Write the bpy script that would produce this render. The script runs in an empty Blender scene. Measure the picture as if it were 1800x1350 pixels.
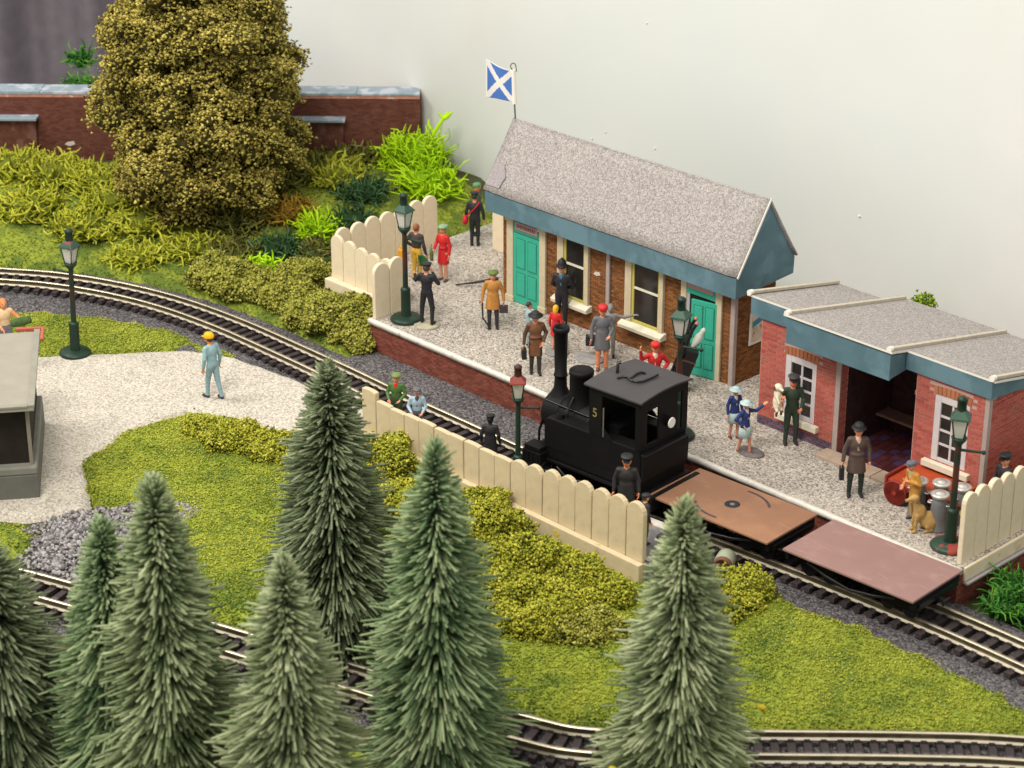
import bpy, math, random
import numpy as np
from mathutils import Vector, Matrix

# ---------------------------------------------------------------- camera, light, exposure
SC = bpy.context.scene
COL = SC.collection
rad = math.radians

cam_d = bpy.data.cameras.new("camera")
cam = bpy.data.objects.new("camera", cam_d)
COL.objects.link(cam)
SC.camera = cam
YAW, PITCH = rad(136.0), rad(24.4)
fwd = Vector((math.cos(YAW) * math.cos(PITCH), math.sin(YAW) * math.cos(PITCH), -math.sin(PITCH)))
rgt = Vector((math.sin(YAW), -math.cos(YAW), 0))
upv = rgt.cross(fwd)
M = Matrix((rgt, upv, -fwd)).transposed().to_4x4()
M.translation = Vector((41.5217, -35.2216, 23.9))
cam.matrix_world = M
cam_d.sensor_width = 36
cam_d.lens = 80
cam_d.clip_start = 0.5
cam_d.clip_end = 400
cam_d.dof.use_dof = True
cam_d.dof.focus_distance = 54.0
cam_d.dof.aperture_fstop = 0.55

world = bpy.data.worlds.new("World")
SC.world = world
world.use_nodes = True
bgn = world.node_tree.nodes["Background"]
bgn.inputs[0].default_value = (1.0, 0.962, 0.912, 1)
bgn.inputs[1].default_value = 0.86


def area(name, loc, target, size, power, color):
    ld = bpy.data.lights.new(name, 'AREA')
    ld.shape = 'SQUARE'
    ld.size = size
    ld.energy = power
    ld.color = color
    o = bpy.data.objects.new(name, ld)
    COL.objects.link(o)
    o.location = loc
    o.rotation_euler = (Vector(target) - Vector(loc)).to_track_quat('-Z', 'Y').to_euler()
    return o


area("hall_light", (14, -26, 42), (6, 0, 0), 16, 19500, (1.0, 0.935, 0.835))
area("hall_light", (-22, -22, 40), (2, 0, 0), 14, 13500, (1.0, 0.945, 0.86))

SC.view_settings.view_transform = 'Standard'
SC.view_settings.look = 'None'
SC.view_settings.exposure = 0.0
SC.view_settings.gamma = 1.0
SC.render.film_transparent = False
SC.cycles.use_denoising = True
SC.cycles.max_bounces = 6

RNG = np.random.default_rng(7)
random.seed(7)

# ---------------------------------------------------------------- materials
MATS = {}


def mat(name, color, rough=0.7, noise=0.0, nscale=6.0, bump=0.0, bscale=30.0, metal=0.0, spec=0.3, col2=None, c2scale=4.0, c2lo=0.5, c2hi=0.6, detail=4.0):
    """plain principled paint: base colour with soft mottling, an optional second colour in patches, and fine relief"""
    if name in MATS:
        return MATS[name]
    m = bpy.data.materials.new(name)
    m.use_nodes = True
    nt = m.node_tree
    N, L = nt.nodes, nt.links
    p = N["Principled BSDF"]
    p.inputs["Roughness"].default_value = rough
    p.inputs["Metallic"].default_value = metal
    p.inputs["Specular IOR Level"].default_value = spec
    p.inputs["Base Color"].default_value = (*color, 1)
    tc = N.new("ShaderNodeTexCoord")
    src = None
    if noise > 0:
        nz = N.new("ShaderNodeTexNoise")
        nz.inputs["Scale"].default_value = nscale
        nz.inputs["Detail"].default_value = detail
        L.new(tc.outputs["Object"], nz.inputs["Vector"])
        cr = N.new("ShaderNodeValToRGB")
        cr.color_ramp.elements[0].position = 0.3
        cr.color_ramp.elements[1].position = 0.7
        cr.color_ramp.elements[0].color = (*[c * (1 - noise) for c in color], 1)
        cr.color_ramp.elements[1].color = (*[min(1, c * (1 + noise)) for c in color], 1)
        L.new(nz.outputs["Fac"], cr.inputs["Fac"])
        src = cr.outputs["Color"]
    if col2 is not None:
        n2 = N.new("ShaderNodeTexNoise")
        n2.inputs["Scale"].default_value = c2scale
        n2.inputs["Detail"].default_value = 5
        L.new(tc.outputs["Object"], n2.inputs["Vector"])
        mr = N.new("ShaderNodeMapRange")
        mr.inputs["From Min"].default_value = c2lo
        mr.inputs["From Max"].default_value = c2hi
        L.new(n2.outputs["Fac"], mr.inputs["Value"])
        mx = N.new("ShaderNodeMix")
        mx.data_type = 'RGBA'
        L.new(mr.outputs["Result"], mx.inputs[0])
        if src is not None:
            L.new(src, mx.inputs[6])
        else:
            mx.inputs[6].default_value = (*color, 1)
        mx.inputs[7].default_value = (*col2, 1)
        src = mx.outputs[2]
    if src is not None:
        L.new(src, p.inputs["Base Color"])
    if bump > 0:
        nb = N.new("ShaderNodeTexNoise")
        nb.inputs["Scale"].default_value = bscale
        nb.inputs["Detail"].default_value = 3
        L.new(tc.outputs["Object"], nb.inputs["Vector"])
        b = N.new("ShaderNodeBump")
        b.inputs["Strength"].default_value = bump
        b.inputs["Distance"].default_value = 0.02
        L.new(nb.outputs["Fac"], b.inputs["Height"])
        L.new(b.outputs["Normal"], p.inputs["Normal"])
    MATS[name] = m
    return m


def mat_grit(name, cols, scale, bump=0.6, rough=0.95, big=0.25, bigscale=0.6, dist=0.03):
    """loose chippings: a cell pattern, every cell its own colour from a ramp and its own bit of relief"""
    m = bpy.data.materials.new(name)
    m.use_nodes = True
    N, L = m.node_tree.nodes, m.node_tree.links
    p = N["Principled BSDF"]
    p.inputs["Roughness"].default_value = rough
    p.inputs["Specular IOR Level"].default_value = 0.2
    tc = N.new("ShaderNodeTexCoord")
    v = N.new("ShaderNodeTexVoronoi")
    v.inputs["Scale"].default_value = scale
    L.new(tc.outputs["Object"], v.inputs["Vector"])
    sp = N.new("ShaderNodeSeparateColor")
    L.new(v.outputs["Color"], sp.inputs[0])
    nz = N.new("ShaderNodeTexNoise")
    nz.inputs["Scale"].default_value = bigscale
    nz.inputs["Detail"].default_value = 6
    L.new(tc.outputs["Object"], nz.inputs["Vector"])
    ma = N.new("ShaderNodeMath")
    ma.operation = 'MULTIPLY_ADD'
    L.new(nz.outputs["Fac"], ma.inputs[0])
    ma.inputs[1].default_value = big * 2
    ma.inputs[2].default_value = -big
    ad = N.new("ShaderNodeMath")
    ad.operation = 'ADD'
    L.new(sp.outputs[0], ad.inputs[0])
    L.new(ma.outputs[0], ad.inputs[1])
    cr = N.new("ShaderNodeValToRGB")
    els = cr.color_ramp.elements
    n = len(cols)
    while len(els) < n:
        els.new(0.5)
    for i, c in enumerate(cols):
        els[i].position = i / (n - 1)
        els[i].color = (*c, 1)
    L.new(ad.outputs[0], cr.inputs["Fac"])
    L.new(cr.outputs["Color"], p.inputs["Base Color"])
    if bump > 0:
        b = N.new("ShaderNodeBump")
        b.inputs["Strength"].default_value = bump
        b.inputs["Distance"].default_value = dist
        b.invert = True
        L.new(v.outputs["Distance"], b.inputs["Height"])
        L.new(b.outputs["Normal"], p.inputs["Normal"])
    MATS[name] = m
    return m


def mat_rnd(name, cols, rough=0.9, spec=0.15, big=0.0, bigscale=0.5, transl=0.0):
    """colour picked per piece: mesh attribute 'rnd' plus the object's own random number, through a ramp"""
    m = bpy.data.materials.new(name)
    m.use_nodes = True
    N, L = m.node_tree.nodes, m.node_tree.links
    p = N["Principled BSDF"]
    p.inputs["Roughness"].default_value = rough
    p.inputs["Specular IOR Level"].default_value = spec
    at = N.new("ShaderNodeAttribute")
    at.attribute_name = "rnd"
    src = at.outputs["Fac"]
    if big > 0:
        tc = N.new("ShaderNodeTexCoord")
        nz = N.new("ShaderNodeTexNoise")
        nz.inputs["Scale"].default_value = bigscale
        nz.inputs["Detail"].default_value = 4
        L.new(tc.outputs["Object"], nz.inputs["Vector"])
        ma = N.new("ShaderNodeMath")
        ma.operation = 'MULTIPLY_ADD'
        L.new(nz.outputs["Fac"], ma.inputs[0])
        ma.inputs[1].default_value = big * 2
        ma.inputs[2].default_value = -big
        ad = N.new("ShaderNodeMath")
        ad.operation = 'ADD'
        L.new(src, ad.inputs[0])
        L.new(ma.outputs[0], ad.inputs[1])
        src = ad.outputs[0]
    cr = N.new("ShaderNodeValToRGB")
    els = cr.color_ramp.elements
    n = len(cols)
    while len(els) < n:
        els.new(0.5)
    for i, c in enumerate(cols):
        els[i].position = i / (n - 1)
        els[i].color = (*c, 1)
    L.new(src, cr.inputs["Fac"])
    L.new(cr.outputs["Color"], p.inputs["Base Color"])
    MATS[name] = m
    return m


def mat_brick(name, cols, rough=0.85):
    m = mat_rnd(name, cols, rough, 0.15)
    N, L = m.node_tree.nodes, m.node_tree.links
    at = [n for n in N if n.bl_idname == "ShaderNodeAttribute"][0]
    cr = [n for n in N if n.bl_idname == "ShaderNodeValToRGB"][0]
    oi = N.new("ShaderNodeObjectInfo")
    ad = N.new("ShaderNodeMath")
    ad.operation = 'ADD'
    L.new(at.outputs["Fac"], ad.inputs[0])
    L.new(oi.outputs["Random"], ad.inputs[1])
    fr = N.new("ShaderNodeMath")
    fr.operation = 'FRACT'
    L.new(ad.outputs[0], fr.inputs[0])
    L.new(fr.outputs[0], cr.inputs["Fac"])
    return m


def mat_glass(name, color=(0.85, 0.84, 0.80), cloud=0.38):
    """thin clouded celluloid: mostly clear, a little milky, glossy"""
    m = bpy.data.materials.new(name)
    m.use_nodes = True
    N, L = m.node_tree.nodes, m.node_tree.links
    N.remove(N["Principled BSDF"])
    tr = N.new("ShaderNodeBsdfTransparent")
    tr.inputs[0].default_value = (0.93, 0.93, 0.91, 1)
    df = N.new("ShaderNodeBsdfDiffuse")
    df.inputs[0].default_value = (*color, 1)
    gl = N.new("ShaderNodeBsdfGlossy")
    gl.inputs["Roughness"].default_value = 0.12
    m1 = N.new("ShaderNodeMixShader")
    m1.inputs[0].default_value = cloud
    m2 = N.new("ShaderNodeMixShader")
    m2.inputs[0].default_value = 0.10
    L.new(tr.outputs[0], m1.inputs[1])
    L.new(df.outputs[0], m1.inputs[2])
    L.new(m1.outputs[0], m2.inputs[1])
    L.new(gl.outputs[0], m2.inputs[2])
    L.new(m2.outputs[0], N["Material Output"].inputs[0])
    MATS[name] = m
    return m


# ---------------------------------------------------------------- mesh helpers
def raw_mesh(name, verts, faces_list, mats, midx=None, rnd=None, smooth=False):
    """faces_list: list of int arrays (n,k)"""
    me = bpy.data.meshes.new(name)
    verts = np.asarray(verts, np.float32)
    me.vertices.add(len(verts))
    me.vertices.foreach_set("co", verts.ravel())
    loops = np.concatenate([f.ravel() for f in faces_list]).astype(np.int32)
    sizes = np.concatenate([np.full(len(f), f.shape[1]) for f in faces_list])
    starts = np.concatenate([[0], np.cumsum(sizes)[:-1]]).astype(np.int32)
    me.loops.add(len(loops))
    me.loops.foreach_set("vertex_index", loops)
    me.polygons.add(len(sizes))
    me.polygons.foreach_set("loop_start", starts)
    for m in mats:
        me.materials.append(m)
    if midx is not None:
        me.polygons.foreach_set("material_index", np.asarray(midx, np.int32))
    if smooth:
        me.polygons.foreach_set("use_smooth", np.ones(len(sizes), bool))
    me.update(calc_edges=True)
    if rnd is not None:
        a = me.attributes.new("rnd", 'FLOAT', 'POINT')
        a.data.foreach_set("value", np.asarray(rnd, np.float32))
    return me


def link(name, me, parent=None, kind=None, label=None, cat=None, group=None, loc=None, rotz=0.0):
    o = bpy.data.objects.new(name, me)
    COL.objects.link(o)
    if parent is not None:
        o.parent = parent
    if loc is not None:
        o.location = loc
    if rotz:
        o.rotation_euler = (0, 0, rotz)
    if kind:
        o["kind"] = kind
    if label:
        o["label"] = label
    if cat:
        o["category"] = cat
    if group:
        o["group"] = group
    return o


def thing(name, label, cat, loc=(0, 0, 0), rotz=0.0, group=None):
    return link(name, None, None, None, label, cat, group, loc, rotz)


class MB:
    """collects simple solids into one mesh"""

    def __init__(s):
        s.v, s.f, s.m, s.r, s.sm = [], [], [], [], []
        s.rv = 0.0

    def add(s, verts, faces, m=0, smooth=False):
        b = len(s.v)
        s.v += [tuple(map(float, p)) for p in verts]
        s.r += [s.rv] * len(verts)
        for f in faces:
            s.f.append(tuple(b + i for i in f))
            s.m.append(m)
            s.sm.append(smooth)
        return s

    def box(s, x0, x1, y0, y1, z0, z1, m=0):
        v = [(x0, y0, z0), (x1, y0, z0), (x1, y1, z0), (x0, y1, z0), (x0, y0, z1), (x1, y0, z1), (x1, y1, z1), (x0, y1, z1)]
        return s.add(v, [(3, 2, 1, 0), (4, 5, 6, 7), (0, 1, 5, 4), (1, 2, 6, 5), (2, 3, 7, 6), (3, 0, 4, 7)], m)

    def bar(s, a, b, w, h, m=0, up=(0, 0, 1)):
        a, b = Vector(a), Vector(b)
        d = (b - a).normalized()
        u = Vector(up)
        if abs(d.dot(u)) > 0.98:
            u = Vector((1, 0, 0))
        x = d.cross(u).normalized() * w / 2
        y = x.cross(d).normalized() * h / 2
        v = [a - x - y, a + x - y, a + x + y, a - x + y, b - x - y, b + x - y, b + x + y, b - x + y]
        return s.add(v, [(0, 1, 2, 3), (7, 6, 5, 4), (4, 5, 1, 0), (5, 6, 2, 1), (6, 7, 3, 2), (7, 4, 0, 3)], m)

    def cyl(s, a, b, r0, r1=None, n=12, m=0, smooth=True, caps=True):
        if r1 is None:
            r1 = r0
        a, b = Vector(a), Vector(b)
        d = (b - a).normalized()
        u = Vector((0, 0, 1)) if abs(d.z) < 0.9 else Vector((1, 0, 0))
        x = d.cross(u).normalized()
        y = d.cross(x)
        vs = []
        for c, r in ((a, r0), (b, r1)):
            for i in range(n):
                t = 2 * math.pi * i / n
                vs.append(c + x * math.cos(t) * r + y * math.sin(t) * r)
        s.add(vs, [(i, (i + 1) % n, n + (i + 1) % n, n + i) for i in range(n)], m, smooth)
        if caps:
            s.add(vs[:n], [tuple(range(n - 1, -1, -1))], m)
            s.add(vs[n:], [tuple(range(n))], m)
        return s

    def lathe(s, prof, c=(0, 0, 0), n=16, m=0, smooth=True, axis='z', sx=1.0, sy=1.0):
        vs, fs = [], []
        k = len(prof)
        for r, z in prof:
            for i in range(n):
                t = 2 * math.pi * i / n
                p = (r * math.cos(t) * sx, r * math.sin(t) * sy, z)
                if axis == 'x':
                    p = (z, r * math.cos(t) * sx, r * math.sin(t) * sy)
                elif axis == 'y':
                    p = (r * math.sin(t) * sx, z, r * math.cos(t) * sy)
                vs.append((p[0] + c[0], p[1] + c[1], p[2] + c[2]))
        for j in range(k - 1):
            for i in range(n):
                fs.append((j * n + i, j * n + (i + 1) % n, (j + 1) * n + (i + 1) % n, (j + 1) * n + i))
        s.add(vs, fs, m, smooth)
        if prof[0][0] > 1e-4:
            s.add(vs[:n], [tuple(range(n - 1, -1, -1))], m)
        if prof[-1][0] > 1e-4:
            s.add(vs[-n:], [tuple(range(n))], m)
        return s

    def prism(s, poly, axis, a, b, m=0, smooth=False):
        """poly: 2-D outline, counter-clockwise seen from +axis; extruded from a to b along axis"""
        n = len(poly)

        def P(q, w):
            if axis == 'x':
                return (w, q[0], q[1])
            if axis == 'y':
                return (q[0], w, q[1])
            return (q[0], q[1], w)
        vs = [P(q, a) for q in poly] + [P(q, b) for q in poly]
        fs = [tuple(range(n - 1, -1, -1)), tuple(range(n, 2 * n))]
        fs += [(i, (i + 1) % n, n + (i + 1) % n, n + i) for i in range(n)]
        return s.add(vs, fs, m, smooth)

    def tube(s, pts, r, n=6, m=0, smooth=True):
        pts = [Vector(p) for p in pts]
        rs = r if isinstance(r, (list, tuple)) else [r] * len(pts)
        vs = []
        px = None
        for i, p in enumerate(pts):
            d = (pts[min(i + 1, len(pts) - 1)] - pts[max(i - 1, 0)]).normalized()
            if px is None:
                u = Vector((0, 0, 1)) if abs(d.z) < 0.9 else Vector((1, 0, 0))
                px = d.cross(u).normalized()
            else:
                px = (px - d * px.dot(d)).normalized()
            y = d.cross(px)
            for k in range(n):
                t = 2 * math.pi * k / n
                vs.append(p + px * math.cos(t) * rs[i] + y * math.sin(t) * rs[i])
        fs = []
        for i in range(len(pts) - 1):
            for k in range(n):
                fs.append((i * n + k, i * n + (k + 1) % n, (i + 1) * n + (k + 1) % n, (i + 1) * n + k))
        s.add(vs, fs, m, smooth)
        s.add(vs[:n], [tuple(range(n - 1, -1, -1))], m)
        s.add(vs[-n:], [tuple(range(n))], m)
        return s

    def ball(s, c, rx, ry=None, rz=None, n=10, k=7, m=0):
        ry = rx if ry is None else ry
        rz = rx if rz is None else rz
        prof = [(max(1e-5, math.sin(math.pi * j / (k - 1))), -math.cos(math.pi * j / (k - 1))) for j in range(k)]
        vs, fs = [], []
        for r, z in prof:
            for i in range(n):
                t = 2 * math.pi * i / n
                vs.append((c[0] + rx * r * math.cos(t), c[1] + ry * r * math.sin(t), c[2] + rz * z))
        for j in range(k - 1):
            for i in range(n):
                fs.append((j * n + i, j * n + (i + 1) % n, (j + 1) * n + (i + 1) % n, (j + 1) * n + i))
        return s.add(vs, fs, m, True)

    def mesh(s, name, mats):
        me = bpy.data.meshes.new(name)
        me.from_pydata(s.v, [], s.f)
        if not isinstance(mats, (list, tuple)):
            mats = [mats]
        for m in mats:
            me.materials.append(m)
        me.polygons.foreach_set("material_index", s.m)
        me.polygons.foreach_set("use_smooth", s.sm)
        a = me.attributes.new("rnd", 'FLOAT', 'POINT')
        a.data.foreach_set("value", s.r)
        me.update()
        return me

    def obj(s, name, mats, parent=None, bevel=0.0, seg=2, **kw):
        o = link(name, s.mesh(name, mats), parent, **kw)
        if bevel > 0:
            b = o.modifiers.new("edge", 'BEVEL')
            b.width = bevel
            b.segments = seg
            b.limit_method = 'ANGLE'
            b.angle_limit = rad(40)
        return o


def rand_rot(n, rng):
    q = rng.normal(size=(n, 4))
    q /= np.linalg.norm(q, axis=1)[:, None]
    w, x, y, z = q.T
    return np.stack([np.stack([1 - 2 * (y * y + z * z), 2 * (x * y - z * w), 2 * (x * z + y * w)], -1),
                     np.stack([2 * (x * y + z * w), 1 - 2 * (x * x + z * z), 2 * (y * z - x * w)], -1),
                     np.stack([2 * (x * z - y * w), 2 * (y * z + x * w), 1 - 2 * (x * x + y * y)], -1)], 1)


TET_V = np.array([(1, 1, 1), (1, -1, -1), (-1, 1, -1), (-1, -1, 1)], float) * 0.62
TET_F = np.array([(0, 1, 2), (0, 3, 1), (0, 2, 3), (1, 3, 2)])


def crumbs(name, pts, size, rnd, m, rng, flat=1.0, extra=None):
    """one mesh of many little foam crumbs; extra = (verts, tri faces) of a dark core joined in"""
    n = len(pts)
    R = rand_rot(n, rng)
    sz = size if np.ndim(size) else np.full(n, size)
    T = TET_V * (1 + 0.5 * rng.normal(size=(n, 4, 1)) * 0.5)
    v = np.einsum('nij,nkj->nki', R, T) * sz[:, None, None]
    v[..., 2] *= flat
    v += pts[:, None, :]
    f = (TET_F[None] + (np.arange(n) * 4)[:, None, None]).reshape(-1, 3)
    V = v.reshape(-1, 3)
    r = np.repeat(rnd, 4)
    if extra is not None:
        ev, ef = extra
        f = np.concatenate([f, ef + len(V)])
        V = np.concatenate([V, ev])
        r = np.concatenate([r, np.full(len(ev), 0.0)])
    return raw_mesh(name, V, [f], [m], None, r)


def vnoise(p, scale, seed=0):
    """cheap smooth value noise on 2-D points, about -1..1"""
    p = np.asarray(p, float)[:, :2] * scale
    rng = np.random.default_rng(seed)
    tab = rng.uniform(-1, 1, (64, 64))
    i = np.floor(p).astype(int)
    f = p - i
    f = f * f * (3 - 2 * f)
    g = lambda a, b: tab[(i[:, 0] + a) % 64, (i[:, 1] + b) % 64]
    return ((g(0, 0) * (1 - f[:, 0]) + g(1, 0) * f[:, 0]) * (1 - f[:, 1]) + (g(0, 1) * (1 - f[:, 0]) + g(1, 1) * f[:, 0]) * f[:, 1])


def poly_in(p, poly):
    poly = np.asarray(poly, float)
    x, y = p[:, 0], p[:, 1]
    ins = np.zeros(len(p), bool)
    for a, b in zip(poly, np.roll(poly, -1, 0)):
        c = (a[1] > y) != (b[1] > y)
        xi = (b[0] - a[0]) * (y - a[1]) / (b[1] - a[1] + 1e-12) + a[0]
        ins ^= c & (x < xi)
    return ins


def poly_dist(p, poly):
    poly = np.asarray(poly, float)
    d = np.full(len(p), 1e9)
    for a, b in zip(poly, np.roll(poly, -1, 0)):
        ab = b - a
        t = np.clip(((p - a) @ ab) / (ab @ ab + 1e-12), 0, 1)
        d = np.minimum(d, np.linalg.norm(p - a - t[:, None] * ab, axis=1))
    return np.where(poly_in(p, poly), d, -d)


def patch(name, poly, z, m, res=0.15, amp=0.03, nscale=0.7, rough_edge=0.15, lip=0.26, fall=0.3, seed=1, hfun=None, **kw):
    """a sheet of scattered material with a ragged, feathered outline"""
    poly = np.asarray(poly, float)
    lo, hi = poly.min(0) - 0.4, poly.max(0) + 0.4
    xs = np.arange(lo[0], hi[0], res)
    ys = np.arange(lo[1], hi[1], res)
    X, Y = np.meshgrid(xs, ys, indexing='ij')
    p = np.stack([X.ravel(), Y.ravel()], 1)
    d = poly_dist(p, poly) + rough_edge * (vnoise(p, 1.3, seed) * 0.6 + vnoise(p, 4.0, seed + 1) * 0.4)
    e = np.clip((d + 0.12) / (fall + 0.12), 0, 1)
    e = e * e * (3 - 2 * e)
    zz = (hfun(p) if hfun else z) + amp * (vnoise(p, nscale, seed + 2) + 0.5 * vnoise(p, nscale * 3, seed + 3)) - lip * (1 - e)
    V = np.concatenate([p, zz[:, None]], 1)
    nx, ny = len(xs), len(ys)
    idx = np.arange(nx * ny).reshape(nx, ny)
    q = np.stack([idx[:-1, :-1], idx[1:, :-1], idx[1:, 1:], idx[:-1, 1:]], -1).reshape(-1, 4)
    keep = (d[q] > -0.30).any(1)
    q = q[keep]
    used = np.unique(q)
    mp = np.full(len(V), -1)
    mp[used] = np.arange(len(used))
    me = raw_mesh(name, V[used], [mp[q]], [m], smooth=True)
    return link(name, me, **kw)


def catmull(pts, step=0.1):
    P = [np.array(p, float) for p in pts]
    P = [2 * P[0] - P[1]] + P + [2 * P[-1] - P[-2]]
    out = []
    for i in range(1, len(P) - 2):
        p0, p1, p2, p3 = P[i - 1:i + 3]
        n = max(2, int(np.linalg.norm(p2 - p1) / step))
        for t in np.arange(n) / n:
            out.append(0.5 * (2 * p1 + (p2 - p0) * t + (2 * p0 - 5 * p1 + 4 * p2 - p3) * t * t + (3 * p1 - p0 - 3 * p2 + p3) * t ** 3))
    out.append(P[-2])
    return np.array(out)


def arclen_resample(c, step):
    d = np.concatenate([[0], np.cumsum(np.linalg.norm(np.diff(c, axis=0), axis=1))])
    s = np.arange(0, d[-1], step)
    return np.stack([np.interp(s, d, c[:, k]) for k in range(c.shape[1])], 1)


def normals2(c):
    t = np.gradient(c, axis=0)
    t /= np.linalg.norm(t, axis=1)[:, None]
    return t, np.stack([-t[:, 1], t[:, 0]], 1)
# ---------------------------------------------------------------- the setting
M_soil = mat("soil", (0.055, 0.06, 0.025), 0.95, 0.4, 3, 0.6, 20)
M_backdrop = mat("backdrop_paint", (0.645, 0.655, 0.635), 0.75, 0.03, 0.35, 0.22, 2.2, col2=(0.605, 0.645, 0.63), c2scale=0.11, c2lo=0.40, c2hi=0.64)
M_curtain = mat("curtain_cloth", (0.13, 0.115, 0.13), 0.95, 0.1, 2)
M_ballast = mat_grit("ballast", [(0.036, 0.034, 0.037), (0.08, 0.075, 0.08), (0.115, 0.107, 0.112), (0.21, 0.195, 0.195)], 22, 0.8, big=0.2)
M_yard = mat_grit("yard_gravel", [(0.30, 0.27, 0.225), (0.45, 0.41, 0.35), (0.53, 0.49, 0.42), (0.63, 0.585, 0.51)], 24, 0.45, big=0.16)
M_plat = mat_grit("platform_gravel", [(0.15, 0.135, 0.12), (0.33, 0.295, 0.255), (0.43, 0.385, 0.335), (0.58, 0.53, 0.465)], 26, 0.45, big=0.2)
M_turf = mat("turf_base", (0.20, 0.245, 0.026), 0.95, 0.4, 9, 0.8, 26, col2=(0.10, 0.145, 0.02), c2scale=1.2)
M_grass = mat_rnd("turf_crumbs", [(0.065, 0.12, 0.02), (0.23, 0.285, 0.032), (0.37, 0.40, 0.045), (0.53, 0.525, 0.085)], big=0.62, bigscale=0.62)
M_grass_dark = mat_rnd("turf_crumbs_dark", [(0.035, 0.08, 0.02), (0.085, 0.15, 0.025), (0.19, 0.22, 0.03), (0.30, 0.30, 0.05)], big=0.4, bigscale=0.6)
M_stone = mat_rnd("grey_stone", [(0.13, 0.123, 0.125), (0.26, 0.247, 0.25), (0.40, 0.38, 0.38)])
M_white = mat("white_paint", (0.64, 0.61, 0.55), 0.6, 0.08, 8, 0.3, 14, col2=(0.45, 0.42, 0.37), c2scale=6, c2lo=0.6, c2hi=0.72)
M_cream = mat("cream_paint", (0.70, 0.60, 0.43), 0.55, 0.05, 4, 0.15, 9, col2=(0.52, 0.42, 0.26), c2scale=3.5, c2lo=0.6, c2hi=0.78)
M_cream_d = mat("fence_wood", (0.58, 0.48, 0.31), 0.6, 0.07, 5, 0.2, 12, col2=(0.40, 0.34, 0.17), c2scale=4, c2lo=0.62, c2hi=0.75)
M_mortar_dark = mat("dark_mortar", (0.13, 0.075, 0.055), 0.9)
M_mortar = mat("pale_mortar", (0.44, 0.30, 0.265), 0.9)
M_mortar_brown = mat("brown_mortar", (0.07, 0.042, 0.022), 0.9)
M_brick_red = mat_brick("red_brick", [(0.34, 0.075, 0.06), (0.40, 0.095, 0.075), (0.46, 0.12, 0.09), (0.42, 0.11, 0.085), (0.36, 0.115, 0.08)])
M_brick_blue = mat_brick("blue_brick", [(0.10, 0.065, 0.10), (0.17, 0.11, 0.15)])
M_brick_brown = mat_brick("brown_brick", [(0.12, 0.05, 0.02), (0.20, 0.082, 0.03), (0.28, 0.115, 0.04), (0.16, 0.066, 0.024)])
M_brick_plat = mat_brick("platform_brick", [(0.14, 0.04, 0.028), (0.20, 0.06, 0.042), (0.25, 0.08, 0.055)])
M_lintel = mat_brick("lintel_brick", [(0.34, 0.12, 0.06), (0.42, 0.17, 0.09)])


def hill(p):
    """height of the board: flat, with a bank rising to the retaining wall at the back left"""
    s = (p[:, 0] + 8.3) * (-0.70) + (p[:, 1] - 9.0) * 0.70        # distance in front (negative) of the retaining wall line
    b = np.clip((s + 7.5) / 6.5, 0, 1)
    off = np.clip((-p[:, 0] - 3.0) / 3.0, 0, 1)
    return 0.08 + 1.15 * b * b * (3 - 2 * b) * off


xs = np.arange(-34, 34.01, 0.5)
ys = np.arange(-26, 12.01, 0.5)
gx, gy = np.meshgrid(xs, ys, indexing='ij')
gp = np.stack([gx.ravel(), gy.ravel()], 1)
gz = hill(gp) + 0.03 * vnoise(gp, 0.8, 3) - 0.05
gi = np.arange(len(gp)).reshape(len(xs), len(ys))
gq = np.stack([gi[:-1, :-1], gi[1:, :-1], gi[1:, 1:], gi[:-1, 1:]], -1).reshape(-1, 4)
beh = ((gp[:, 0] + 8.3) * (-0.707) + (gp[:, 1] - 9.0) * 0.707 > 0.5) & (gp[:, 0] < -7.5)
gq = gq[~beh[gq].all(1)]
link("ground", raw_mesh("ground", np.concatenate([gp, gz[:, None]], 1), [gq], [M_soil], smooth=True), kind="structure")

# painted backboard behind the station, a little uneven
bx = np.arange(-18.5, 46, 0.5)
bz = np.arange(-0.5, 26.1, 0.5)
BX, BZ = np.meshgrid(bx, bz, indexing='ij')
bp = np.stack([BX.ravel(), BZ.ravel()], 1)
by = 9.35 + 0.03 * vnoise(bp, 0.25, 11)
nb = len(bp)
bi = np.arange(nb).reshape(len(bx), len(bz))
f1 = np.stack([bi[:-1, :-1], bi[1:, :-1], bi[1:, 1:], bi[:-1, 1:]], -1).reshape(-1, 4)
me = raw_mesh("backdrop", np.stack([bp[:, 0], by, bp[:, 1]], 1), [f1], [M_backdrop], smooth=True)
bd = link("backdrop", me, kind="structure")
so = bd.modifiers.new("board", 'SOLIDIFY')
so.thickness = 0.12
so.offset = -1
# little blisters and chips in the paint
mb = MB()
rr = random.Random(4)
for k in range(14):
    x, z, s = rr.uniform(-6, 24), rr.uniform(3, 11), rr.uniform(0.015, 0.04)
    mb.ball((x, 9.33, z), s, 0.03, s, 7, 5)
mb.obj("paint_blister", mat("blister_paint", (0.78, 0.76, 0.70), 0.6), bd, kind="stuff")

# curtain hanging far behind on the left
vs, fs = [], []
n = 120
for i in range(n):
    u = -7 + 14 * i / (n - 1)
    dpt = 0.55 * math.sin(u * 1.55 + 0.9) + 0.25 * math.sin(u * 3.7 + 2)
    px, py = -31 + 0.695 * u - 0.719 * dpt, 9.6 + 0.719 * u + 0.695 * dpt
    vs += [(px, py, -6), (px, py, 16)]
for i in range(n - 1):
    fs.append((2 * i, 2 * i + 2, 2 * i + 3, 2 * i + 1))
mb = MB().add(vs, fs, 0, True)
mb.obj("curtain", M_curtain, label="dark grey folded curtain hanging behind the brick wall at far left", cat="curtain")

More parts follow.
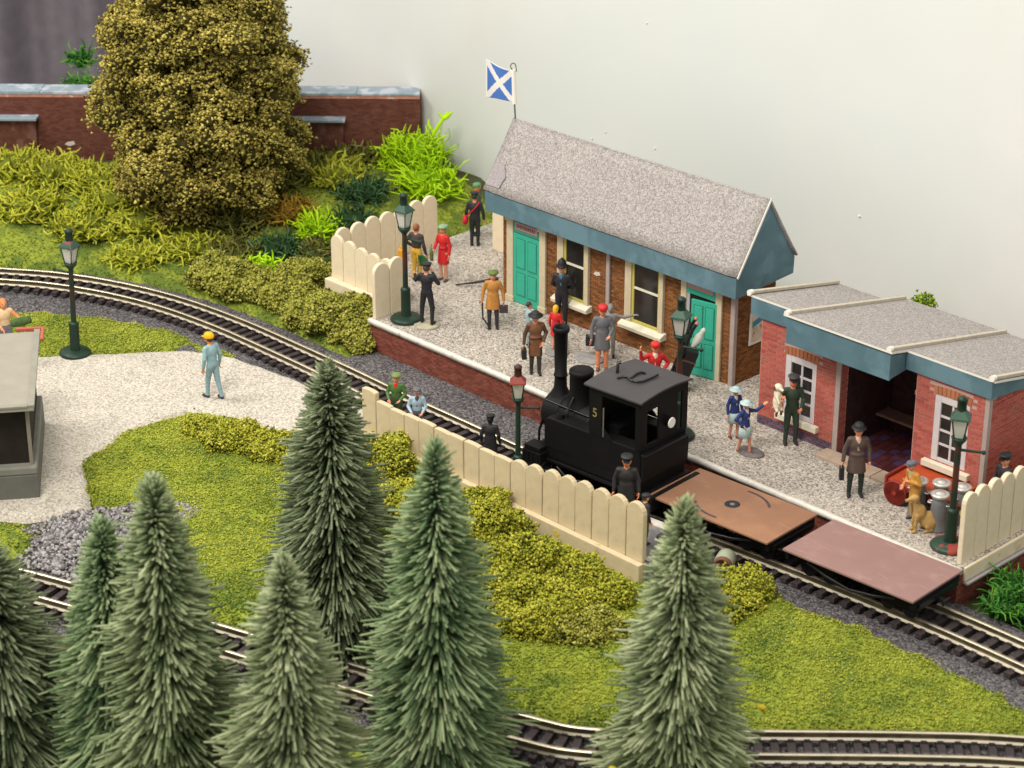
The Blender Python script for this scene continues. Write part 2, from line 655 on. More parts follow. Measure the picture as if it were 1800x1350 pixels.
# ---------------------------------------------------------------- tracks
M_rail_top = mat("rail_head_foot_glint", (0.78, 0.70, 0.55), 0.32, 0.12, 5, metal=0.75)
M_rail_side = mat("rail_web", (0.095, 0.078, 0.042), 0.5, 0.25, 4, col2=(0.15, 0.125, 0.07), c2scale=2)
M_sleeper = mat("sleeper_plastic", (0.045, 0.035, 0.036), 0.6, 0.3, 6, 0.2, 20, col2=(0.10, 0.08, 0.078), c2scale=2)
GAUGE = 0.78


def rail_mesh(c, nrm, off, z0):
    prof = [(-0.075, 0), (0.075, 0), (0.075, 0.025), (0.018, 0.05), (0.018, 0.12), (0.042, 0.135), (0.042, 0.18), (-0.042, 0.18), (-0.042, 0.135), (-0.018, 0.12), (-0.018, 0.05), (-0.075, 0.025)]
    k = len(prof)
    vs, fs, mi = [], [], []
    for p, q in zip(c, nrm):
        for a, h in prof:
            vs.append((p[0] + q[0] * (off + a), p[1] + q[1] * (off + a), z0 + h))
    for i in range(len(c) - 1):
        for j in range(k):
            jj = (j + 1) % k
            fs.append((i * k + j, (i + 1) * k + j, (i + 1) * k + jj, i * k + jj))
            mi.append(0 if j in (6, 2, 10) else 1)  # foot tops share the bright head metal as a painted highlight
    return raw_mesh("rail", vs, [np.array(fs)], [M_rail_top, M_rail_side], mi)


mb = MB()
mb.box(-0.075, 0.075, -0.62, 0.62, -0.10, 0, 0)
for s in (-1, 1):
    for t in (-1, 1):
        mb.box(-0.055, 0.055, s * GAUGE / 2 + t * 0.085 - 0.022, s * GAUGE / 2 + t * 0.085 + 0.022, -0.005, 0.045, 0)
ME_SLEEPER = mb.mesh("sleeper", M_sleeper)


def track(pts, ztop, label, pitch=0.31):
    """ztop: top of the rails"""
    c = catmull(pts, 0.1)
    t, nrm = normals2(c)
    root = thing("railway_track", label, "track", (0, 0, 0))
    zs = ztop - 0.18
    for s in (-1, 1):
        link("rail", rail_mesh(c, nrm, s * GAUGE / 2, zs), root)
    cs = arclen_resample(c, pitch)
    ts, _ = normals2(cs)
    for k, (p, d) in enumerate(zip(cs, ts)):
        o = link("sleeper", ME_SLEEPER, root)
        o.location = (p[0], p[1], zs - 0.004)
        o.rotation_euler = (0, 0, math.atan2(d[1], d[0]) + random.uniform(-0.02, 0.02))
    return c, nrm


def ballast_bed(c, nrm, ztop, wl, wr, seed, wl_far=None):
    prof = [(-wr, ztop - 0.42), (-wr * 0.93, ztop - 0.30), (-wr * 0.8, ztop - 0.265), (-0.78, ztop - 0.262), (-0.62, ztop - 0.325), (0, ztop - 0.335), (0.62, ztop - 0.325), (0.78, ztop - 0.262), (wl * 0.8, ztop - 0.265), (wl * 0.93, ztop - 0.275), (wl, ztop - 0.30)]
    k = len(prof)
    V = []
    for a, z in prof:
        if a > 0.86 and np.ndim(wl_far):
            a = 0.86 + (wl_far - 0.86) * (a - 0.86) / (wl - 0.86)
        a = np.full(len(c), a) if np.ndim(a) == 0 else a
        q = c + nrm * a[:, None]
        w = 0.16 * vnoise(q, 1.1, seed) * (np.abs(a) > 0.95) * (0 if np.ndim(wl_far) else 1)
        q = c + nrm * (a + w)[:, None]
        V.append(np.concatenate([q, (z + 0.022 * vnoise(q, 3.0, seed + 1))[:, None]], 1))
    V = np.stack(V, 1)
    n = len(c)
    idx = np.arange(n * k).reshape(n, k)
    f = np.stack([idx[:-1, :-1], idx[1:, :-1], idx[1:, 1:], idx[:-1, 1:]], -1).reshape(-1, 4)
    link("ballast", raw_mesh("ballast", V.reshape(-1, 3), [f], [M_ballast], smooth=True), kind="structure")
    # loose chippings lying on the bed
    rg = np.random.default_rng(seed)
    m = 5200
    i = rg.integers(0, n, m)
    a = rg.uniform(-wr * 0.95, wl * 0.95, m)
    q = c[i] + nrm[i] * a[:, None] + rg.normal(size=(m, 2)) * 0.05
    z = np.where(np.abs(a) < 0.7, ztop - 0.325, ztop - 0.255 - np.clip(np.abs(a) - 1.0, 0, 1) * 0.06)
    pts = np.concatenate([q, z[:, None]], 1)
    link("ballast_gravel", crumbs("ballast_gravel", pts, rg.uniform(0.018, 0.038, m), rg.uniform(0, 1, m), M_bal_chip, rg, 0.7), kind="stuff")


M_bal_chip = mat_rnd("ballast_chips", [(0.035, 0.033, 0.036), (0.08, 0.074, 0.08), (0.14, 0.13, 0.135), (0.24, 0.225, 0.225)])

MAIN = [(-15.5, -7.6), (-13, -5.9), (-11.0, -4.4), (-9.6, -3.45), (-7.9, -2.7), (-6.0, -2.2), (-3.8, -1.96), (-1.4, -1.92), (0.9, -1.94), (3.1, -2.0), (5.3, -2.0), (7.3, -2.0), (9.2, -1.84), (11.2, -1.6), (13, -1.4), (15, -1.22), (17, -1.08), (19, -0.98), (21, -0.98), (24, -1.1), (29, -1.6)]
LOW = [(-6.1, -15.48), (-2.1, -15.08), (1.9, -14.38), (4.8, -13.38), (7.9, -12.33), (11.4, -11.23), (15.4, -9.98), (16.95, -9.18), (19.05, -7.08), (21.0, -5.13), (22.5, -3.78), (24.9, -2.08), (28.9, -0.38)]
RAILTOP = 0.45
c_main, n_main = track(MAIN, RAILTOP, "curved narrow gauge track running past the platform under the black engine")
ballast_bed(c_main, n_main, RAILTOP, 1.2, 1.75, 21, np.where((c_main[:, 0] > -0.25) & (c_main[:, 0] < 18.4), -c_main[:, 1] + 0.06, 1.15))
c_low, n_low = track(LOW, RAILTOP - 0.05, "curved track in the foreground passing among the fir trees")
ballast_bed(c_low, n_low, RAILTOP - 0.05, 0.85, 0.95, 22)

# ---------------------------------------------------------------- yard, turf, stones
yard = [(-0.2, -13.0), (1.6, -11.7), (2.25, -10.5), (0.2, -9.3), (-0.5, -7.6), (-0.45, -5.7), (0.9, -5.1), (2.8, -4.8), (4.4, -4.2), (4.3, -3.3), (3.2, -2.55), (1.7, -2.5), (-0.94, -2.72), (-2.4, -2.95), (-3.5, -3.5), (-4.6, -4.9), (-5.9, -6.6), (-7.5, -8.5), (-8.5, -11), (-5, -14)]
patch("gravel_yard", yard, 0.222, M_yard, 0.12, 0.008, 0.6, 0.06, 0.26, 0.12, 31, kind="structure")
mb = MB()
for a, b in (((-0.43, -5.61), (-0.62, -2.96)), ((1.15, -5.2), (0.89, -2.9))):
    for i in range(8):
        p, q = Vector((*a, 0.212)).lerp(Vector((*b, 0.212)), i / 8), Vector((*a, 0.212)).lerp(Vector((*b, 0.212)), (i + 1) / 8)
        mb.bar(p + Vector((random.uniform(-.01, .01), 0, 0)), q, 0.022, 0.012)
mb.obj("board_joint", mat("joint_dark", (0.12, 0.10, 0.08), 0.95), kind="structure")

turf1 = [(-0.01, -9.23), (-0.64, -7.65), (-0.5, -5.73), (0.85, -5.19), (2.8, -4.99), (4.5, -4.2), (9.11, -3.9), (13.0, -3.8), (13.7, -2.25), (15.56, -2.2), (18.33, -2.05), (19.68, -2.2), (21.69, -2.1), (24, -1.9), (22.2, -3.2), (18.6, -6.55), (16.4, -8.7), (14.8, -9.5), (11.45, -10.4), (9.26, -11.1), (7.45, -11.6), (5.9, -11.3), (4.8, -10.4), (3.6, -9.6), (2.1, -10.3)]
turf2 = [(-10.6, -6.8), (-8.9, -5.2), (-7.0, -3.85), (-5.05, -3.05), (-2.3, -2.75), (-1.6, -3.1), (-3.4, -3.5), (-4.63, -5.0), (-5.9, -6.7), (-8.5, -9.0)]
turf3 = [(-16.5, -7.4), (-13.4, -5.0), (-10.6, -2.9), (-8.2, -1.5), (-5.48, -0.75), (-2.6, -0.75), (-0.6, -0.8), (-0.4, 1.1), (-3.4, 1.2), (-3.4, 8.8), (-8.0, 8.7), (-20, -3.2)]
turf4 = [(0.2, -13.4), (1.3, -12.0), (2.6, -11.7), (2.7, -12.9), (1.8, -13.9)]
turf5 = [(-8, -17), (6.0, -14.6), (16.2, -11.2), (19, -8.9), (22.5, -5.2), (27, -1.8), (30, -8), (22, -22), (0, -24)]


def turf(poly, z, seed, dens, m, hf=None, size=(0.017, 0.036), amp=0.05):
    patch("turf", poly, z, M_turf, 0.14, amp, 0.8, 0.22, 0.26, 0.35, seed, hfun=hf, kind="structure")
    rg = np.random.default_rng(seed)
    poly = np.asarray(poly)
    lo, hi = poly.min(0) - .2, poly.max(0) + .2
    n = int(np.prod(hi - lo) * dens)
    p = rg.uniform(lo, hi, (n, 2))
    d = poly_dist(p, poly) + 0.22 * (vnoise(p, 1.3, seed) * 0.6 + vnoise(p, 4.0, seed + 1) * 0.4)
    p, d = p[d > 0.0], d[d > 0.0]
    e = np.clip(d / 0.35, 0, 1)
    e = e * e * (3 - 2 * e)
    zz = (hf(p) if hf else z) + amp * (vnoise(p, 0.8, seed + 2) + 0.5 * vnoise(p, 2.4, seed + 3)) - 0.12 * (1 - e)
    pts = np.concatenate([p, (zz + rg.uniform(-0.01, 0.03, len(p)))[:, None]], 1)
    r = np.clip(rg.normal(0.5, 0.22, len(p)) + 0.2 * vnoise(p, 0.5, seed + 9) + 0.15 * vnoise(p, 2.2, seed + 8), 0.02, 0.98)
    link("grass", crumbs("grass", pts, rg.uniform(*size, len(p)), r, m, rg, 0.8), kind="stuff")


turf(turf1, 0.25, 41, 600, M_grass)
turf(turf2, 0.25, 45, 520, M_grass)
turf(turf3, 0.22, 49, 130, M_grass_dark, lambda p: hill(p) + 0.15)
turf(turf4, 0.25, 53, 330, M_grass)
turf(turf5, 0.16, 57, 40, M_grass_dark)

# the heap of grey stones at the end of the yard
rg = np.random.default_rng(5)
spoly = np.array([(3.5, -13.0), (2.2, -12.1), (2.1, -10.9), (2.5, -9.7), (3.4, -8.7), (4.0, -8.9), (4.8, -10.5), (5.6, -11.5), (4.8, -12.9)])
p = rg.uniform(spoly.min(0), spoly.max(0), (3800, 2))
p = p[poly_dist(p, spoly) + 0.25 * vnoise(p, 2, 5) > 0]
ico = MB().ball((0, 0, 0), 1, n=6, k=4)
iv = np.array(ico.v)
ifc = [f for f in ico.f]
n = len(p)
sz = rg.uniform(0.03, 0.066, n) * (1 + 0.6 * (rg.random(n) > 0.93))
R = rand_rot(n, rg)
V = np.einsum('nij,nkj->nki', R, iv[None] * (1 + 0.16 * rg.normal(size=(n, len(iv), 1))) * np.array([1, 0.75, 0.6]))
V = V * sz[:, None, None] + np.concatenate([p, (0.2 + rg.uniform(0, 0.04, n))[:, None]], 1)[:, None, :]
F = np.array(ifc)
F = (F[None] + (np.arange(n) * len(iv))[:, None, None]).reshape(-1, 4)
link("stones", raw_mesh("stones", V.reshape(-1, 3), [F], [M_stone], None, np.repeat(rg.random(n), len(iv))), kind="stuff")
patch("stone_bed", spoly, 0.2, M_ballast, 0.12, 0.03, 1.5, 0.2, 0.26, 0.3, 77, kind="structure")


# ---------------------------------------------------------------- brickwork helper
def courses(u0, u1, z0, z1, holes=(), bl=0.22, bh=0.072, gap=0.012, jit=0.0):
    """bricks of a stretcher-bond wall as (u_start, u_end, z_start, z_end); holes are (u0,u1,z0,z1)"""
    out = []
    r, z = 0, z0
    while z < z1 - 0.01:
        zt = min(z + bh - gap, z1)
        zc = (z + zt) / 2
        u = u0 - (bl / 2 if r % 2 else 0)
        while u < u1:
            segs = [(max(u, u0), min(u + bl - gap, u1))]
            for h in holes:
                if h[2] < zc < h[3]:
                    ns = []
                    for a, b in segs:
                        if b <= h[0] or a >= h[1]:
                            ns.append((a, b))
                        else:
                            if a < h[0]:
                                ns.append((a, h[0]))
                            if b > h[1]:
                                ns.append((h[1], b))
                    segs = ns
            for a, b in segs:
                if b - a > 0.03:
                    out.append((a, b, z, zt))
            u += bl
        z += bh
        r += 1
    return out


def brick_stuff(bricks, face, proud=0.012, deep=0.03, m=M_brick_red, parent=None, seed=1):
    """face(u, z, d) -> point; d outward from the wall face"""
    mb = MB()
    rr = random.Random(seed)
    for a, b, z0, z1 in bricks:
        mb.rv = rr.random()
        pr = proud + rr.uniform(-0.003, 0.003)
        v = [face(a, z0, -deep), face(b, z0, -deep), face(b, z1, -deep), face(a, z1, -deep), face(a, z0, pr), face(b, z0, pr), face(b, z1, pr), face(a, z1, pr)]
        mb.add(v, [(4, 5, 6, 7), (0, 1, 5, 4), (1, 2, 6, 5), (2, 3, 7, 6), (3, 0, 4, 7)])
    return mb.obj("brick", m, parent, kind="stuff")


# ---------------------------------------------------------------- retaining wall at the back left
M_wallbrick = mat("old_brick", (0.115, 0.042, 0.028), 0.9, 0.3, 5, 0.5, 16, col2=(0.17, 0.075, 0.06), c2scale=3)
M_cap_blue = mat("blue_grey_paint", (0.24, 0.30, 0.35), 0.6, 0.1, 3, 0.2, 8, col2=(0.42, 0.46, 0.52), c2scale=2.5)
M_salmon = mat("salmon_paint", (0.50, 0.22, 0.16), 0.7, 0.2, 6, col2=(0.65, 0.55, 0.48), c2scale=3, c2lo=0.6, c2hi=0.7)
M_dark_slot = mat("dark_brick_chip", (0.04, 0.018, 0.014), 0.95)
w = thing("retaining_wall", "long dark red brick retaining wall with blue grey coping behind the big tree", "wall", (-8.3, 9.0, 0), rad(45))
MB().box(-27, 0, 0, 0.7, -0.2, 3.22).obj("wall_face", M_wallbrick, w)
mb = MB()
for k in range(14):
    x0 = -27 + k * 27 / 14
    mb.box(x0, x0 + 27 / 14 - 0.006, -0.03, 0.74, 3.31 + random.uniform(-.012, .012), 3.40 + random.uniform(-.012, .012))
mb.obj("coping", M_cap_blue, w, 0.015)
MB().box(-27, -0.01, -0.012, 0.69, 3.22, 3.31).obj("coping_bed", M_salmon, w)
br = [b for b in courses(-18.5, 0, 0.9, 3.2, (), 0.16, 0.055, 0.01)]
brick_stuff(br, lambda u, z, d: (u, -d, z), 0.004, 0.02, mat_brick("retaining_brick", [(0.10, 0.033, 0.022), (0.135, 0.05, 0.035), (0.16, 0.062, 0.045), (0.11, 0.04, 0.03)]), w, 3)
for x0, x1 in ((-4.6, -2.35), (-14.0, -11.75)):
    MB().box(x0, x1, -0.2, 0.0, -0.2, 2.56).obj("pilaster", M_wallbrick, w, 0.01)
    MB().box(x0 - 0.08, x1 + 0.08, -0.42, 0.02, 2.58, 2.66).obj("pilaster_cap", M_cap_blue, w, 0.015)

mb = MB()
mb.prism([(-10.95, 1.72), (-10.80, 1.66), (-10.62, 1.72), (-10.66, 1.82), (-10.78, 1.80), (-10.88, 1.78)], 'y', -0.02, -0.002)
mb.obj("paint_chip", mat("chip_white", (0.55, 0.50, 0.46), 0.8), w)

# ---------------------------------------------------------------- platforms
HP = 1.0
pl = thing("station_platform", "raised gravel station platform with white edge and red brick face", "platform", (0, 0, 0))
body = [(-0.28, 0.03), (18.28, 0.03), (18.28, 8.8), (-3.28, 8.8), (-3.28, 1.16), (-0.28, 1.16)]
MB().prism(body, 'z', -0.1, 0.9, 0).obj("platform_wall", M_mortar_dark, pl)
MB().prism(body, 'z', 0.9, HP, 0).obj("gravel_deck", M_plat, pl)
mb = MB()
n = 90
vs, fs = [], []
rr = random.Random(9)
wob = [0.0] * (n + 1)
for i in range(n + 1):
    wob[i] = 0.6 * (wob[i - 1] if i else 0) + rr.uniform(-0.013, 0.013)
for i in range(n + 1):
    x = -0.32 + 18.66 * i / n
    y0, y1 = -0.03 + wob[i] * 0.5, 0.115 + wob[i]
    for y, z in ((y0, 0.89), (y0 - 0.005, 1.0 + wob[i] * 0.3), (y0 + 0.03, 1.025), (y1 - 0.03, 1.022), (y1, 0.995), (y1, 0.89)):
        vs.append((x, y, z))
for i in range(n):
    for j in range(6):
        fs.append((i * 6 + j, i * 6 + (j + 1) % 6, (i + 1) * 6 + (j + 1) % 6, (i + 1) * 6 + j))
fs += [(0, 5, 4, 3, 2, 1), tuple(n * 6 + j for j in range(6))]
mb.add([(a, b, c) for a, b, c in vs], [f[::-1] for f in fs], 0, True)
mb.obj("edge_coping", M_white, pl)
brick_stuff(courses(-0.28, 18.28, 0.05, 0.86, (), 0.17, 0.058, 0.011), lambda u, z, d: (u, 0.03 - d, z), 0.008, 0.02, M_brick_plat, pl, 4)
brick_stuff(courses(0.03, 8.8, 0.05, 0.9, (), 0.17, 0.058, 0.011), lambda u, z, d: (18.28 + d, u, z), 0.008, 0.02, M_brick_plat, pl, 5)
brick_stuff(courses(-3.28, -0.29, 0.05, 0.9, (), 0.17, 0.058, 0.011), lambda u, z, d: (u, 1.16 - d, z), 0.008, 0.02, M_brick_plat, pl, 6)

ZN = 0.72
np_ = thing("lineside_platform", "narrow grey platform with pale edge strip behind the long cream fence", "platform", (0, 0, 0))
MB().prism([(4.05, -3.9), (13.3, -3.9), (13.3, -2.52), (9.6, -2.86), (4.05, -2.96)], 'z', -0.05, ZN - 0.03).obj("platform_body", mat("grey_card", (0.16, 0.155, 0.165), 0.85, 0.15, 4), np_)
MB().prism([(4.02, -3.02), (9.6, -2.92), (13.28, -2.56), (13.3, -2.32), (9.6, -2.66), (4.02, -2.75)], 'z', ZN - 0.1, ZN).obj("edge_strip", M_white, np_)
MB().prism([(4.05, -3.9), (13.25, -3.9), (13.25, -2.575), (9.6, -2.93), (4.05, -3.03)], 'z', ZN - 0.05, ZN - 0.015).obj("platform_surface", mat("grey_surface", (0.22, 0.21, 0.215), 0.85, 0.2, 6, 0.3, 30), np_)


# ---------------------------------------------------------------- paling fences
def pale_mesh(w, h, t, rounded=1.0):
    """pale standing on z=0, width along x, thickness along y; rounded 0..1 shapes the top"""
    k = 9
    top = []
    for i in range(k):
        a = math.pi * i / (k - 1)
        top.append((w / 2 * math.cos(a), h - w / 2 * rounded * (1 - math.sin(a)) * 1.0))
    poly = [(-w / 2, 0), (w / 2, 0)] + top
    mb = MB()
    mb.prism([(p[0], p[1]) for p in poly][::-1], 'y', -t / 2, t / 2, 0)
    return mb


def fence(label, origin, ang, heights, pitch, rounds, t=0.12, plinth=0.30, ledge=0.16, side=-1, m=None, zlow=0.0, group="cream paling fences"):
    """pales in a row along local +x, the plinth on the local -y side (side=-1) or +y side"""
    m = m or M_cream
    root = thing("paling_fence", label, "fence", origin, ang, group)
    for k, (h, rd) in enumerate(zip(heights, rounds)):
        o = pale_mesh(pitch - random.uniform(0.008, 0.026), h + random.uniform(-.02, .02), t, rd).obj("paling", m, root, 0.018, 2)
        o.location = ((k + 0.5) * pitch, random.uniform(-.006, .006), 0)
        o.rotation_euler = (random.uniform(-.012, .012), random.uniform(-.008, .008), 0)
    L_ = len(heights) * pitch
    if plinth > 0:
        y0, y1 = (-t / 2 - ledge, -t / 2 - 0.004) if side < 0 else (t / 2 + 0.004, t / 2 + ledge)
        MB().box(-0.04, L_ + 0.04, y0, y1, -plinth, 0.03).obj("plinth", m, root, 0.02)
        MB().box(-0.03, L_ + 0.03, -t / 2, t / 2, -plinth, -0.004).obj("base_rail", m, root)
    return root


hs = [1.16, 0.98, 0.95, 0.96, 0.97, 0.95, 0.97, 0.99, 0.98, 1.0, 1.08, 1.16, 1.2, 1.24, 1.28, 1.3, 1.33, 1.35]
rs = [0.15, 0.06, 0.08, 0.05, 0.1, 0.12, 0.05, 0.1, 0.12, 0.1, 0.75, 0.95, 1, 1, 1, 1, 1, 1]
fn = fence("long cream paling fence behind the fir trees, its left pales chipped flat", (4.08, -3.92, 0.62), 0.0, hs, 0.503, rs, 0.13, 0.46, 0.16, -1, M_cream_d)
MB().prism([(6.55, -0.19), (6.68, -0.21), (6.74, -0.12), (6.68, -0.05), (6.57, -0.07)], 'y', -0.232, -0.222).obj("yellow_stain", mat("stain_yellow", (0.62, 0.46, 0.08), 0.7), fn)
fence("short cream fence of two round topped pales at the platform corner beside the lamp", (-0.22, 0.10, HP), rad(90), [1.5, 1.5], 0.53, [1, 1], 0.12, 0.2, 0.02, 1)
fence("low cream fence with ledge along the front of the platform ramp", (-3.2, 1.22, HP + 0.02), 0.0, [1.28, 1.24, 1.18, 1.16, 1.14, 1.14], 0.495, [1] * 6, 0.11, 0.26, 0.22, -1)
fence("cream fence running back to the bright lime bush at the platform end", (-3.22, 1.34, HP + 0.02), rad(90), [1.32, 1.34, 1.36, 1.38, 1.40, 1.42, 1.46], 0.53, [1] * 7, 0.11, 0.26, 0.12, 1)
fence("cream fence behind the left end of the station building", (-1.75, 5.85, HP), 0.0, [1.5, 1.5, 1.5, 1.5, 1.5], 0.52, [0.5] * 5, 0.11, 0.0, 0.1, -1)
fence("cream fence with plinth closing the right end of the platform", (18.12, 0.26, HP - 0.05), rad(90), [1.62] * 18, 0.44, [1] * 18, 0.12, 0.30, 0.16, -1)
MB().box(18.02, 18.42, 0.22, 8.4, 0.60, 0.64).obj("fence_footing", mat("grey_card2", (0.34, 0.33, 0.33), 0.85), kind="structure")
# ---------------------------------------------------------------- station building
M_teal = mat("teal_paint", (0.035, 0.36, 0.25), 0.5, 0.06, 5)
M_teal_d = mat("teal_line", (0.02, 0.16, 0.11), 0.6)
M_stonetrim = mat("buff_stone", (0.52, 0.44, 0.30), 0.75, 0.08, 6)
M_yellow_trim = mat("yellow_frame", (0.48, 0.43, 0.10), 0.6)
M_sill = mat("pale_sill", (0.66, 0.63, 0.50), 0.6, 0.05, 6)
M_pane = mat("dark_glass", (0.022, 0.02, 0.018), 0.12, spec=0.6)
M_blue = mat("slate_blue_paint", (0.085, 0.160, 0.195), 0.65, 0.10, 2.5, 0.15, 10, col2=(0.115, 0.205, 0.25), c2scale=1.4)
M_pipe = mat("mauve_grey_strip", (0.36, 0.29, 0.27), 0.7, 0.08, 5)
M_roof = mat_grit("roof_paper", [(0.20, 0.183, 0.178), (0.285, 0.262, 0.252), (0.335, 0.31, 0.297), (0.44, 0.41, 0.39)], 34, 0.08, big=0.10, bigscale=0.9)
M_card = mat("white_card", (0.75, 0.72, 0.66), 0.7)
M_sign = mat("pink_sign", (0.42, 0.25, 0.24), 0.7, 0.1, 10)
M_signmark = mat("sign_marks", (0.20, 0.09, 0.10), 0.7)

st = thing("station_building", "brown brick station building with steep grey roof, blue fascia and teal doors", "building")
FY = 3.6
MB().box(1.0, 9.0, FY, 5.1, 0.95, 3.9).obj("wall", M_mortar_brown, st)
D1 = (1.18, 2.62, 0.9, 3.5)
W1 = (3.07, 4.18, 1.52, 3.5)
W2 = (5.46, 6.75, 1.52, 3.5)
D2 = (7.32, 8.64, 0.9, 3.5)
brick_stuff(courses(1.0, 9.0, 1.0, 3.6, [D1, W1, W2, D2, (4.75, 4.93, 0, 9), (8.88, 9.1, 0, 9)], 0.165, 0.056, 0.010), lambda u, z, d: (u, FY - d, z), 0.006, 0.02, M_brick_brown, st, 11)
brick_stuff(courses(FY + 0.1, 5.1, 1.0, 3.6, (), 0.165, 0.056, 0.010), lambda u, z, d: (9.0 + d, u, z), 0.006, 0.02, M_brick_brown, st, 12)
brick_stuff(courses(FY, 5.1, 1.0, 3.6, (), 0.165, 0.056, 0.010), lambda u, z, d: (1.0 - d, u, z), 0.006, 0.02, M_brick_brown, st, 13)
MB().box(4.78, 4.90, FY - 0.06, FY + .01, 1.0, 3.5).obj("drainpipe", M_pipe, st, 0.015)
MB().box(8.90, 9.035, FY - 0.035, FY + 0.09, 1.0, 3.5).obj("drainpipe", M_pipe, st, 0.012)


def panel_door(name, w, h, parent, loc, rot=0.0):
    d = MB().box(0, w, -0.03, 0.03, 0, h).obj(name, M_teal, parent, 0.01)
    d.location = loc
    d.rotation_euler = (0, 0, rot)
    pw = w * 0.31
    for cx in (w * 0.29, w * 0.73):
        for z0, z1 in ((0.12 * h, 0.44 * h), (0.52 * h, 0.93 * h)):
            MB().box(cx - pw / 2 - .02, cx + pw / 2 + .02, -0.036, -0.02, z0 - .02, z1 + .02).obj("panel_moulding", M_teal_d, d)
            MB().box(cx - pw / 2, cx + pw / 2, -0.046, -0.02, z0, z1).obj("panel", M_teal, d, 0.012)
    return d


# door 1 with its posts and painted header
for x0, x1 in ((1.18, 1.42), (2.40, 2.62)):
    mb = MB().box(x0, x1, FY - 0.07, FY, 1.05, 3.5)
    mb.box(x0 - 0.03, x1 + 0.03, FY - 0.10, FY, 1.0, 1.16)
    mb.box(x0 - 0.04, x1 + 0.04, FY - 0.11, FY, 3.24, 3.34)
    mb.obj("door_post", M_stonetrim, st, 0.012)
panel_door("door", 0.96, 1.94, st, (1.43, FY - 0.02, 1.02))
hd = MB().box(1.42, 2.40, FY - 0.05, FY, 2.98, 3.5).obj("door_header", mat("teal_header", (0.05, 0.26, 0.19), 0.6), st, 0.01)
MB().box(1.50, 2.32, FY - 0.062, FY - .04, 3.07, 3.27).obj("door_sign", M_sign, hd)
mb = MB()
rr = random.Random(3)
x = 1.56
while x < 2.25:
    wd = rr.uniform(0.03, 0.06)
    mb.box(x, x + wd, FY - 0.066, FY - 0.06, 3.12 + rr.uniform(0, .01), 3.22)
    x += wd + 0.025
mb.obj("worn_mark", M_signmark, hd)
# door 2, leaf standing a little open
for x0, x1 in ((7.32, 7.50), (8.44, 8.64)):
    MB().box(x0, x1, FY - 0.07, FY, 1.0, 3.5).obj("door_post", M_stonetrim, st, 0.012)
MB().box(7.50, 7.60, FY - 0.045, FY, 1.0, 3.05).obj("door_jamb", mat("grey_jamb", (0.34, 0.36, 0.36), 0.7), st)
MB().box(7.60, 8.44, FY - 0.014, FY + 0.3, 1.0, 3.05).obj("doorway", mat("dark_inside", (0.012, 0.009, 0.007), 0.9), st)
panel_door("door", 0.72, 1.98, st, (7.80, FY - 0.19, 1.02), rad(12))
MB().box(7.50, 8.44, FY - 0.06, FY, 3.05, 3.5).obj("door_header", M_teal, st, 0.01)
MB().box(7.56, 8.36, FY - 0.075, FY - 0.05, 3.2, 3.4).obj("door_sign", M_sign, st)


def sash_window(x0, x1, zs, zt, parent):
    a, b = x0 + 0.22, x1 - 0.14
    y = FY - 0.015
    f = MB().box(a, b, y, FY + 0.05, zs, zt).obj("window", M_pane, parent)
    MB().box(x0, a, FY - 0.09, FY + .02, zs, zt).obj("jamb", M_stonetrim, f, 0.012)
    MB().box(b, x1, FY - 0.09, FY + .02, zs, zt).obj("jamb", M_stonetrim, f, 0.012)
    fr = MB()
    fr.box(a, a + 0.07, y - 0.04, y, zs, zt)
    fr.box(b - 0.05, b, y - 0.04, y, zs, zt)
    fr.box(a + .07, b - .05, y - 0.04, y, zs, zs + 0.09)
    fr.obj("sash_frame", M_yellow_trim, f, 0.008)
    zm = zs + (zt - zs) * 0.53
    MB().box(a + 0.07, b - 0.05, y - 0.035, y, zm - 0.025, zm + 0.025).obj("sash_bar", M_sill, f)
    s = MB()
    s.prism([(FY + 0.01, zs - 0.16), (FY + 0.01, zs + 0.02), (FY - 0.10, zs + 0.01), (FY - 0.24, zs - 0.06), (FY - 0.22, zs - 0.16)][::-1], 'x', x0 - 0.09, x1 + 0.09)
    s.obj("sill", M_sill, f, 0.01)


sash_window(3.07, 4.18, 1.68, 3.5, st)
sash_window(5.46, 6.75, 1.70, 3.5, st)
# steep card roof
rf = MB()
e0, e1, rg_ = (3.22, 4.0), (5.44, 4.0), (4.33, 5.72)
nx = 24
rr = random.Random(8)
for sgn, (a, b) in ((1, (e0, rg_)), (-1, (e1, rg_))):
    pts = []
    for i in range(nx + 1):
        x = 0.62 + 8.74 * i / nx
        for j in range(7):
            t = j / 6
            y = a[0] + (b[0] - a[0]) * t
            z = a[1] + (b[1] - a[1]) * t
            curl = 0.035 * (1 - t) ** 3 * (1 if i in (0, nx) else 0.2 * rr.random())
            pts.append((x + (0.02 * rr.random() if j == 0 else 0), y, z + curl))
    fs = []
    for i in range(nx):
        for j in range(6):
            q = (i * 7 + j, (i + 1) * 7 + j, (i + 1) * 7 + j + 1, i * 7 + j + 1)
            fs.append(q if sgn > 0 else q[::-1])
    rf.add(pts, fs, 0, True)
r_o = rf.obj("roof", [M_roof, M_card], st)
sd = r_o.modifiers.new("card", 'SOLIDIFY')
sd.thickness = 0.045
sd.offset = -1
sd.material_offset_rim = 0
mb = MB()
mb.bar((9.375, 3.21, 4.01), (9.375, 4.33, 5.745), 0.02, 0.05)
mb.obj("roof_edge", M_card, st)
MB().box(0.66, 9.30, 3.25, 3.33, 3.45, 3.97).obj("fascia", M_blue, st, 0.008)
MB().box(0.72, 9.20, 3.33, 5.30, 3.52, 3.60).obj("soffit", M_blue, st)
gb = [(3.262, 3.452), (5.38, 3.55), (5.40, 3.97), (4.33, 5.63), (3.27, 3.97)]
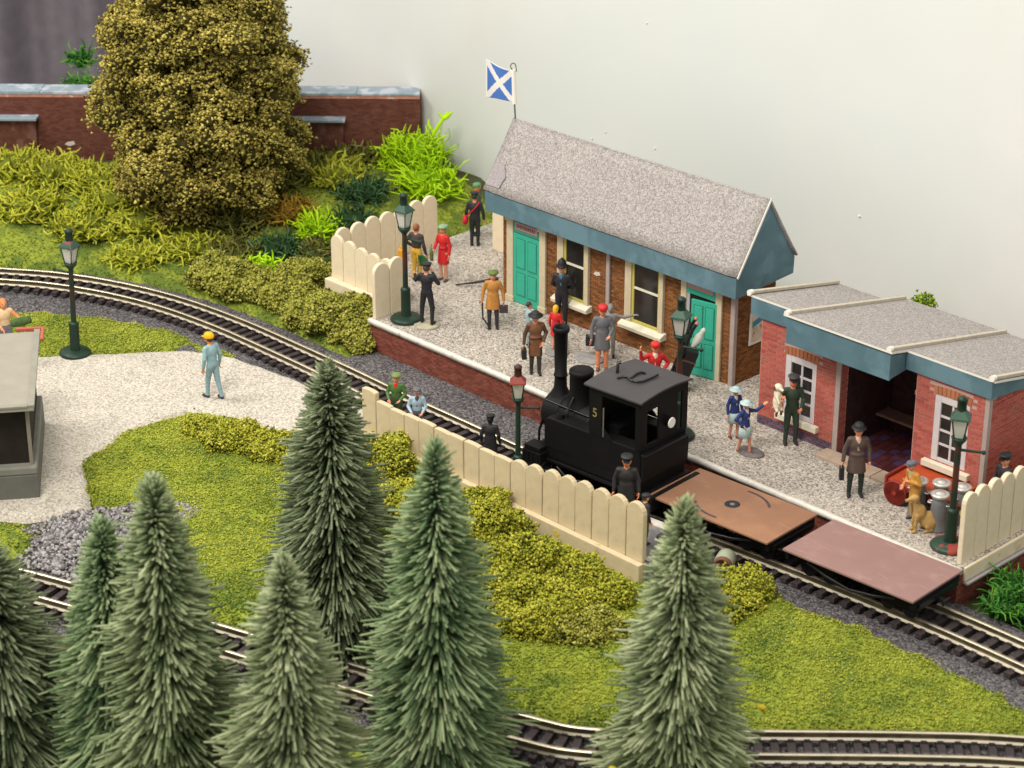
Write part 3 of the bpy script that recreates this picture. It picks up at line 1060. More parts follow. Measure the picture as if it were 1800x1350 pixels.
MB().prism(gb, 'x', 9.21, 9.302).obj("gable", M_blue, st, 0.006)
MB().prism(gb, 'x', 0.67, 0.76).obj("gable", M_blue, st)
mb = MB()
rr = random.Random(21)
mb.add([(0.655, 3.30, 4.06 + .02), (1.15, 3.30, 4.07 + .02), (1.22, 3.48, 4.36), (1.0, 3.66, 4.64), (0.665, 3.62, 4.60)], [(0, 1, 2, 3, 4)], 0)
for v in range(5):
    x, y, z = mb.v[v]
    mb.v[v] = (x, y - 0.02, 4.0 + (y - 3.22) / 1.11 * 1.72 + 0.035)
mb.obj("roof_patch", mat("roof_patch_grey", (0.30, 0.27, 0.28), 0.9, 0.2, 20), st)
mb = MB()
mb.cyl((8.98, 3.42, 3.42), (8.98, 3.5, 2.9), 0.0, 0.0)

MB().prism([(4.30, 2.60), (4.42, 2.57), (4.55, 2.62), (4.52, 2.69), (4.38, 2.68)], 'y', FY - 0.014, FY - 0.004).obj("paint_chip", MATS["chip_white"], st)
# poster on the end wall
po = MB().box(9.012, 9.035, 4.16, 4.86, 1.9, 2.74).obj("poster", M_card, label="white framed poster with blue and orange patches on the station end wall", cat="poster", loc=(0, 0, 0))
MB().box(9.035, 9.039, 4.22, 4.80, 1.97, 2.67).obj("picture", mat("poster_ground", (0.60, 0.52, 0.42), 0.6, 0.2, 5, col2=(0.45, 0.24, 0.12), c2scale=4, c2lo=0.58, c2hi=0.62), po)
MB().prism([(4.24, 2.35), (4.5, 2.42), (4.78, 2.55), (4.79, 2.62), (4.5, 2.58), (4.25, 2.5)], 'x', 9.039, 9.042).obj("picture_patch", mat("poster_blue", (0.06, 0.24, 0.34), 0.6), po)

# flag
fl = thing("flag", "blue flag with white diagonal cross on a white pole at the station roof end", "flag", (0.66, 4.33, 5.98))
mb = MB()
mb.cyl((0.03, 0, -0.28), (0.0, 0, 0.14), 0.02, 0.02, 8, 1)
mb.cyl((0, 0, 0.12), (-0.05, 0, 1.02), 0.06, 0.055, 10, 0)
mb.obj("pole", [M_card, mat("dark_wire", (0.08, 0.08, 0.06), 0.5)], fl)
mb = MB()
mb.tube([(-0.08 + 0.03, 0.0, 0.98)] + [(-0.05 + 0.05 * math.cos(a) + .0, 0.05 * math.cos(a), 1.10 + 0.10 * math.sin(a)) for a in np.linspace(math.pi, 0, 8)] + [(0.02, 0.05, 0.98)], 0.014, 6)
mb.obj("wire_loop", mat("dark_wire", (0.08, 0.08, 0.06), 0.5), fl)
GU, GV = 56, 48
W_, H_ = 0.70, 0.82
vs, fs, mi = [], [], []
for i in range(GU + 1):
    for j in range(GV + 1):
        u, v = i / GU, j / GV
        du = 0.055 * math.sin(u * 5.5 + v * 1.5) * (0.3 + u)
        x = -0.05 - 0.08 * 0 - (u * W_) * 0.70 + du * 0.7
        y = -(u * W_) * 0.72 - du * 0.7
        z = 1.0 - H_ * (1 - v) * 0 - H_ * v + 0.14 * u * (1 - v) + 0.06 * u * u - 0.0 + 0.10 * u * (1 - v) * u + 0.06 * v * u
        vs.append((x, y, z))
for i in range(GU):
    for j in range(GV):
        k = i * (GV + 1) + j
        fs.append((k, k + 1, k + GV + 2, k + GV + 1))
        u, v = (i + .5) / GU, (j + .5) / GV
        cr = min(abs(v - u) * 0.66, abs(v - 1 + u) * 0.66) < 0.078
        bd_ = u > 0.96 or v < 0.03
        mi.append(1 if cr or bd_ else 0)
me = raw_mesh("cloth", vs, [np.array(fs)], [mat("flag_blue", (0.07, 0.18, 0.52), 0.7), mat("flag_white", (0.80, 0.77, 0.74), 0.7)], mi, smooth=True)
fo = link("cloth", me, fl)
sd = fo.modifiers.new("t", 'SOLIDIFY')
sd.thickness = 0.012

# ---------------------------------------------------------------- red brick building
rb = thing("goods_office", "red brick building with flat grey roofs, white windows and dark open bay", "building")
RY = 2.5
X0, X1 = 10.76, 17.05
OP = (13.10, 15.16)
ZT = 3.72
wl = MB()
for a_, b_, w_ in ((X0, OP[0], (11.52, 12.42, 1.5, 3.0)), (OP[1], X1, (15.68, 16.58, 1.78, 3.36))):
    wl.box(a_, w_[0] + .02, RY, RY + 0.28, 0.95, ZT)
    wl.box(w_[1] - .02, b_, RY, RY + 0.28, 0.95, ZT)
    wl.box(w_[0] + .02, w_[1] - .02, RY, RY + 0.28, 0.95, w_[2])
    wl.box(w_[0] + .02, w_[1] - .02, RY, RY + 0.28, w_[3], ZT)
wl.box(X0, X0 + 0.28, RY + 0.28, 5.6, 0.95, 3.45)
wl.box(X1 - 0.28, X1, RY + 0.28, 5.6, 0.95, 3.45)
wl.box(X0 + .28, X1 - .28, 5.3, 5.58, 0.95, 3.4)
wl.obj("wall", M_mortar, rb)
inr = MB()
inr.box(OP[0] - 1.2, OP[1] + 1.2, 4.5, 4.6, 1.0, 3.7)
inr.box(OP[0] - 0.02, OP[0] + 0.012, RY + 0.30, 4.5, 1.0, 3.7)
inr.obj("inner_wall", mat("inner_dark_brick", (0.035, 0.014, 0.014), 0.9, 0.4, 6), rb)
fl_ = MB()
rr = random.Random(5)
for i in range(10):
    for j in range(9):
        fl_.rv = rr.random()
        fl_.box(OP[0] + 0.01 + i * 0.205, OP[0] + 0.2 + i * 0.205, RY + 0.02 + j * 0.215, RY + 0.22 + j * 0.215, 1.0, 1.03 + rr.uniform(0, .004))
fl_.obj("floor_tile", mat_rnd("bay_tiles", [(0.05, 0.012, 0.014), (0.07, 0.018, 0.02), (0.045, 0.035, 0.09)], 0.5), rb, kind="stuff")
WL = (11.52, 12.42, 1.5, 3.0)
WR = (15.68, 16.58, 1.78, 3.36)
holes = [WL, WR, (OP[0], OP[1], 0, 9)]
BL, BH, GP = 0.225, 0.0755, 0.017
left = courses(X0 + 0.02, OP[0] - 0.13, 1.22, ZT - 0.02, [WL], BL, BH, GP)
right = courses(OP[1] + 0.02, X1 - 0.10, 1.22, ZT - 0.02, [WR], BL, BH, GP)
lint = lambda b, w: (w[0] - 0.06 < (b[0] + b[1]) / 2 < w[1] + 0.06 and w[3] < (b[2] + b[3]) / 2 < w[3] + 0.24)
left = [b for b in left if not lint(b, WL)]
right = [b for b in right if not lint(b, WR)]
allb = sorted(right, key=lambda b: b[0]) + sorted(left, key=lambda b: -b[0])
MEB = {}
rr = random.Random(6)
for k, (a, b, z0, z1) in enumerate(allb[:290]):
    key = (round(b - a, 3), round(z1 - z0, 3))
    if key not in MEB:
        MEB[key] = MB().box(-key[0] / 2, key[0] / 2, -0.012, 0.03, -key[1] / 2, key[1] / 2).mesh("brick", M_brick_red)
    o = link("brick", MEB[key], rb)
    o.location = ((a + b) / 2, RY + rr.uniform(-.004, .003), (z0 + z1) / 2)
brick_stuff(allb[290:], lambda u, z, d: (u, RY - d, z), 0.012, 0.03, M_brick_red, rb, 14)
brick_stuff(courses(X0, OP[0] - 0.13, 1.0, 1.21, (), BL, BH, GP) + courses(OP[1] + .02, X1 - 0.1, 1.0, 1.21, (), BL, BH, GP), lambda u, z, d: (u, RY - d, z), 0.022, 0.03, M_brick_blue, rb, 15)
brick_stuff(courses(RY + 0.1, 5.6, 1.0, 3.6, (), BL, BH, GP), lambda u, z, d: (X1 + d, u, z), 0.012, 0.03, M_brick_red, rb, 16)
brick_stuff(courses(RY + 0.02, RY + 0.27, 1.0, 3.6, (), BL, BH, GP), lambda u, z, d: (OP[0] + d, u, z), 0.012, 0.03, M_brick_red, rb, 17)
MB().box(OP[0] - 0.12, OP[0] + 0.015, RY - 0.02, RY + 0.012, 1.0, ZT).obj("corner_strip", M_pipe, rb)
MB().box(X1 - 0.09, X1 + 0.02, RY - 0.02, RY + 0.10, 1.0, ZT).obj("corner_strip", M_pipe, rb)
M_winframe = mat("lilac_white_frame", (0.56, 0.52, 0.53), 0.6, 0.05, 6)
for W in (WL, WR):
    x0, x1, z0, z1 = W
    f = MB()
    f.box(x0, x0 + 0.16, RY - 0.01, RY + 0.10, z0, z1)
    f.box(x1 - 0.12, x1, RY - 0.01, RY + 0.10, z0, z1)
    f.box(x0 + .16, x1 - .12, RY - 0.008, RY + 0.10, z1 - 0.16, z1)
    f.box(x0 + .16, x1 - .12, RY - 0.008, RY + 0.10, z0, z0 + 0.10)
    wdw = f.obj("window", M_winframe, rb, 0.008)
    a, b, c, d = x0 + 0.16, x1 - 0.12, z0 + 0.10, z1 - 0.16
    rows = 4
    g = MB()
    g.box((a + b) / 2 - 0.025, (a + b) / 2 + 0.025, RY + 0.01, RY + 0.05, c, d)
    for k in range(1, rows):
        zz = c + (d - c) * k / rows
        g.box(a, b, RY + 0.012, RY + 0.048, zz - 0.024, zz + 0.024)
    g.obj("glazing_bar", M_winframe, wdw)
    for i in range(2):
        for k in range(rows):
            MB().box(a + (b - a) * i / 2, a + (b - a) * (i + 1) / 2, RY + 0.035, RY + 0.05, c + (d - c) * k / rows, c + (d - c) * (k + 1) / rows).obj("pane", M_pane, wdw)
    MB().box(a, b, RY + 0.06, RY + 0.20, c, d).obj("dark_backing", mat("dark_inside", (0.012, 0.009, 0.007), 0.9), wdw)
    MB().box(x0 - 0.16, x1 + 0.16, RY - 0.14, RY + 0.02, z0 - 0.15, z0 - 0.004).obj("sill", M_sill, wdw, 0.012)
    n = 9
    for k in range(n):
        t0 = (k + 0.5) / n - 0.5
        o = MB().box(-0.047, 0.047, -0.02, 0.03, -0.10, 0.10).obj("lintel_brick", M_lintel, wdw)
        o.location = ((x0 + x1) / 2 + t0 * (x1 - x0 + 0.1), RY, z1 + 0.115 - 0.12 * t0 * t0)
        o.rotation_euler = (0, t0 * 0.30, 0)
# roofs: three flat sheets falling to the back, white edges, batten ribs
SL = 0.2
zr = lambda y: 4.26 - SL * (y - 1.9)
M_rib = mat("beige_batten", (0.50, 0.45, 0.36), 0.8, 0.1, 8)


def roof_sheet(x0, x1, y0, y1, name, dz=0.0):
    t = 0.05
    v = [(x0, y0, zr(y0) + dz), (x1, y0, zr(y0) + dz), (x1, y1, zr(y1) + dz), (x0, y1, zr(y1) + dz)]
    v += [(a, b, c - t) for a, b, c in v]
    mb = MB()
    mb.add(v, [(0, 1, 2, 3)], 0)
    mb.add(v, [(7, 6, 5, 4), (4, 5, 1, 0), (5, 6, 2, 1), (6, 7, 3, 2), (7, 4, 0, 3)], 1)
    return mb.obj(name, [M_roof, M_card], rb)


roof_sheet(10.34, 11.90, 2.42, 5.75, "roof")
roof_sheet(11.90, 14.92, 1.84, 6.35, "roof", 0.018)
roof_sheet(14.92, 17.20, 2.42, 6.35, "roof", 0.004)


def rib(x, y0, y1):
    m = MB()
    m.bar((x, y0, zr(y0) + 0.055), (x, y1, zr(y1) + 0.055), 0.10, 0.075)
    o = m.obj("roof_rib", M_rib, rb, 0.012)
    MB().cyl((x, y0 - 0.05, zr(y0) + 0.05), (x, y0 + 0.07, zr(y0) + 0.045), 0.07, 0.06, 10).obj("rib_end", M_card, o)


rib(10.42, 2.44, 5.72)
rib(11.97, 1.90, 6.3)
rib(14.82, 1.90, 6.3)
rib(17.12, 2.44, 6.3)
MB().box(10.46, 11.96, 2.43, 2.487, 3.66, 4.10).obj("fascia", M_blue, rb, 0.006)
MB().box(14.88, 17.12, 2.43, 2.487, 3.70, 4.10).obj("fascia", M_blue, rb, 0.006)
MB().prism([(2.432, 3.70), (5.7, 3.40), (5.7, 3.45), (2.432, 4.10)], 'x', 17.07, 17.124).obj("fascia", M_blue, rb)
MB().prism([(2.432, 3.70), (5.7, 3.2), (5.7, 3.45), (2.432, 4.10)], 'x', 10.47, 10.52).obj("fascia", M_blue, rb)
cn = MB()
cn.box(11.97, 14.86, 1.88, 1.94, 3.58, 4.20)
cn.prism([(1.942, 3.60), (2.5, 3.66), (2.5, 4.05), (1.942, 4.16)], 'x', 14.80, 14.858)
cn.prism([(1.942, 3.60), (2.5, 3.66), (2.5, 4.05), (1.942, 4.16)], 'x', 11.972, 12.03)
cn.obj("canopy_fascia", M_blue, rb, 0.006)
mb = MB()
mb.box(OP[0] + .02, OP[1] + 0.6, 3.9, 4.35, 1.52, 1.58)
mb.obj("bench_seat", mat("bench_wood", (0.17, 0.09, 0.07), 0.7, 0.2, 6), rb)
MB().box(14.55, 14.65, 3.95, 4.05, 1.03, 1.52).obj("bench_leg", MATS["bench_wood"], rb)
MB().box(OP[1] - 0.10, OP[1], 2.60, 3.2, 3.1, 3.2).obj("canopy_bracket", mat("bracket_wood", (0.30, 0.18, 0.12), 0.7), rb)
M_slab = mat("paving_slab", (0.38, 0.29, 0.22), 0.85, 0.12, 5, 0.3, 25)
for k in range(3):
    MB().box(12.86 + k * 0.80, 13.645 + k * 0.80, 2.02, 2.478, 0.99, 1.075 + 0.004 * (k % 2)).obj("paving_slab", M_slab, rb, 0.01)

# ---------------------------------------------------------------- gas lamps
M_lampg = mat("lamp_green", (0.011, 0.032, 0.020), 0.42, 0.15, 5)
M_lampgr = mat("lamp_green_red", (0.012, 0.028, 0.019), 0.42, col2=(0.075, 0.022, 0.014), c2scale=1.3, c2lo=0.46, c2hi=0.56)
M_lampred = mat("lamp_red", (0.22, 0.04, 0.03), 0.5, 0.15, 6)
M_lampgl = mat("lamp_roof_green", (0.030, 0.078, 0.052), 0.45, 0.1, 4, col2=(0.27, 0.055, 0.045), c2scale=2.2, c2lo=0.55, c2hi=0.6)
M_lglass = mat_glass("lantern_glass")
M_wick = mat("lamp_mantle", (0.55, 0.52, 0.45), 0.5)


def lamp(label, loc, rotz, variant=0, sc=1.0, tilt=(0, 0)):
    """variant: 0 all green, 1 red worn post and red roof"""
    L_ = thing("gas_lamp", label, "street lamp", loc, rotz, "gas lamps of the station")
    L_.scale = (sc, sc, sc)
    L_.rotation_euler = (tilt[0], tilt[1], rotz)
    pm = (M_lampg, M_lampgr, M_lampgr, M_lampgr)[variant]
    rm = (M_lampgl, M_lampred, M_lampgl, M_lampgl)[variant]
    mb = MB().lathe([(0.40, 0.0), (0.42, 0.05), (0.37, 0.11), (0.20, 0.14), (0.14, 0.15)], n=24)
    mb.obj("base", mat("lamp_base_red", (0.022, 0.055, 0.038), 0.45, col2=(0.30, 0.05, 0.04), c2scale=2.4, c2lo=0.50, c2hi=0.56) if variant == 3 else M_lampg, L_)
    MB().lathe([(0.14, 0.13), (0.13, 0.2), (0.125, 0.82), (0.135, 0.84), (0.12, 0.9), (0.07, 0.93)], n=16).obj("pedestal", M_lampg, L_)
    MB().lathe([(0.072, 0.9), (0.066, 1.8), (0.062, 2.42)], n=12).obj("post", pm, L_)
    mb = MB()
    mb.cyl((0.0, 0, 2.28), (0.50, 0, 2.28), 0.035, 0.03, 8)
    mb.ball((0.52, 0, 2.28), 0.05)
    mb.obj("ladder_bar", M_lampg, L_)
    mb = MB().lathe([(0.062, 2.38), (0.10, 2.44), (0.15, 2.5), (0.17, 2.56), (0.13, 2.57)], n=12)
    for sx in (-1, 1):
        for sy in (-1, 1):
            mb.bar((0.075 * sx, 0.075 * sy, 2.52), (0.11 * sx, 0.11 * sy, 2.60), 0.035, 0.035)
    mb.obj("lantern_cup", M_lampg, L_)
    fr = MB()
    zb, zt, rb_, rt = 2.58, 3.03, 0.10, 0.165
    fr.box(-rb_ - .01, rb_ + .01, -rb_ - .01, rb_ + .01, zb - 0.03, zb)
    for sx in (-1, 1):
        for sy in (-1, 1):
            fr.bar((rb_ * sx, rb_ * sy, zb), (rt * sx, rt * sy, zt), 0.024, 0.024)
    fr.obj("lantern_frame", M_lampg, L_)
    for k in range(4):
        a = k * math.pi / 2
        ca, sa = math.cos(a), math.sin(a)
        R_ = lambda x, y, z: (x * ca - y * sa, x * sa + y * ca, z)
        g = MB()
        v = [R_(rb_, -rb_ + .012, zb), R_(rb_, rb_ - .012, zb), R_(rt, rt - .012, zt), R_(rt, -rt + .012, zt)]
        v2 = [R_(rb_ - .012, -rb_ + .012, zb), R_(rb_ - .012, rb_ - .012, zb), R_(rt - .012, rt - .012, zt), R_(rt - .012, -rt + .012, zt)]
        g.add(v + v2, [(0, 1, 2, 3), (7, 6, 5, 4), (0, 4, 5, 1), (1, 5, 6, 2), (2, 6, 7, 3), (3, 7, 4, 0)])
        g.obj("lantern_pane", M_lglass, L_)
    MB().cyl((0, 0, zb), (0, 0, zb + 0.28), 0.03, 0.035, 8).obj("mantle", M_wick, L_)
    rf_ = MB()
    p0, p1 = 0.20, 0.08
    v = [(-p0, -p0, zt), (p0, -p0, zt), (p0, p0, zt), (-p0, p0, zt), (-p1, -p1, zt + 0.16), (p1, -p1, zt + 0.16), (p1, p1, zt + 0.16), (-p1, p1, zt + 0.16)]
    rf_.add(v, [(3, 2, 1, 0), (4, 5, 6, 7), (0, 1, 5, 4), (1, 2, 6, 5), (2, 3, 7, 6), (3, 0, 4, 7)])
    rf_.box(-p0 - .01, p0 + .01, -p0 - .01, p0 + .01, zt - 0.03, zt - 0.001)
    rf_.obj("lantern_roof", rm, L_, 0.012)
    MB().lathe([(0.10, zt + 0.15), (0.095, zt + 0.36), (0.11, zt + 0.37), (0.105, zt + 0.42), (0.05, zt + 0.46)], n=14).obj("vent_cap", mat('lamp_cap_dark', (0.06, 0.022, 0.018), 0.5) if variant == 1 else M_lampg, L_)
    return L_


lamp("green gas lamp with red worn post at the edge of the gravel yard", (-5.28, -5.78, 0.2), rad(200), 2, tilt=(0.0, -0.035))
lamp("dark green gas lamp at the platform corner next to the guard with the flag", (0.41, 0.66, HP), rad(10), 2)
lamp("gas lamp with a plain green post and red roof behind the long cream fence", (8.72, -3.36, 0.62), rad(45), 1, 0.86)
bpy.context.view_layer.update()
for ch in COL.objects:
    if ch.name.startswith("post") and ch.parent and "behind the long cream" in ch.parent.get("label", ""):
        ch.data.materials[0] = M_lampg
lamp("gas lamp with pale pigeon perched by its lantern behind the black engine", (9.98, 0.56, HP), rad(20), 2, tilt=(0, 0))
lamp("gas lamp with red splashed base at the right end of the platform", (17.57, 0.70, HP), rad(30), 3, tilt=(-0.0, 0.0))
# pale bird-like bracket by the lantern of the fourth lamp: a pigeon
pg = thing("pigeon", "pale grey pigeon clinging beside the lantern of the lamp behind the engine", "bird", (10.24, 0.83, 3.42), rad(60))
mb = MB()
mb.lathe([(0.01, -0.24), (0.05, -0.16), (0.095, 0.0), (0.085, 0.12), (0.05, 0.2), (0.055, 0.26), (0.045, 0.31), (0.01, 0.34)], n=12)
mb.cyl((0, -0.045, 0.28), (0, -0.09, 0.27), 0.015, 0.003, 6)
o = mb.obj("body", mat("pigeon_white", (0.50, 0.52, 0.46), 0.7, 0.1, 8), pg)
o.rotation_euler = (0.0, 0.55, 0)
mb = MB().lathe([(0.01, -0.34), (0.07, -0.24), (0.085, -0.05), (0.03, 0.1)], n=10)
o = mb.obj("wing", mat("pigeon_green", (0.07, 0.10, 0.07), 0.7), pg)
o.location = (0.05, 0.04, -0.02)
o.rotation_euler = (0.1, 0.75, 0)

# ---------------------------------------------------------------- hut at the left edge
M_hutroof = mat("hut_roof", (0.29, 0.27, 0.225), 0.7, 0.06, 2, 0.15, 12)
M_hutgrey = mat("hut_grey", (0.13, 0.13, 0.115), 0.7, 0.1, 3)
M_hutdark = mat("hut_dark", (0.022, 0.016, 0.013), 0.9, 0.3, 3)
hx = thing("lineside_hut", "grey lineside hut with flat panelled roof and dark open front", "hut", (1.02, -11.0, 0.18), rad(-35))
# local: -x runs away from the corner along the right-hand side, -y to the left of the picture
MB().box(-4.0, 0.0, -3.4, 0.0, 0.0, 0.62).obj("base", M_hutgrey, hx, 0.02)
MB().box(-3.95, 0.0, -3.35, -0.0, 0.622, 0.82).obj("sill_step", mat("hut_step", (0.20, 0.20, 0.175), 0.7, 0.1, 3), hx, 0.04)
MB().box(-3.9, -0.25, -3.3, -0.12, 0.8, 2.3).obj("wall", M_hutdark, hx)
MB().box(-0.25, -0.12, -0.16, -0.08, 0.8, 2.25).obj("corner_post", mat("hut_post", (0.24, 0.21, 0.17), 0.7), hx, 0.01)
MB().box(-4.3, 0.10, -3.6, 0.06, 2.25, 2.33).obj("roof", M_hutroof, hx, 0.01)
mb = MB()
mb.box(-4.3, 0.10, -0.07, 0.075, 2.331, 2.40)
mb.box(-0.03, 0.115, -3.6, -0.072, 2.331, 2.39)
for k in range(3):
    mb.box(-4.3, -0.03, -0.98 - k * 0.95, -0.95 - k * 0.95, 2.331, 2.352)
mb.obj("roof_rim", mat("hut_rim", (0.25, 0.24, 0.20), 0.65, 0.08, 4), hx, 0.01)
mb = MB()
mb.bar((-4.42, -0.5, 2.35), (-4.42, 0.10, 2.35), 0.08, 0.09)
mb.bar((-4.46, 0.13, 2.35), (-3.7, 0.13, 2.35), 0.08, 0.09)
mb.obj("gutter", mat("gutter_red", (0.42, 0.10, 0.07), 0.6), hx, 0.02)
MB().cyl((-2.4, -1.72, 2.33), (-2.4, -1.72, 2.62), 0.14, 0.12, 14).obj("roof_vent", M_hutgrey, hx)

# ---------------------------------------------------------------- steam engine
M_blk = mat("engine_black", (0.006, 0.0055, 0.0062), 0.55, 0.15, 3, spec=0.16)
M_blk_m = mat("engine_roof_black", (0.055, 0.050, 0.053), 0.62, 0.10, 2)
M_blk_g = mat("engine_gloss_black", (0.006, 0.006, 0.007), 0.30, spec=0.4)
M_steel = mat("bright_steel", (0.40, 0.38, 0.34), 0.35, metal=0.8)
M_gold = mat("gold_number", (0.24, 0.185, 0.06), 0.5)
en = thing("steam_engine", "small black tank engine with tall chimney standing at the platform", "locomotive", (9.75, -1.73, RAILTOP), rad(4))
# local x from -1.9 (front, at the left) to +1.9 (rear); z from the rails
MB().box(-1.50, 1.9, -0.84, 0.84, 0.62, 0.70).obj("footplate", M_blk, en, 0.015)
MB().box(-1.65, 1.8, -0.30, 0.30, 0.2, 0.62).obj("frame", M_blk, en)
mb = MB()
mb.lathe([(0.42, -1.40), (0.44, -1.36), (0.44, 0.35)], (0, 0, 1.50), 28, axis='x')
mb.obj("boiler", M_blk, en)
mb = MB()
mb.lathe([(0.02, -1.50), (0.26, -1.485), (0.38, -1.46), (0.455, -1.44), (0.47, -1.40), (0.47, -1.00), (0.445, -0.97)], (0, 0, 1.50), 28, axis='x')
mb.obj("smokebox", M_blk, en)
MB().box(-1.38, -0.95, -0.40, 0.40, 0.7, 1.25).obj("saddle", M_blk, en, 0.03)
mb = MB()
for zz in (1.40, 1.60):
    mb.bar((-1.51, -0.28, zz), (-1.51, 0.28, zz), 0.05, 0.03)
mb.ball((-1.52, 0, 1.50), 0.05)
mb.obj("smokebox_door_hinge", M_blk_g, en)
for xb in (-0.75, -0.1):
    MB().lathe([(0.443, -0.025), (0.453, -0.02), (0.453, 0.02), (0.443, 0.025)], (xb, 0, 1.50), 28, axis='x').obj("boiler_band", M_blk_g, en)
ch = MB().lathe([(0.26, 1.88), (0.21, 1.97), (0.155, 2.08), (0.138, 2.30), (0.138, 2.36), (0.158, 2.37), (0.158, 2.41), (0.138, 2.42), (0.158, 3.42), (0.19, 3.45), (0.20, 3.50), (0.19, 3.56), (0.14, 3.56), (0.13, 3.40), (0.125, 3.0), (0.0001, 3.0)], (-1.24, 0, 0), 24)
ch.obj("chimney", M_blk, en)
MB().lathe([(0.36, 1.80), (0.30, 1.92), (0.27, 2.05), (0.27, 2.58), (0.285, 2.60), (0.285, 2.67), (0.26, 2.70), (0.10, 2.72), (0.0001, 2.725)], (-0.62, 0, 0), 24).obj("dome", M_blk, en)
mb = MB()
mb.cyl((-1.42, 0.30, 1.95), (-1.42, 0.30, 2.36), 0.09, 0.09, 12)
mb.cyl((-1.42, 0.30, 2.36), (-1.42, 0.30, 2.46), 0.055, 0.045, 10)
mb.cyl((-1.42, 0.30, 2.16), (-1.56, 0.30, 2.16), 0.08, 0.09, 12)
mb.bar((-1.42, 0.3, 1.98), (-1.35, 0.22, 1.84), 0.06, 0.06)
mb.obj("headlamp", M_blk_g, en)
for s in (-1, 1):
    tk = MB()
    tk.prism([(-1.02, 0.71), (1.75, 0.71), (1.75, 1.72), (-0.94, 1.70), (-1.02, 1.60)], 'y', *((-0.80, -0.42) if s < 0 else (0.42, 0.80)))
    tk.obj("side_tank", M_blk, en, 0.025)
    MB().box(-1.1, 1.7, s * 0.80 - 0.012, s * 0.80 + 0.012, 1.60 - .62, 1.62 - .62).obj("tank_strip", M_blk_g, en)
    cy = MB()
    cy.box(-1.46, -0.92, s * 0.86 - 0.2, s * 0.86 + 0.2, 0.56, 0.86)
    cy.box(-1.42, -0.96, s * 0.86 - 0.17, s * 0.86 + 0.17, 0.86, 0.98)
    cy.cyl((-1.50, s * 0.90, 0.44), (-0.88, s * 0.90, 0.44), 0.18, 0.18, 18)
    cy.cyl((-1.60, s * 0.90, 0.44), (-1.50, s * 0.90, 0.44), 0.13, 0.15, 16)
    for k in range(4):
        cy.box(-1.44 + k * 0.14, -1.40 + k * 0.14, s * 0.86 - 0.215, s * 0.86 + 0.215, 0.58, 0.84)
    cy.obj("cylinder_block", M_blk, en, 0.012)
    rd = MB()
    rd.cyl((-0.88, s * 0.92, 0.44), (-0.62, s * 0.92, 0.44), 0.028, 0.028, 8)
    rd.bar((-0.70, s * 0.93, 0.44), (0.42, s * 0.93, 0.30), 0.035, 0.07)
    rd.obj("piston_rod", M_steel, en)
    MB().bar((-0.72, s * 0.86, 0.28), (1.32, s * 0.86, 0.28), 0.03, 0.07).obj("coupling_rod", M_steel, en)
    sl_ = MB()
    sl_.bar((-0.88, s * 0.94, 0.53), (-0.55, s * 0.94, 0.53), 0.05, 0.03)
    sl_.bar((-0.88, s * 0.94, 0.36), (-0.55, s * 0.94, 0.36), 0.05, 0.03)
    sl_.bar((-0.5, s * 0.88, 0.6), (-0.5, s * 0.88, 0.3), 0.08, 0.05)
    sl_.tube([(-0.55, s * 0.9, 0.62), (-0.3, s * 0.93, 0.50), (0.0, s * 0.93, 0.47), (0.3, s * 0.9, 0.52)], 0.03)
    sl_.obj("slide_bar", M_blk_g, en)
    for xw in (-0.72, 0.30, 1.32):
        wh = MB()
        wh.lathe([(0.36, -0.05), (0.36, 0.01), (0.30, 0.03), (0.28, 0.03)], (xw, s * 0.42, 0.31), 24, axis='y')
        for k in range(10):
            a = 2 * math.pi * k / 10
            wh.bar((xw, s * 0.42, 0.31), (xw + 0.3 * math.cos(a), s * 0.42, 0.31 + 0.3 * math.sin(a)), 0.035, 0.035)
        wh.cyl((xw, s * 0.40, 0.31), (xw, s * 0.86, 0.31), 0.07, 0.06, 10)
        wh.obj("wheel", M_blk, en)
    st_ = MB()
    st_.bar((1.62, s * 0.82, 0.66), (1.62, s * 0.82, 0.18), 0.05, 0.03)
    st_.bar((1.30, s * 0.82, 0.66), (1.30, s * 0.82, 0.18), 0.05, 0.03)
    st_.box(1.28, 1.66, s * 0.86 - .07, s * 0.86 + .07, 0.17, 0.2)
    st_.obj("cab_step", M_blk, en)
    cs = MB()
    # cab side: front panel, lower panel, rear post, top rail, leaving the tall opening
    y0, y1 = s * 0.80 - 0.022, s * 0.80 + 0.022
    cs.box(0.30, 0.66, y0, y1, 1.72, 2.90)
    cs.box(1.60, 1.76, y0, y1, 1.72, 2.90)
    cs.box(0.66, 1.60, y0, y1, 2.72, 2.90)
    cs.prism([(0.66, 1.72), (0.95, 1.72), (0.66, 1.98)], 'y', y0, y1)
    cs.obj("cab_side", M_blk, en, 0.006)
    MB().cyl((0.72, s * 0.83, 1.75), (0.72, s * 0.83, 2.45), 0.016, 0.016, 6).obj("handrail", M_steel, en)
MB().box(0.28, 0.34, -0.778, 0.778, 0.7, 2.92).obj("cab_front", M_blk, en)
cr_ = MB()
XR = 1.76
cr_.box(XR - 0.045, XR, -0.778, 0.778, 0.7, 1.80)
cr_.box(XR - 0.045, XR, -0.778, -0.60, 1.80, 2.93)
cr_.box(XR - 0.045, XR, 0.62, 0.778, 1.80, 2.93)
cr_.box(XR - 0.045, XR, -0.20, 0.30, 1.80, 2.93)
cr_.box(XR - 0.045, XR, -0.60, -0.20, 2.60, 2.94)
cr_.box(XR - 0.045, XR, 0.30, 0.62, 2.70, 2.94)
cr_.box(XR - 0.045, XR, 0.30, 0.46, 1.80, 2.70)
cr_.obj("cab_rear", M_blk, en)
bk = MB()
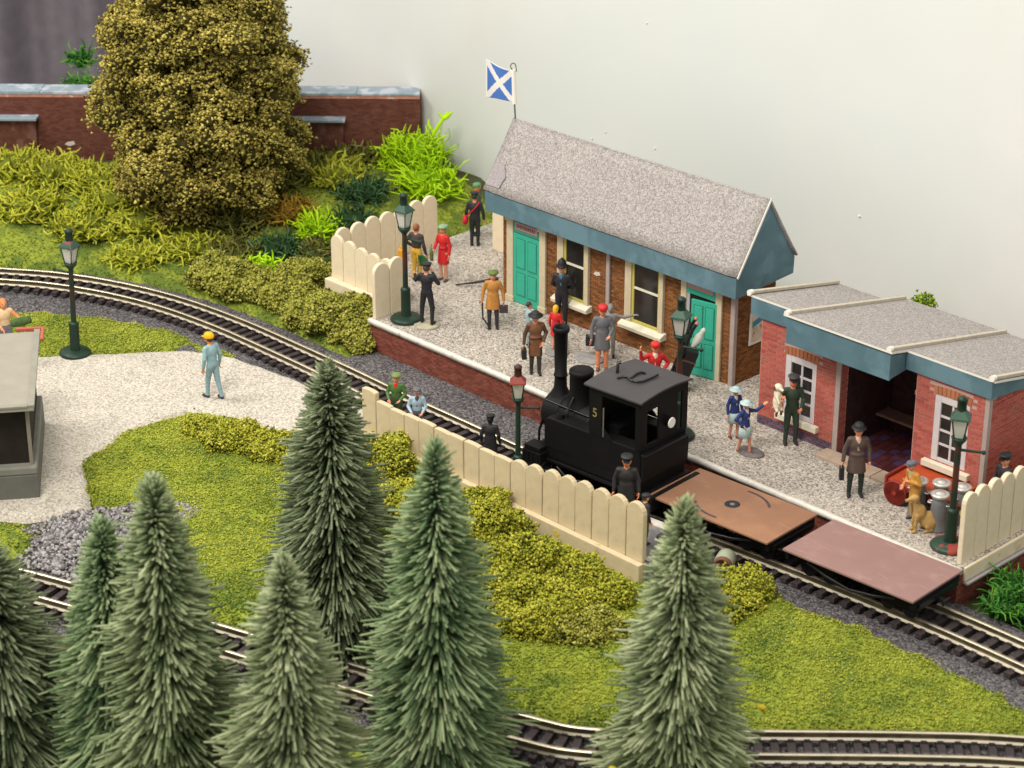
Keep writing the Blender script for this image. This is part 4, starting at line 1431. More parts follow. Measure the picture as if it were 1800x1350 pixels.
bk.prism([(XR + 0.002, 0.95), (1.84, 0.98), (1.86, 1.42), (1.84, 1.62), (XR + 0.002, 1.62)], 'y', -0.79, 0.79)
bk.obj("bunker", M_blk, en, 0.02)
MB().box(XR + .003, 1.89, -0.80, 0.80, 1.61, 1.65).obj("bunker_ledge", M_blk_g, en, 0.01)
MB().box(-1.60, -1.50, -0.86, 0.86, 0.42, 0.72).obj("buffer_beam", M_blk, en, 0.01)
MB().box(2.02, 2.14, -0.86, 0.86, 0.38, 0.72).obj("buffer_beam", M_blk, en, 0.01)
mb = MB()
mb.bar((2.14, 0, 0.42), (2.42, 0, 0.42), 0.10, 0.07)
mb.bar((2.40, -0.14, 0.42), (2.40, 0.14, 0.42), 0.05, 0.10)
mb.obj("coupling", M_blk_g, en)
rl = MB()
rl.cyl((XR - 0.0, 0.1, 2.14), (XR + 0.12, 0.1, 2.14), 0.10, 0.13, 16)
rl_o = rl.obj("tail_lamp", M_blk_g, en)
MB().cyl((XR + 0.121, 0.1, 2.14), (XR + 0.14, 0.1, 2.14), 0.125, 0.115, 18).obj("lens", mat("lamp_lens_white", (0.85, 0.83, 0.80), 0.25), rl_o)
# cab roof, gently arched
n = 12
prof = []
for i in range(n + 1):
    y = -0.90 + 1.80 * i / n
    prof.append((y, 2.99 - 0.075 * (y / 0.9) ** 2))
poly = prof[::-1] + [(a, b - 0.045) for a, b in prof]
MB().prism(poly[::-1], 'x', 0.20, 1.82).obj("cab_roof", M_blk_m, en, 0.006)
mb = MB()
mb.tube([(0.70, -0.36, 3.0), (0.76, -0.26, 3.03), (0.88, -0.22, 3.03), (0.92, -0.26, 3.03), (1.06, -0.30, 3.03), (1.20, -0.26, 3.03), (1.26, -0.16, 3.03), (1.28, 0.10, 3.03), (1.28, 0.34, 3.03)], 0.028, 6)
mb.tube([(0.92, -0.16, 3.0), (0.90, 0.06, 3.03), (0.92, 0.20, 3.03), (1.0, 0.26, 3.0)], 0.028, 6)
mb.obj("roof_hook", M_blk_g, en)
MB().tube([(0.50, -0.12, 2.95), (0.50, -0.10, 3.14), (0.46, -0.05, 3.20), (0.52, 0.0, 3.20)], 0.035, 6).obj("whistle", M_blk_g, en)
# gold figure 5 on the near cab side
fc = bpy.data.curves.new("number", 'FONT')
fc.body = "5"
fc.size = 0.30
fc.extrude = 0.004
fc.align_x = 'CENTER'
tmp = bpy.data.objects.new("tmp", fc)
COL.objects.link(tmp)
bpy.context.view_layer.update()
me5 = bpy.data.meshes.new_from_object(tmp.evaluated_get(bpy.context.evaluated_depsgraph_get()))
bpy.data.objects.remove(tmp)
me5.materials.clear()
me5.materials.append(M_gold)
o = link("cab_number", me5, en)
o.location = (0.47, -0.826, 2.16)
o.rotation_euler = (rad(90), 0, 0)
mb = MB()
mb.tube([(-1.38, -0.34, 1.84), (-1.0, -0.35, 1.83), (-0.2, -0.36, 1.82), (0.28, -0.36, 1.82)], 0.022, 6)
mb.tube([(-0.62, -0.26, 2.1), (-0.62, -0.38, 1.95), (-0.62, -0.46, 1.8), (-0.62, -0.50, 1.70)], 0.025, 6)
mb.tube([(-1.44, -0.50, 0.72), (-1.44, -0.50, 1.1), (-1.38, -0.46, 1.35)], 0.03, 6)
mb.cyl((-0.7, -0.62, 1.70), (-0.7, -0.62, 1.79), 0.10, 0.09, 12)
mb.obj("pipework", M_blk_g, en)
for s in (-1, 1):
    rv = MB()
    for k in range(17):
        for zz in (0.80, 1.62):
            rv.ball((-0.95 + k * 0.165, s * 0.803, zz), 0.016, n=6, k=4)
    for k in range(5):
        rv.ball((0.335, s * 0.822, 1.85 + k * 0.22), 0.015, n=6, k=4)
        rv.ball((1.72, s * 0.822, 1.85 + k * 0.22), 0.015, n=6, k=4)
    rv.obj("rivet", M_blk, en, kind="stuff")
mb = MB()
mb.box(0.36, 0.9, -0.5, 0.5, 0.72, 1.9)
mb.cyl((0.42, 0.0, 1.7), (0.36, 0.0, 1.7), 0.3, 0.3, 16)
mb.obj("firebox", M_blk, en)


# ---------------------------------------------------------------- flat wagons
def wagon(label, deckmat, loc, rot, L_=3.25, detail=True):
    w = thing("flat_wagon", label, "wagon", loc, rot, "flat wagons behind the engine")
    ZD = 0.70
    MB().box(-L_ / 2, L_ / 2, -0.90, 0.90, ZD - 0.05, ZD).obj("deck", deckmat, w, 0.008)
    fr = MB()
    for s in (-1, 1):
        fr.box(-L_ / 2 + 0.06, L_ / 2 - 0.06, s * 0.60 - .04, s * 0.60 + .04, ZD - 0.24, ZD - 0.052)
    for s in (-1, 1):
        fr.box(s * (L_ / 2 - 0.06) - 0.05, s * (L_ / 2 - 0.06) + 0.05, -0.82, 0.82, ZD - 0.26, ZD - 0.052)
    fr.obj("underframe", M_blk, w, 0.01)
    for s in (-1, 1):
        tr = MB()
        tr.tube([(-1.1, s * 0.72, ZD - 0.2), (-0.6, s * 0.76, ZD - 0.32), (0, s * 0.78, ZD - 0.40), (0.6, s * 0.76, ZD - 0.32), (1.1, s * 0.72, ZD - 0.2)], 0.035, 6)
        tr.obj("truss_rod", M_blk_g, w)
    for s in (-1, 1):
        bg = MB()
        bg.box(s * 1.0 - 0.42, s * 1.0 + 0.42, -0.52, -0.44, 0.20, 0.42)
        bg.box(s * 1.0 - 0.42, s * 1.0 + 0.42, 0.44, 0.52, 0.20, 0.42)
        bg.box(s * 1.0 - 0.12, s * 1.0 + 0.12, -0.44, 0.44, 0.28, 0.46)
        bg = bg.obj("bogie", M_blk, w, 0.01)
        for dx in (-0.27, 0.27):
            wh = MB()
            for t in (-1, 1):
                wh.cyl((s * 1.0 + dx, t * 0.36, 0.19), (s * 1.0 + dx, t * 0.43, 0.19), 0.2, 0.19, 16)
            wh.cyl((s * 1.0 + dx, -0.5, 0.19), (s * 1.0 + dx, 0.5, 0.19), 0.04, 0.04, 8)
            wh.obj("wheelset", M_blk_g, bg)
    for s in (-1, 1):
        cp = MB()
        cp.bar((s * L_ / 2, 0, 0.42), (s * (L_ / 2 + 0.24), 0, 0.42), 0.10, 0.07)
        cp.bar((s * (L_ / 2 + 0.22), -0.13, 0.42), (s * (L_ / 2 + 0.22), 0.13, 0.42), 0.05, 0.1)
        cp.bar((s * L_ / 2 + s * 0.02, -0.7, 0.5), (s * L_ / 2 + s * 0.02, 0.7, 0.5), 0.06, 0.12)
        cp.obj("coupling", M_blk_g, w)
    return w, ZD


M_deckb = mat("brown_deck", (0.27, 0.14, 0.083), 0.5, 0.05, 2.5, 0.06, 20, col2=(0.32, 0.165, 0.095), c2scale=0.8)
M_deckm = mat("mauve_deck", (0.28, 0.165, 0.15), 0.65, 0.05, 2, 0.1, 30, col2=(0.35, 0.22, 0.195), c2scale=1.6, c2lo=0.55, c2hi=0.75)
w1, zd = wagon("flat wagon with orange brown deck, a round hole and two curved slots", M_deckb, (13.30, -1.33, RAILTOP), rad(3))
mb = MB()
mb.lathe([(0.055, zd + 0.004), (0.13, zd + 0.012), (0.165, zd + 0.010), (0.175, zd + 0.001)], n=24)
mb.obj("pivot_hole", mat("pivot_black", (0.02, 0.022, 0.03), 0.4), w1)
MB().cyl((0, 0, zd - 0.01), (0, 0, zd + 0.006), 0.056, 0.056, 12).obj("pivot_pin", M_steel, w1)
for a0 in (35, 215):
    sv = []
    K = 14
    for i in range(K + 1):
        a = rad(a0 + 64 * i / K)
        for r in (0.70, 0.76):
            sv.append((r * math.cos(a) * 1.15, r * math.sin(a) * 1.0, zd + 0.004))
    MB().add(sv, [(2 * i, 2 * i + 1, 2 * i + 3, 2 * i + 2) for i in range(K)]).obj("curved_slot", mat("slot_dark", (0.07, 0.05, 0.055), 0.7), w1)
w2, zd = wagon("flat wagon with plain dusty mauve deck at the rear of the train", M_deckm, (16.93, -1.12, RAILTOP), rad(2.6))

rr = random.Random(12)
for wg, c in ((w1, (0.36, 0.22, 0.15)), (w2, (0.37, 0.25, 0.225))):
    mb = MB()
    for k in range(16):
        x, y, a, l = rr.uniform(-1.5, 1.5), rr.uniform(-0.8, 0.8), rr.uniform(-0.3, 0.3), rr.uniform(0.06, 0.35)
        p, q = (x, y, zd + 0.001), (x + l * math.cos(a), min(0.88, max(-0.88, y + l * math.sin(a))), zd + 0.001)
        q = (min(1.6, q[0]), q[1], q[2])
        mb.bar(p, q, rr.uniform(0.006, 0.014), 0.003)
    mb.obj("scratch", mat("deck_scratch_" + str(int(c[0] * 100)), c, 0.8), wg, kind="stuff")
# ---------------------------------------------------------------- goods on the platform
M_can = mat("churn_grey", (0.17, 0.175, 0.18), 0.5, 0.1, 5, metal=0.2)
M_canlid = mat("churn_lid", (0.62, 0.60, 0.56), 0.3, metal=0.5)


def churn(label, x, y, rz):
    c = thing("milk_churn", label, "milk churn", (x, y, HP), rz, "grey milk churns by the red barrow")
    MB().lathe([(0.20, 0), (0.215, 0.02), (0.20, 0.05), (0.185, 0.30), (0.17, 0.62), (0.15, 0.72), (0.13, 0.76)], n=20).obj("can", M_can, c)
    MB().lathe([(0.13, 0.75), (0.17, 0.78), (0.20, 0.82), (0.20, 0.86), (0.15, 0.875), (0.10, 0.86), (0.09, 0.90), (0.0001, 0.90)], n=20).obj("lid", M_canlid, c)
    mb = MB()
    for s in (-1, 1):
        mb.tube([(s * 0.165, -0.05, 0.62), (s * 0.24, -0.05, 0.62), (s * 0.25, 0.0, 0.61), (s * 0.24, 0.05, 0.62), (s * 0.165, 0.05, 0.62)], 0.018, 6)
    mb.obj("handle", M_canlid, c)


churn("grey milk churn in front, right behind the sitting tan dog", 16.92, 1.16, 0.3)
churn("grey milk churn with a shiny lid standing behind the front one", 16.62, 1.62, 0.9)
churn("grey milk churn half hidden by the lamp post at the right", 17.05, 1.78, 1.4)
churn("grey milk churn half hidden by the man in the mustard coat", 16.22, 1.36, 0.1)

M_barrow = mat("barrow_red", (0.42, 0.065, 0.02), 0.55, 0.1, 3, col2=(0.32, 0.035, 0.02), c2scale=2)
ba = thing("luggage_barrow", "orange red station barrow under the right window of the red brick building", "barrow", (16.1, 1.98, HP), rad(3))
MB().box(-0.78, 0.86, -0.50, 0.50, 0.50, 0.55).obj("deck", M_barrow, ba, 0.012)
mb = MB()
for s in (-1, 1):
    mb.bar((-0.8, s * 0.46, 0.44), (0.95, s * 0.46, 0.44), 0.07, 0.11)
    mb.bar((0.6, s * 0.44, 0.44), (0.6, s * 0.44, 0.0), 0.06, 0.06)
    mb.bar((0.95, s * 0.46, 0.46), (1.35, s * 0.42, 0.62), 0.05, 0.05)
mb.obj("barrow_frame", mat("barrow_dark_red", (0.26, 0.03, 0.02), 0.55), ba, 0.01)
for s in (-1, 1):
    for xw in (-0.55,):
        mb = MB()
        mb.lathe([(0.27, -0.04), (0.29, -0.03), (0.29, 0.03), (0.27, 0.04), (0.22, 0.03), (0.22, -0.03), (0.27, -0.04)], (xw, s * 0.52, 0.29), 20, axis='y')
        for k in range(8):
            a = math.pi * k / 4
            mb.bar((xw, s * 0.52, 0.29), (xw + 0.23 * math.cos(a), s * 0.52, 0.29 + 0.23 * math.sin(a)), 0.03, 0.03)
        mb.cyl((xw, s * 0.44, 0.29), (xw, s * 0.58, 0.29), 0.05, 0.05, 10)
        mb.obj("wheel", MATS["barrow_dark_red"], ba)
MB().box(-0.86, -0.80, -0.52, 0.52, 0.18, 0.62).obj("end_board", MATS["barrow_dark_red"], ba, 0.02)

fb = thing("fire_bucket", "orange red bucket with green rim behind the right hand lamp post", "bucket", (17.52, 1.45, HP))
MB().lathe([(0.14, 0), (0.21, 0.46), (0.225, 0.48), (0.20, 0.47), (0.13, 0.06), (0.0001, 0.06)], n=18).obj("pail", mat("bucket_red", (0.48, 0.08, 0.02), 0.5, 0.1, 4), fb)
MB().lathe([(0.215, 0.45), (0.235, 0.46), (0.235, 0.50), (0.21, 0.50)], n=18).obj("rim", mat("bucket_rim", (0.25, 0.26, 0.05), 0.5), fb)
MB().tube([(0.22 * math.cos(a), 0, 0.48 + 0.24 * math.sin(a)) for a in np.linspace(0, math.pi, 10)], 0.014, 6).obj("handle", M_can, fb)

sk = thing("sack_truck", "black two wheeled sack truck tipped up beside the waving porter", "sack truck", (8.10, 2.30, HP + 0.02), rad(-44))
mb = MB()
for s in (-1, 1):
    mb.tube([(s * 0.17, 0.0, 0.12), (s * 0.17, 0.20, 0.7), (s * 0.17, 0.52, 1.62), (s * 0.15, 0.62, 1.78)], 0.045, 6)
for t in (0.15, 0.35, 0.55, 0.75, 0.92):
    mb.bar((-0.17, 0.54 * t, 0.10 + 1.52 * t), (0.17, 0.54 * t, 0.10 + 1.52 * t), 0.06, 0.12)
mb.box(-0.2, 0.2, -0.02, 0.3, 0.09, 0.12)
mb.obj("frame", M_blk_g, sk)
o = MB().box(-0.19, 0.19, 0.03, 0.34, 0.14, 1.20).obj("strapped_trunk", mat("trunk_black", (0.012, 0.011, 0.013), 0.4), sk, 0.02)
o.rotation_euler = (-0.33, 0, 0)
for z in (0.4, 0.9):
    MB().box(-0.2, 0.2, 0.02, 0.35, z, z + 0.05).obj("trunk_strap", mat("strap_brown", (0.10, 0.04, 0.03), 0.6), o)
for s in (-1, 1):
    MB().cyl((s * 0.20, 0.10, 0.13), (s * 0.26, 0.10, 0.13), 0.13, 0.13, 16).obj("wheel", mat("truck_wheel_red", (0.35, 0.08, 0.06), 0.5), sk)
    MB().ball((s * 0.15, 0.63, 1.80), 0.05).obj("grip", mat("truck_grip", (0.50, 0.18, 0.13), 0.5), sk)

pp = MB()
pp.tube([(0, 0, 0.03), (0.45, 0.32, 0.14), (0.95, 0.68, 0.30)], [0.02, 0.035, 0.05], 8)
pp.obj("black_pole", mat("pole_black", (0.03, 0.026, 0.022), 0.6), label="black pole lying propped up on the platform behind the tan coat", cat="pole", loc=(-0.45, 3.20, HP))
sc_ = thing("suitcase", "dark grey flat suitcase on the lineside platform past the fence end", "suitcase", (13.02, -2.95, ZN), rad(8))
MB().box(-0.28, 0.28, -0.2, 0.2, 0.0, 0.16).obj("case", mat("case_grey", (0.07, 0.07, 0.075), 0.5), sc_, 0.03)
MB().tube([(-0.08, -0.21, 0.1), (-0.07, -0.26, 0.1), (0.07, -0.26, 0.1), (0.08, -0.21, 0.1)], 0.012, 6).obj("handle", M_blk, sc_)
tb = thing("tube_end", "pale green capped tube with red brown end poking out behind the right fir tree", "pipe", (14.1, -2.50, 0.42), rad(-62))
MB().lathe([(0.16, -0.42), (0.21, -0.36), (0.22, -0.2), (0.21, 0.0)], (0, 0, 0), 20, axis='x').obj("cap", mat("tube_green", (0.36, 0.40, 0.28), 0.6, 0.1, 5), tb)
MB().lathe([(0.205, 0.0), (0.205, 0.10), (0.17, 0.12), (0.14, 0.06), (0.0001, 0.06)], (0, 0, 0), 20, axis='x').obj("rim", mat("tube_red", (0.17, 0.07, 0.05), 0.6), tb)
# ---------------------------------------------------------------- little painted people
def smin(a, b, k):
    h = np.clip(0.5 + 0.5 * (b - a) / k, 0, 1)
    return b + (a - b) * h - k * h * (1 - h)


def sd_cone(p, a, b, ra, rb):
    a, b = np.array(a, float), np.array(b, float)
    ab = b - a
    t = np.clip(((p - a) @ ab) / (ab @ ab + 1e-9), 0, 1)
    return np.linalg.norm(p - a - t[..., None] * ab, axis=-1) - (ra + t * (rb - ra))


def sd_ell(p, c, r):
    q = (p - np.array(c, float)) / np.array(r, float)
    k0 = np.linalg.norm(q, axis=-1)
    k1 = np.linalg.norm(q / np.array(r, float), axis=-1) + 1e-9
    return k0 * (k0 - 1) / k1


def sd_skirt(p, z0, z1, r0, r1, cx, cy, sy, cx0=0.0):
    """flared coat tail from z1 (radius r1) down to z0 (radius r0)"""
    t = np.clip((p[..., 2] - z0) / (z1 - z0), 0, 1)
    r = r0 + (r1 - r0) * t
    d = (np.sqrt((p[..., 0] - cx) ** 2 + ((p[..., 1] - cy) / sy) ** 2) - r) * 0.8
    return np.maximum(d, np.abs(p[..., 2] - (z0 + z1) / 2) - (z1 - z0) / 2)


def surfnet(F, org, h):
    s = F < 0
    nx, ny, nz = F.shape
    cnt = np.zeros((nx - 1, ny - 1, nz - 1), np.int8)
    for i in (0, 1):
        for j in (0, 1):
            for k in (0, 1):
                cnt += s[i:nx - 1 + i, j:ny - 1 + j, k:nz - 1 + k]
    act = (cnt > 0) & (cnt < 8)
    I = np.argwhere(act)
    acc = np.zeros((len(I), 3))
    num = np.zeros(len(I))
    cor = [(0, 0, 0), (1, 0, 0), (0, 1, 0), (1, 1, 0), (0, 0, 1), (1, 0, 1), (0, 1, 1), (1, 1, 1)]
    for a in range(8):
        for b in range(a + 1, 8):
            d = np.array(cor[b]) - np.array(cor[a])
            if np.abs(d).sum() != 1:
                continue
            fa = F[tuple((I + cor[a]).T)]
            fb = F[tuple((I + cor[b]).T)]
            m = (fa < 0) != (fb < 0)
            t = np.where(m, fa / (fa - fb + 1e-12), 0)
            acc += np.where(m[:, None], np.array(cor[a]) + t[:, None] * d, 0)
            num += m
    V = (I + acc / num[:, None]) * h + org
    idx = np.full(act.shape, -1)
    idx[act] = np.arange(len(I))
    Q = []
    for ax in range(3):
        sl0 = [slice(None)] * 3
        sl1 = [slice(None)] * 3
        sl0[ax] = slice(0, -1)
        sl1[ax] = slice(1, None)
        a, b = s[tuple(sl0)], s[tuple(sl1)]
        E = np.argwhere(a != b)
        u, w = (ax + 1) % 3, (ax + 2) % 3
        E = E[(E[:, u] > 0) & (E[:, w] > 0) & (E[:, u] < F.shape[u] - 1) & (E[:, w] < F.shape[w] - 1)]
        ins = a[tuple(E.T)]
        e = [np.zeros(3, int) for _ in range(4)]
        e[1][u] = -1
        e[2][u] = -1
        e[2][w] = -1
        e[3][w] = -1
        q = np.stack([idx[tuple((E + o).T)] for o in e], 1)
        q[~ins] = q[~ins][:, ::-1]
        Q.append(q)
    Q = np.concatenate(Q)
    return V, Q[(Q >= 0).all(1)]


def grid_of(prims, h, pad=0.05, k=0.022):
    lo = np.min([p[2] for p in prims], axis=0) - pad
    hi = np.max([p[3] for p in prims], axis=0) + pad
    n = np.ceil((hi - lo) / h).astype(int) + 1
    ax = [lo[i] + h * np.arange(n[i]) for i in range(3)]
    P = np.stack(np.meshgrid(*ax, indexing='ij'), -1)
    F = None
    for fn, lab, a, b in prims:
        d = fn(P)
        F = d if F is None else smin(F, d, k)
    V, Q = surfnet(F, lo, h)
    C = V[Q].mean(1)
    D = np.stack([fn(C) for fn, *_ in prims], 1)
    best = D.argmin(1)
    return V, Q, best


def cone(a, b, ra, rb, lab):
    lo = np.minimum(np.array(a) - ra, np.array(b) - rb)
    hi = np.maximum(np.array(a) + ra, np.array(b) + rb)
    return (lambda p: sd_cone(p, a, b, ra, rb), lab, lo, hi)


def ell(c, r, lab):
    return (lambda p: sd_ell(p, c, r), lab, np.array(c) - np.array(r), np.array(c) + np.array(r))


# a right hand hanging down: palm, four fingers of different length bent at the knuckle, thumb off the side; -z along the fingers
hp = [ell((0, 0, -0.045), (0.040, 0.017, 0.052), 0), cone((0, 0, 0.02), (0, 0, -0.03), 0.026, 0.026, 0)]
for x, l in ((-0.027, 0.062), (-0.009, 0.075), (0.010, 0.070), (0.027, 0.052)):
    m_ = (x * 1.08, -0.010, -0.088 - l * 0.45)
    hp += [cone((x, 0, -0.082), m_, 0.0105, 0.0095, 0), cone(m_, (x * 1.05, -0.034, -0.088 - l * 0.9), 0.0095, 0.008, 0)]
hp += [cone((-0.032, -0.004, -0.03), (-0.056, -0.014, -0.062), 0.013, 0.011, 0), cone((-0.056, -0.014, -0.062), (-0.055, -0.028, -0.088), 0.011, 0.009, 0)]
HAND_V, HAND_F, _ = grid_of(hp, 0.0085, 0.02, 0.006)

FIG_MATS = {}


def paint(c):
    key = tuple(round(v, 3) for v in c)
    if key not in FIG_MATS:
        FIG_MATS[key] = mat("figure_paint", c, 0.55, 0.12, 12)
        MATS.pop("figure_paint", None)
    return FIG_MATS[key]


SKIN = (0.62, 0.27, 0.16)
DARK = (0.02, 0.02, 0.024)


def frame_to(d, palm):
    """rotation taking -z to d, local x roughly across the palm"""
    d = np.array(d, float)
    d /= np.linalg.norm(d)
    z = -d
    x = np.array(palm, float)
    x = x - z * (x @ z)
    if np.linalg.norm(x) < 1e-3:
        x = np.array([1, 0, 0.1]) - z * z[0]
    x /= np.linalg.norm(x)
    y = np.cross(z, x)
    return np.stack([x, y, z], 1)


ARMS = {
    'down': lambda s: ((s * 0.265, 0.03, 1.16), (s * 0.28, -0.04, 0.91)),
    'hold': lambda s: ((s * 0.28, 0.03, 1.15), (s * 0.31, -0.03, 0.90)),
    'hip': lambda s: ((s * 0.36, 0.08, 1.18), (s * 0.21, -0.09, 1.02)),
    'chest': lambda s: ((s * 0.28, -0.02, 1.17), (s * 0.07, -0.20, 1.22)),
    'front': lambda s: ((s * 0.27, -0.02, 1.16), (s * 0.17, -0.24, 1.05)),
    'face': lambda s: ((s * 0.33, -0.06, 1.22), (s * 0.12, -0.17, 1.45)),
    'up': lambda s: ((s * 0.36, -0.06, 1.42), (s * 0.42, -0.12, 1.68)),
    'side': lambda s: ((s * 0.42, 0.0, 1.36), (s * 0.64, -0.02, 1.40)),
    'reach': lambda s: ((s * 0.34, -0.12, 1.22), (s * 0.42, -0.34, 1.02)),
    'back': lambda s: ((s * 0.27, 0.10, 1.15), (s * 0.10, 0.17, 1.02)),
    'pocket': lambda s: ((s * 0.29, 0.05, 1.17), (s * 0.20, -0.10, 0.98)),
}


def person(label, loc, face, h=1.75, top=(0.1, 0.1, 0.1), low=(0.05, 0.05, 0.05), shoe=DARK, sleeve=None, skirt=None, skirt_r=0.24,
           L='down', R='down', stride=0.0, hair=(0.08, 0.05, 0.03), legs=None, lean=0.0, hat=None, hatc=DARK, band=None, chest=None,
           girl=False, skin=SKIN, group="painted figures about the station", belt=None, spread=0.10, head_turn=0.0, long_hair=False, extra=()):
    sleeve = sleeve or top
    legs = legs or low
    P = []
    W = 0.86 if girl else 1.0
    # legs
    for s in (-1, 1):
        fy = -stride * s
        hip = (s * 0.085, 0, 0.90)
        kn = (s * spread * 0.95, fy * 0.55 - 0.02, 0.49)
        an = (s * spread, fy + 0.02, 0.09)
        P += [cone(hip, kn, 0.098 * W, 0.070 * W, 'low' if skirt is None else 'legs'), cone(kn, an, 0.068 * W, 0.052 * W, 'legs' if skirt is not None else 'low')]
        P += [cone((an[0], an[1] + 0.015, 0.045), (an[0] + s * 0.02, an[1] - 0.14, 0.035), 0.048, 0.040, 'shoe')]
    ly = -lean
    cz = lambda z: ly * max(0, (z - 0.95)) / 0.6
    P += [ell((0, cz(0.96), 0.96), (0.165 * W, 0.115, 0.15), 'low' if skirt is None else 'top'),
          ell((0, cz(1.12) - 0.0, 1.12), (0.155 * W, 0.112, 0.20), 'top'),
          ell((0, cz(1.29), 1.29), (0.190 * W, 0.128, 0.19), 'top'),
          cone((-0.165 * W, cz(1.42), 1.415), (0.165 * W, cz(1.42), 1.415), 0.072, 0.072, 'top')]
    if skirt is not None:
        P.append((lambda p: sd_skirt(p, skirt, 1.10, skirt_r, 0.165 * W, 0, cz(1.0), 0.74), 'skirt', np.array((-skirt_r, -skirt_r, skirt)), np.array((skirt_r, skirt_r, 1.1))))
    hy = cz(1.6) - 0.015
    P += [cone((0, cz(1.46), 1.44), (0, hy + 0.01, 1.56), 0.062, 0.055, 'skin')]
    ht = rad(head_turn)
    fx, fy_ = math.sin(ht), -math.cos(ht)
    hc = np.array((0, hy, 1.645))
    P += [ell(hc, (0.088, 0.106, 0.125), 'skin'),
          ell(hc + (fx * 0.03, fy_ * 0.03, -0.055), (0.066, 0.072, 0.075), 'skin'),
          cone(hc + (fx * 0.098, fy_ * 0.098, 0.012), hc + (fx * 0.120, fy_ * 0.120, -0.018), 0.014, 0.018, 'skin')]
    for s in (-1, 1):
        P.append(ell(hc + (s * 0.090 * math.cos(ht), s * 0.09 * math.sin(ht), -0.005), (0.018, 0.024, 0.034), 'skin'))
    P.append(ell(hc + (-fx * 0.022, -fy_ * 0.022, 0.028), (0.099, 0.108, 0.118), 'hair'))
    if long_hair:
        P.append(ell(hc + (-fx * 0.05, -fy_ * 0.05, -0.06), (0.10, 0.085, 0.14), 'hair'))
    hands = []
    for s, nm in ((1, L), (-1, R)):
        if isinstance(nm, str):
            el, wr = ARMS[nm](s)
        else:
            el, wr = nm
        el, wr = np.array(el, float), np.array(wr, float)
        el[1] += cz(el[2])
        wr[1] += cz(wr[2])
        if girl:
            el[0] *= 0.9
            wr[0] *= 0.92
        sh = (s * 0.185 * W, cz(1.41), 1.405)
        P += [cone(sh, el, 0.066, 0.054, 'sleeve'), cone(el, wr, 0.056, 0.045, 'sleeve')]
        d = wr - el
        d /= np.linalg.norm(d)
        P.append(cone(wr, wr + d * 0.03, 0.034, 0.030, 'skin'))
        hands.append((wr + d * 0.02, d, s))
    if belt is not None:
        P.append((lambda p: np.maximum(sd_ell(p, (0, cz(1.06), 1.06), (0.180 * W, 0.140, 0.3)), np.abs(p[..., 2] - 1.06) - 0.028), 'belt', np.array((-.18, -.15, 1.03)), np.array((.18, .15, 1.09))))
    if chest is not None:      # shirt front and tie showing in the collar
        P.append((lambda p: np.maximum(sd_cone(p, (0, cz(1.45) - 0.06, 1.46), (0, cz(1.22) - 0.118, 1.20), 0.052, 0.014), -1), 'chest', np.array((-.05, -.17, 1.2)), np.array((.05, 0, 1.5))))
    for e in extra:
        P.append(e)
    V, Q, best = grid_of(P, 0.0235)
    labs = ['low', 'legs', 'top', 'sleeve', 'skirt', 'skin', 'hair', 'shoe', 'belt', 'chest', 'pack']
    cols = dict(low=low, legs=legs, top=top, sleeve=sleeve, skirt=top, skin=skin, hair=hair, shoe=shoe, belt=belt or top, chest=chest or top, pack=DARK)
    used = [l for l in labs if any(p[1] == l for p in P)]
    lut = np.array([used.index(p[1]) for p in P])
    mi = list(lut[best])
    faces = [Q]
    Vs = [V]
    off = len(V)
    mats = [paint(cols[l]) for l in used]
    si = used.index('skin')
    for w, d, s in hands:
        R_ = frame_to(d, (0.25 * s, -1, 0))
        hv = HAND_V.copy()
        hv[:, 0] *= s
        hf = HAND_F if s > 0 else HAND_F[:, ::-1]
        hv = (hv * 1.12) @ R_.T + w
        Vs.append(hv)
        faces.append(hf + off)
        mi += [si] * len(hf)
        off += len(hv)
    # eyes and mouth
    em = MB()
    rx, ry = math.cos(ht), math.sin(ht)
    for s in (-1, 1):
        c = hc + (fx * 0.098 + s * 0.034 * rx, fy_ * 0.098 + s * 0.034 * ry, 0.012)
        em.ball(c, 0.0115, n=6, k=5)
    c = hc + (fx * 0.092, fy_ * 0.092, -0.066)
    em.ball(c, 0.022, 0.012, 0.007, 6, 5, 1)
    me_f = [np.array([f]) for f in em.f]
    Vs.append(np.array(em.v))
    mats = mats + [paint((0.05, 0.02, 0.015)), paint((0.42, 0.10, 0.07))]
    faces.append(np.array(em.f) + off)
    mi += [len(mats) - 2 + m for m in em.m]
    me = raw_mesh("body", np.concatenate(Vs), faces, mats, mi, smooth=True)
    root = thing("person", label, "person", loc, rad(43 + face), group)
    sc = h / 1.87
    root.scale = (sc, sc, sc)
    link("body", me, root)
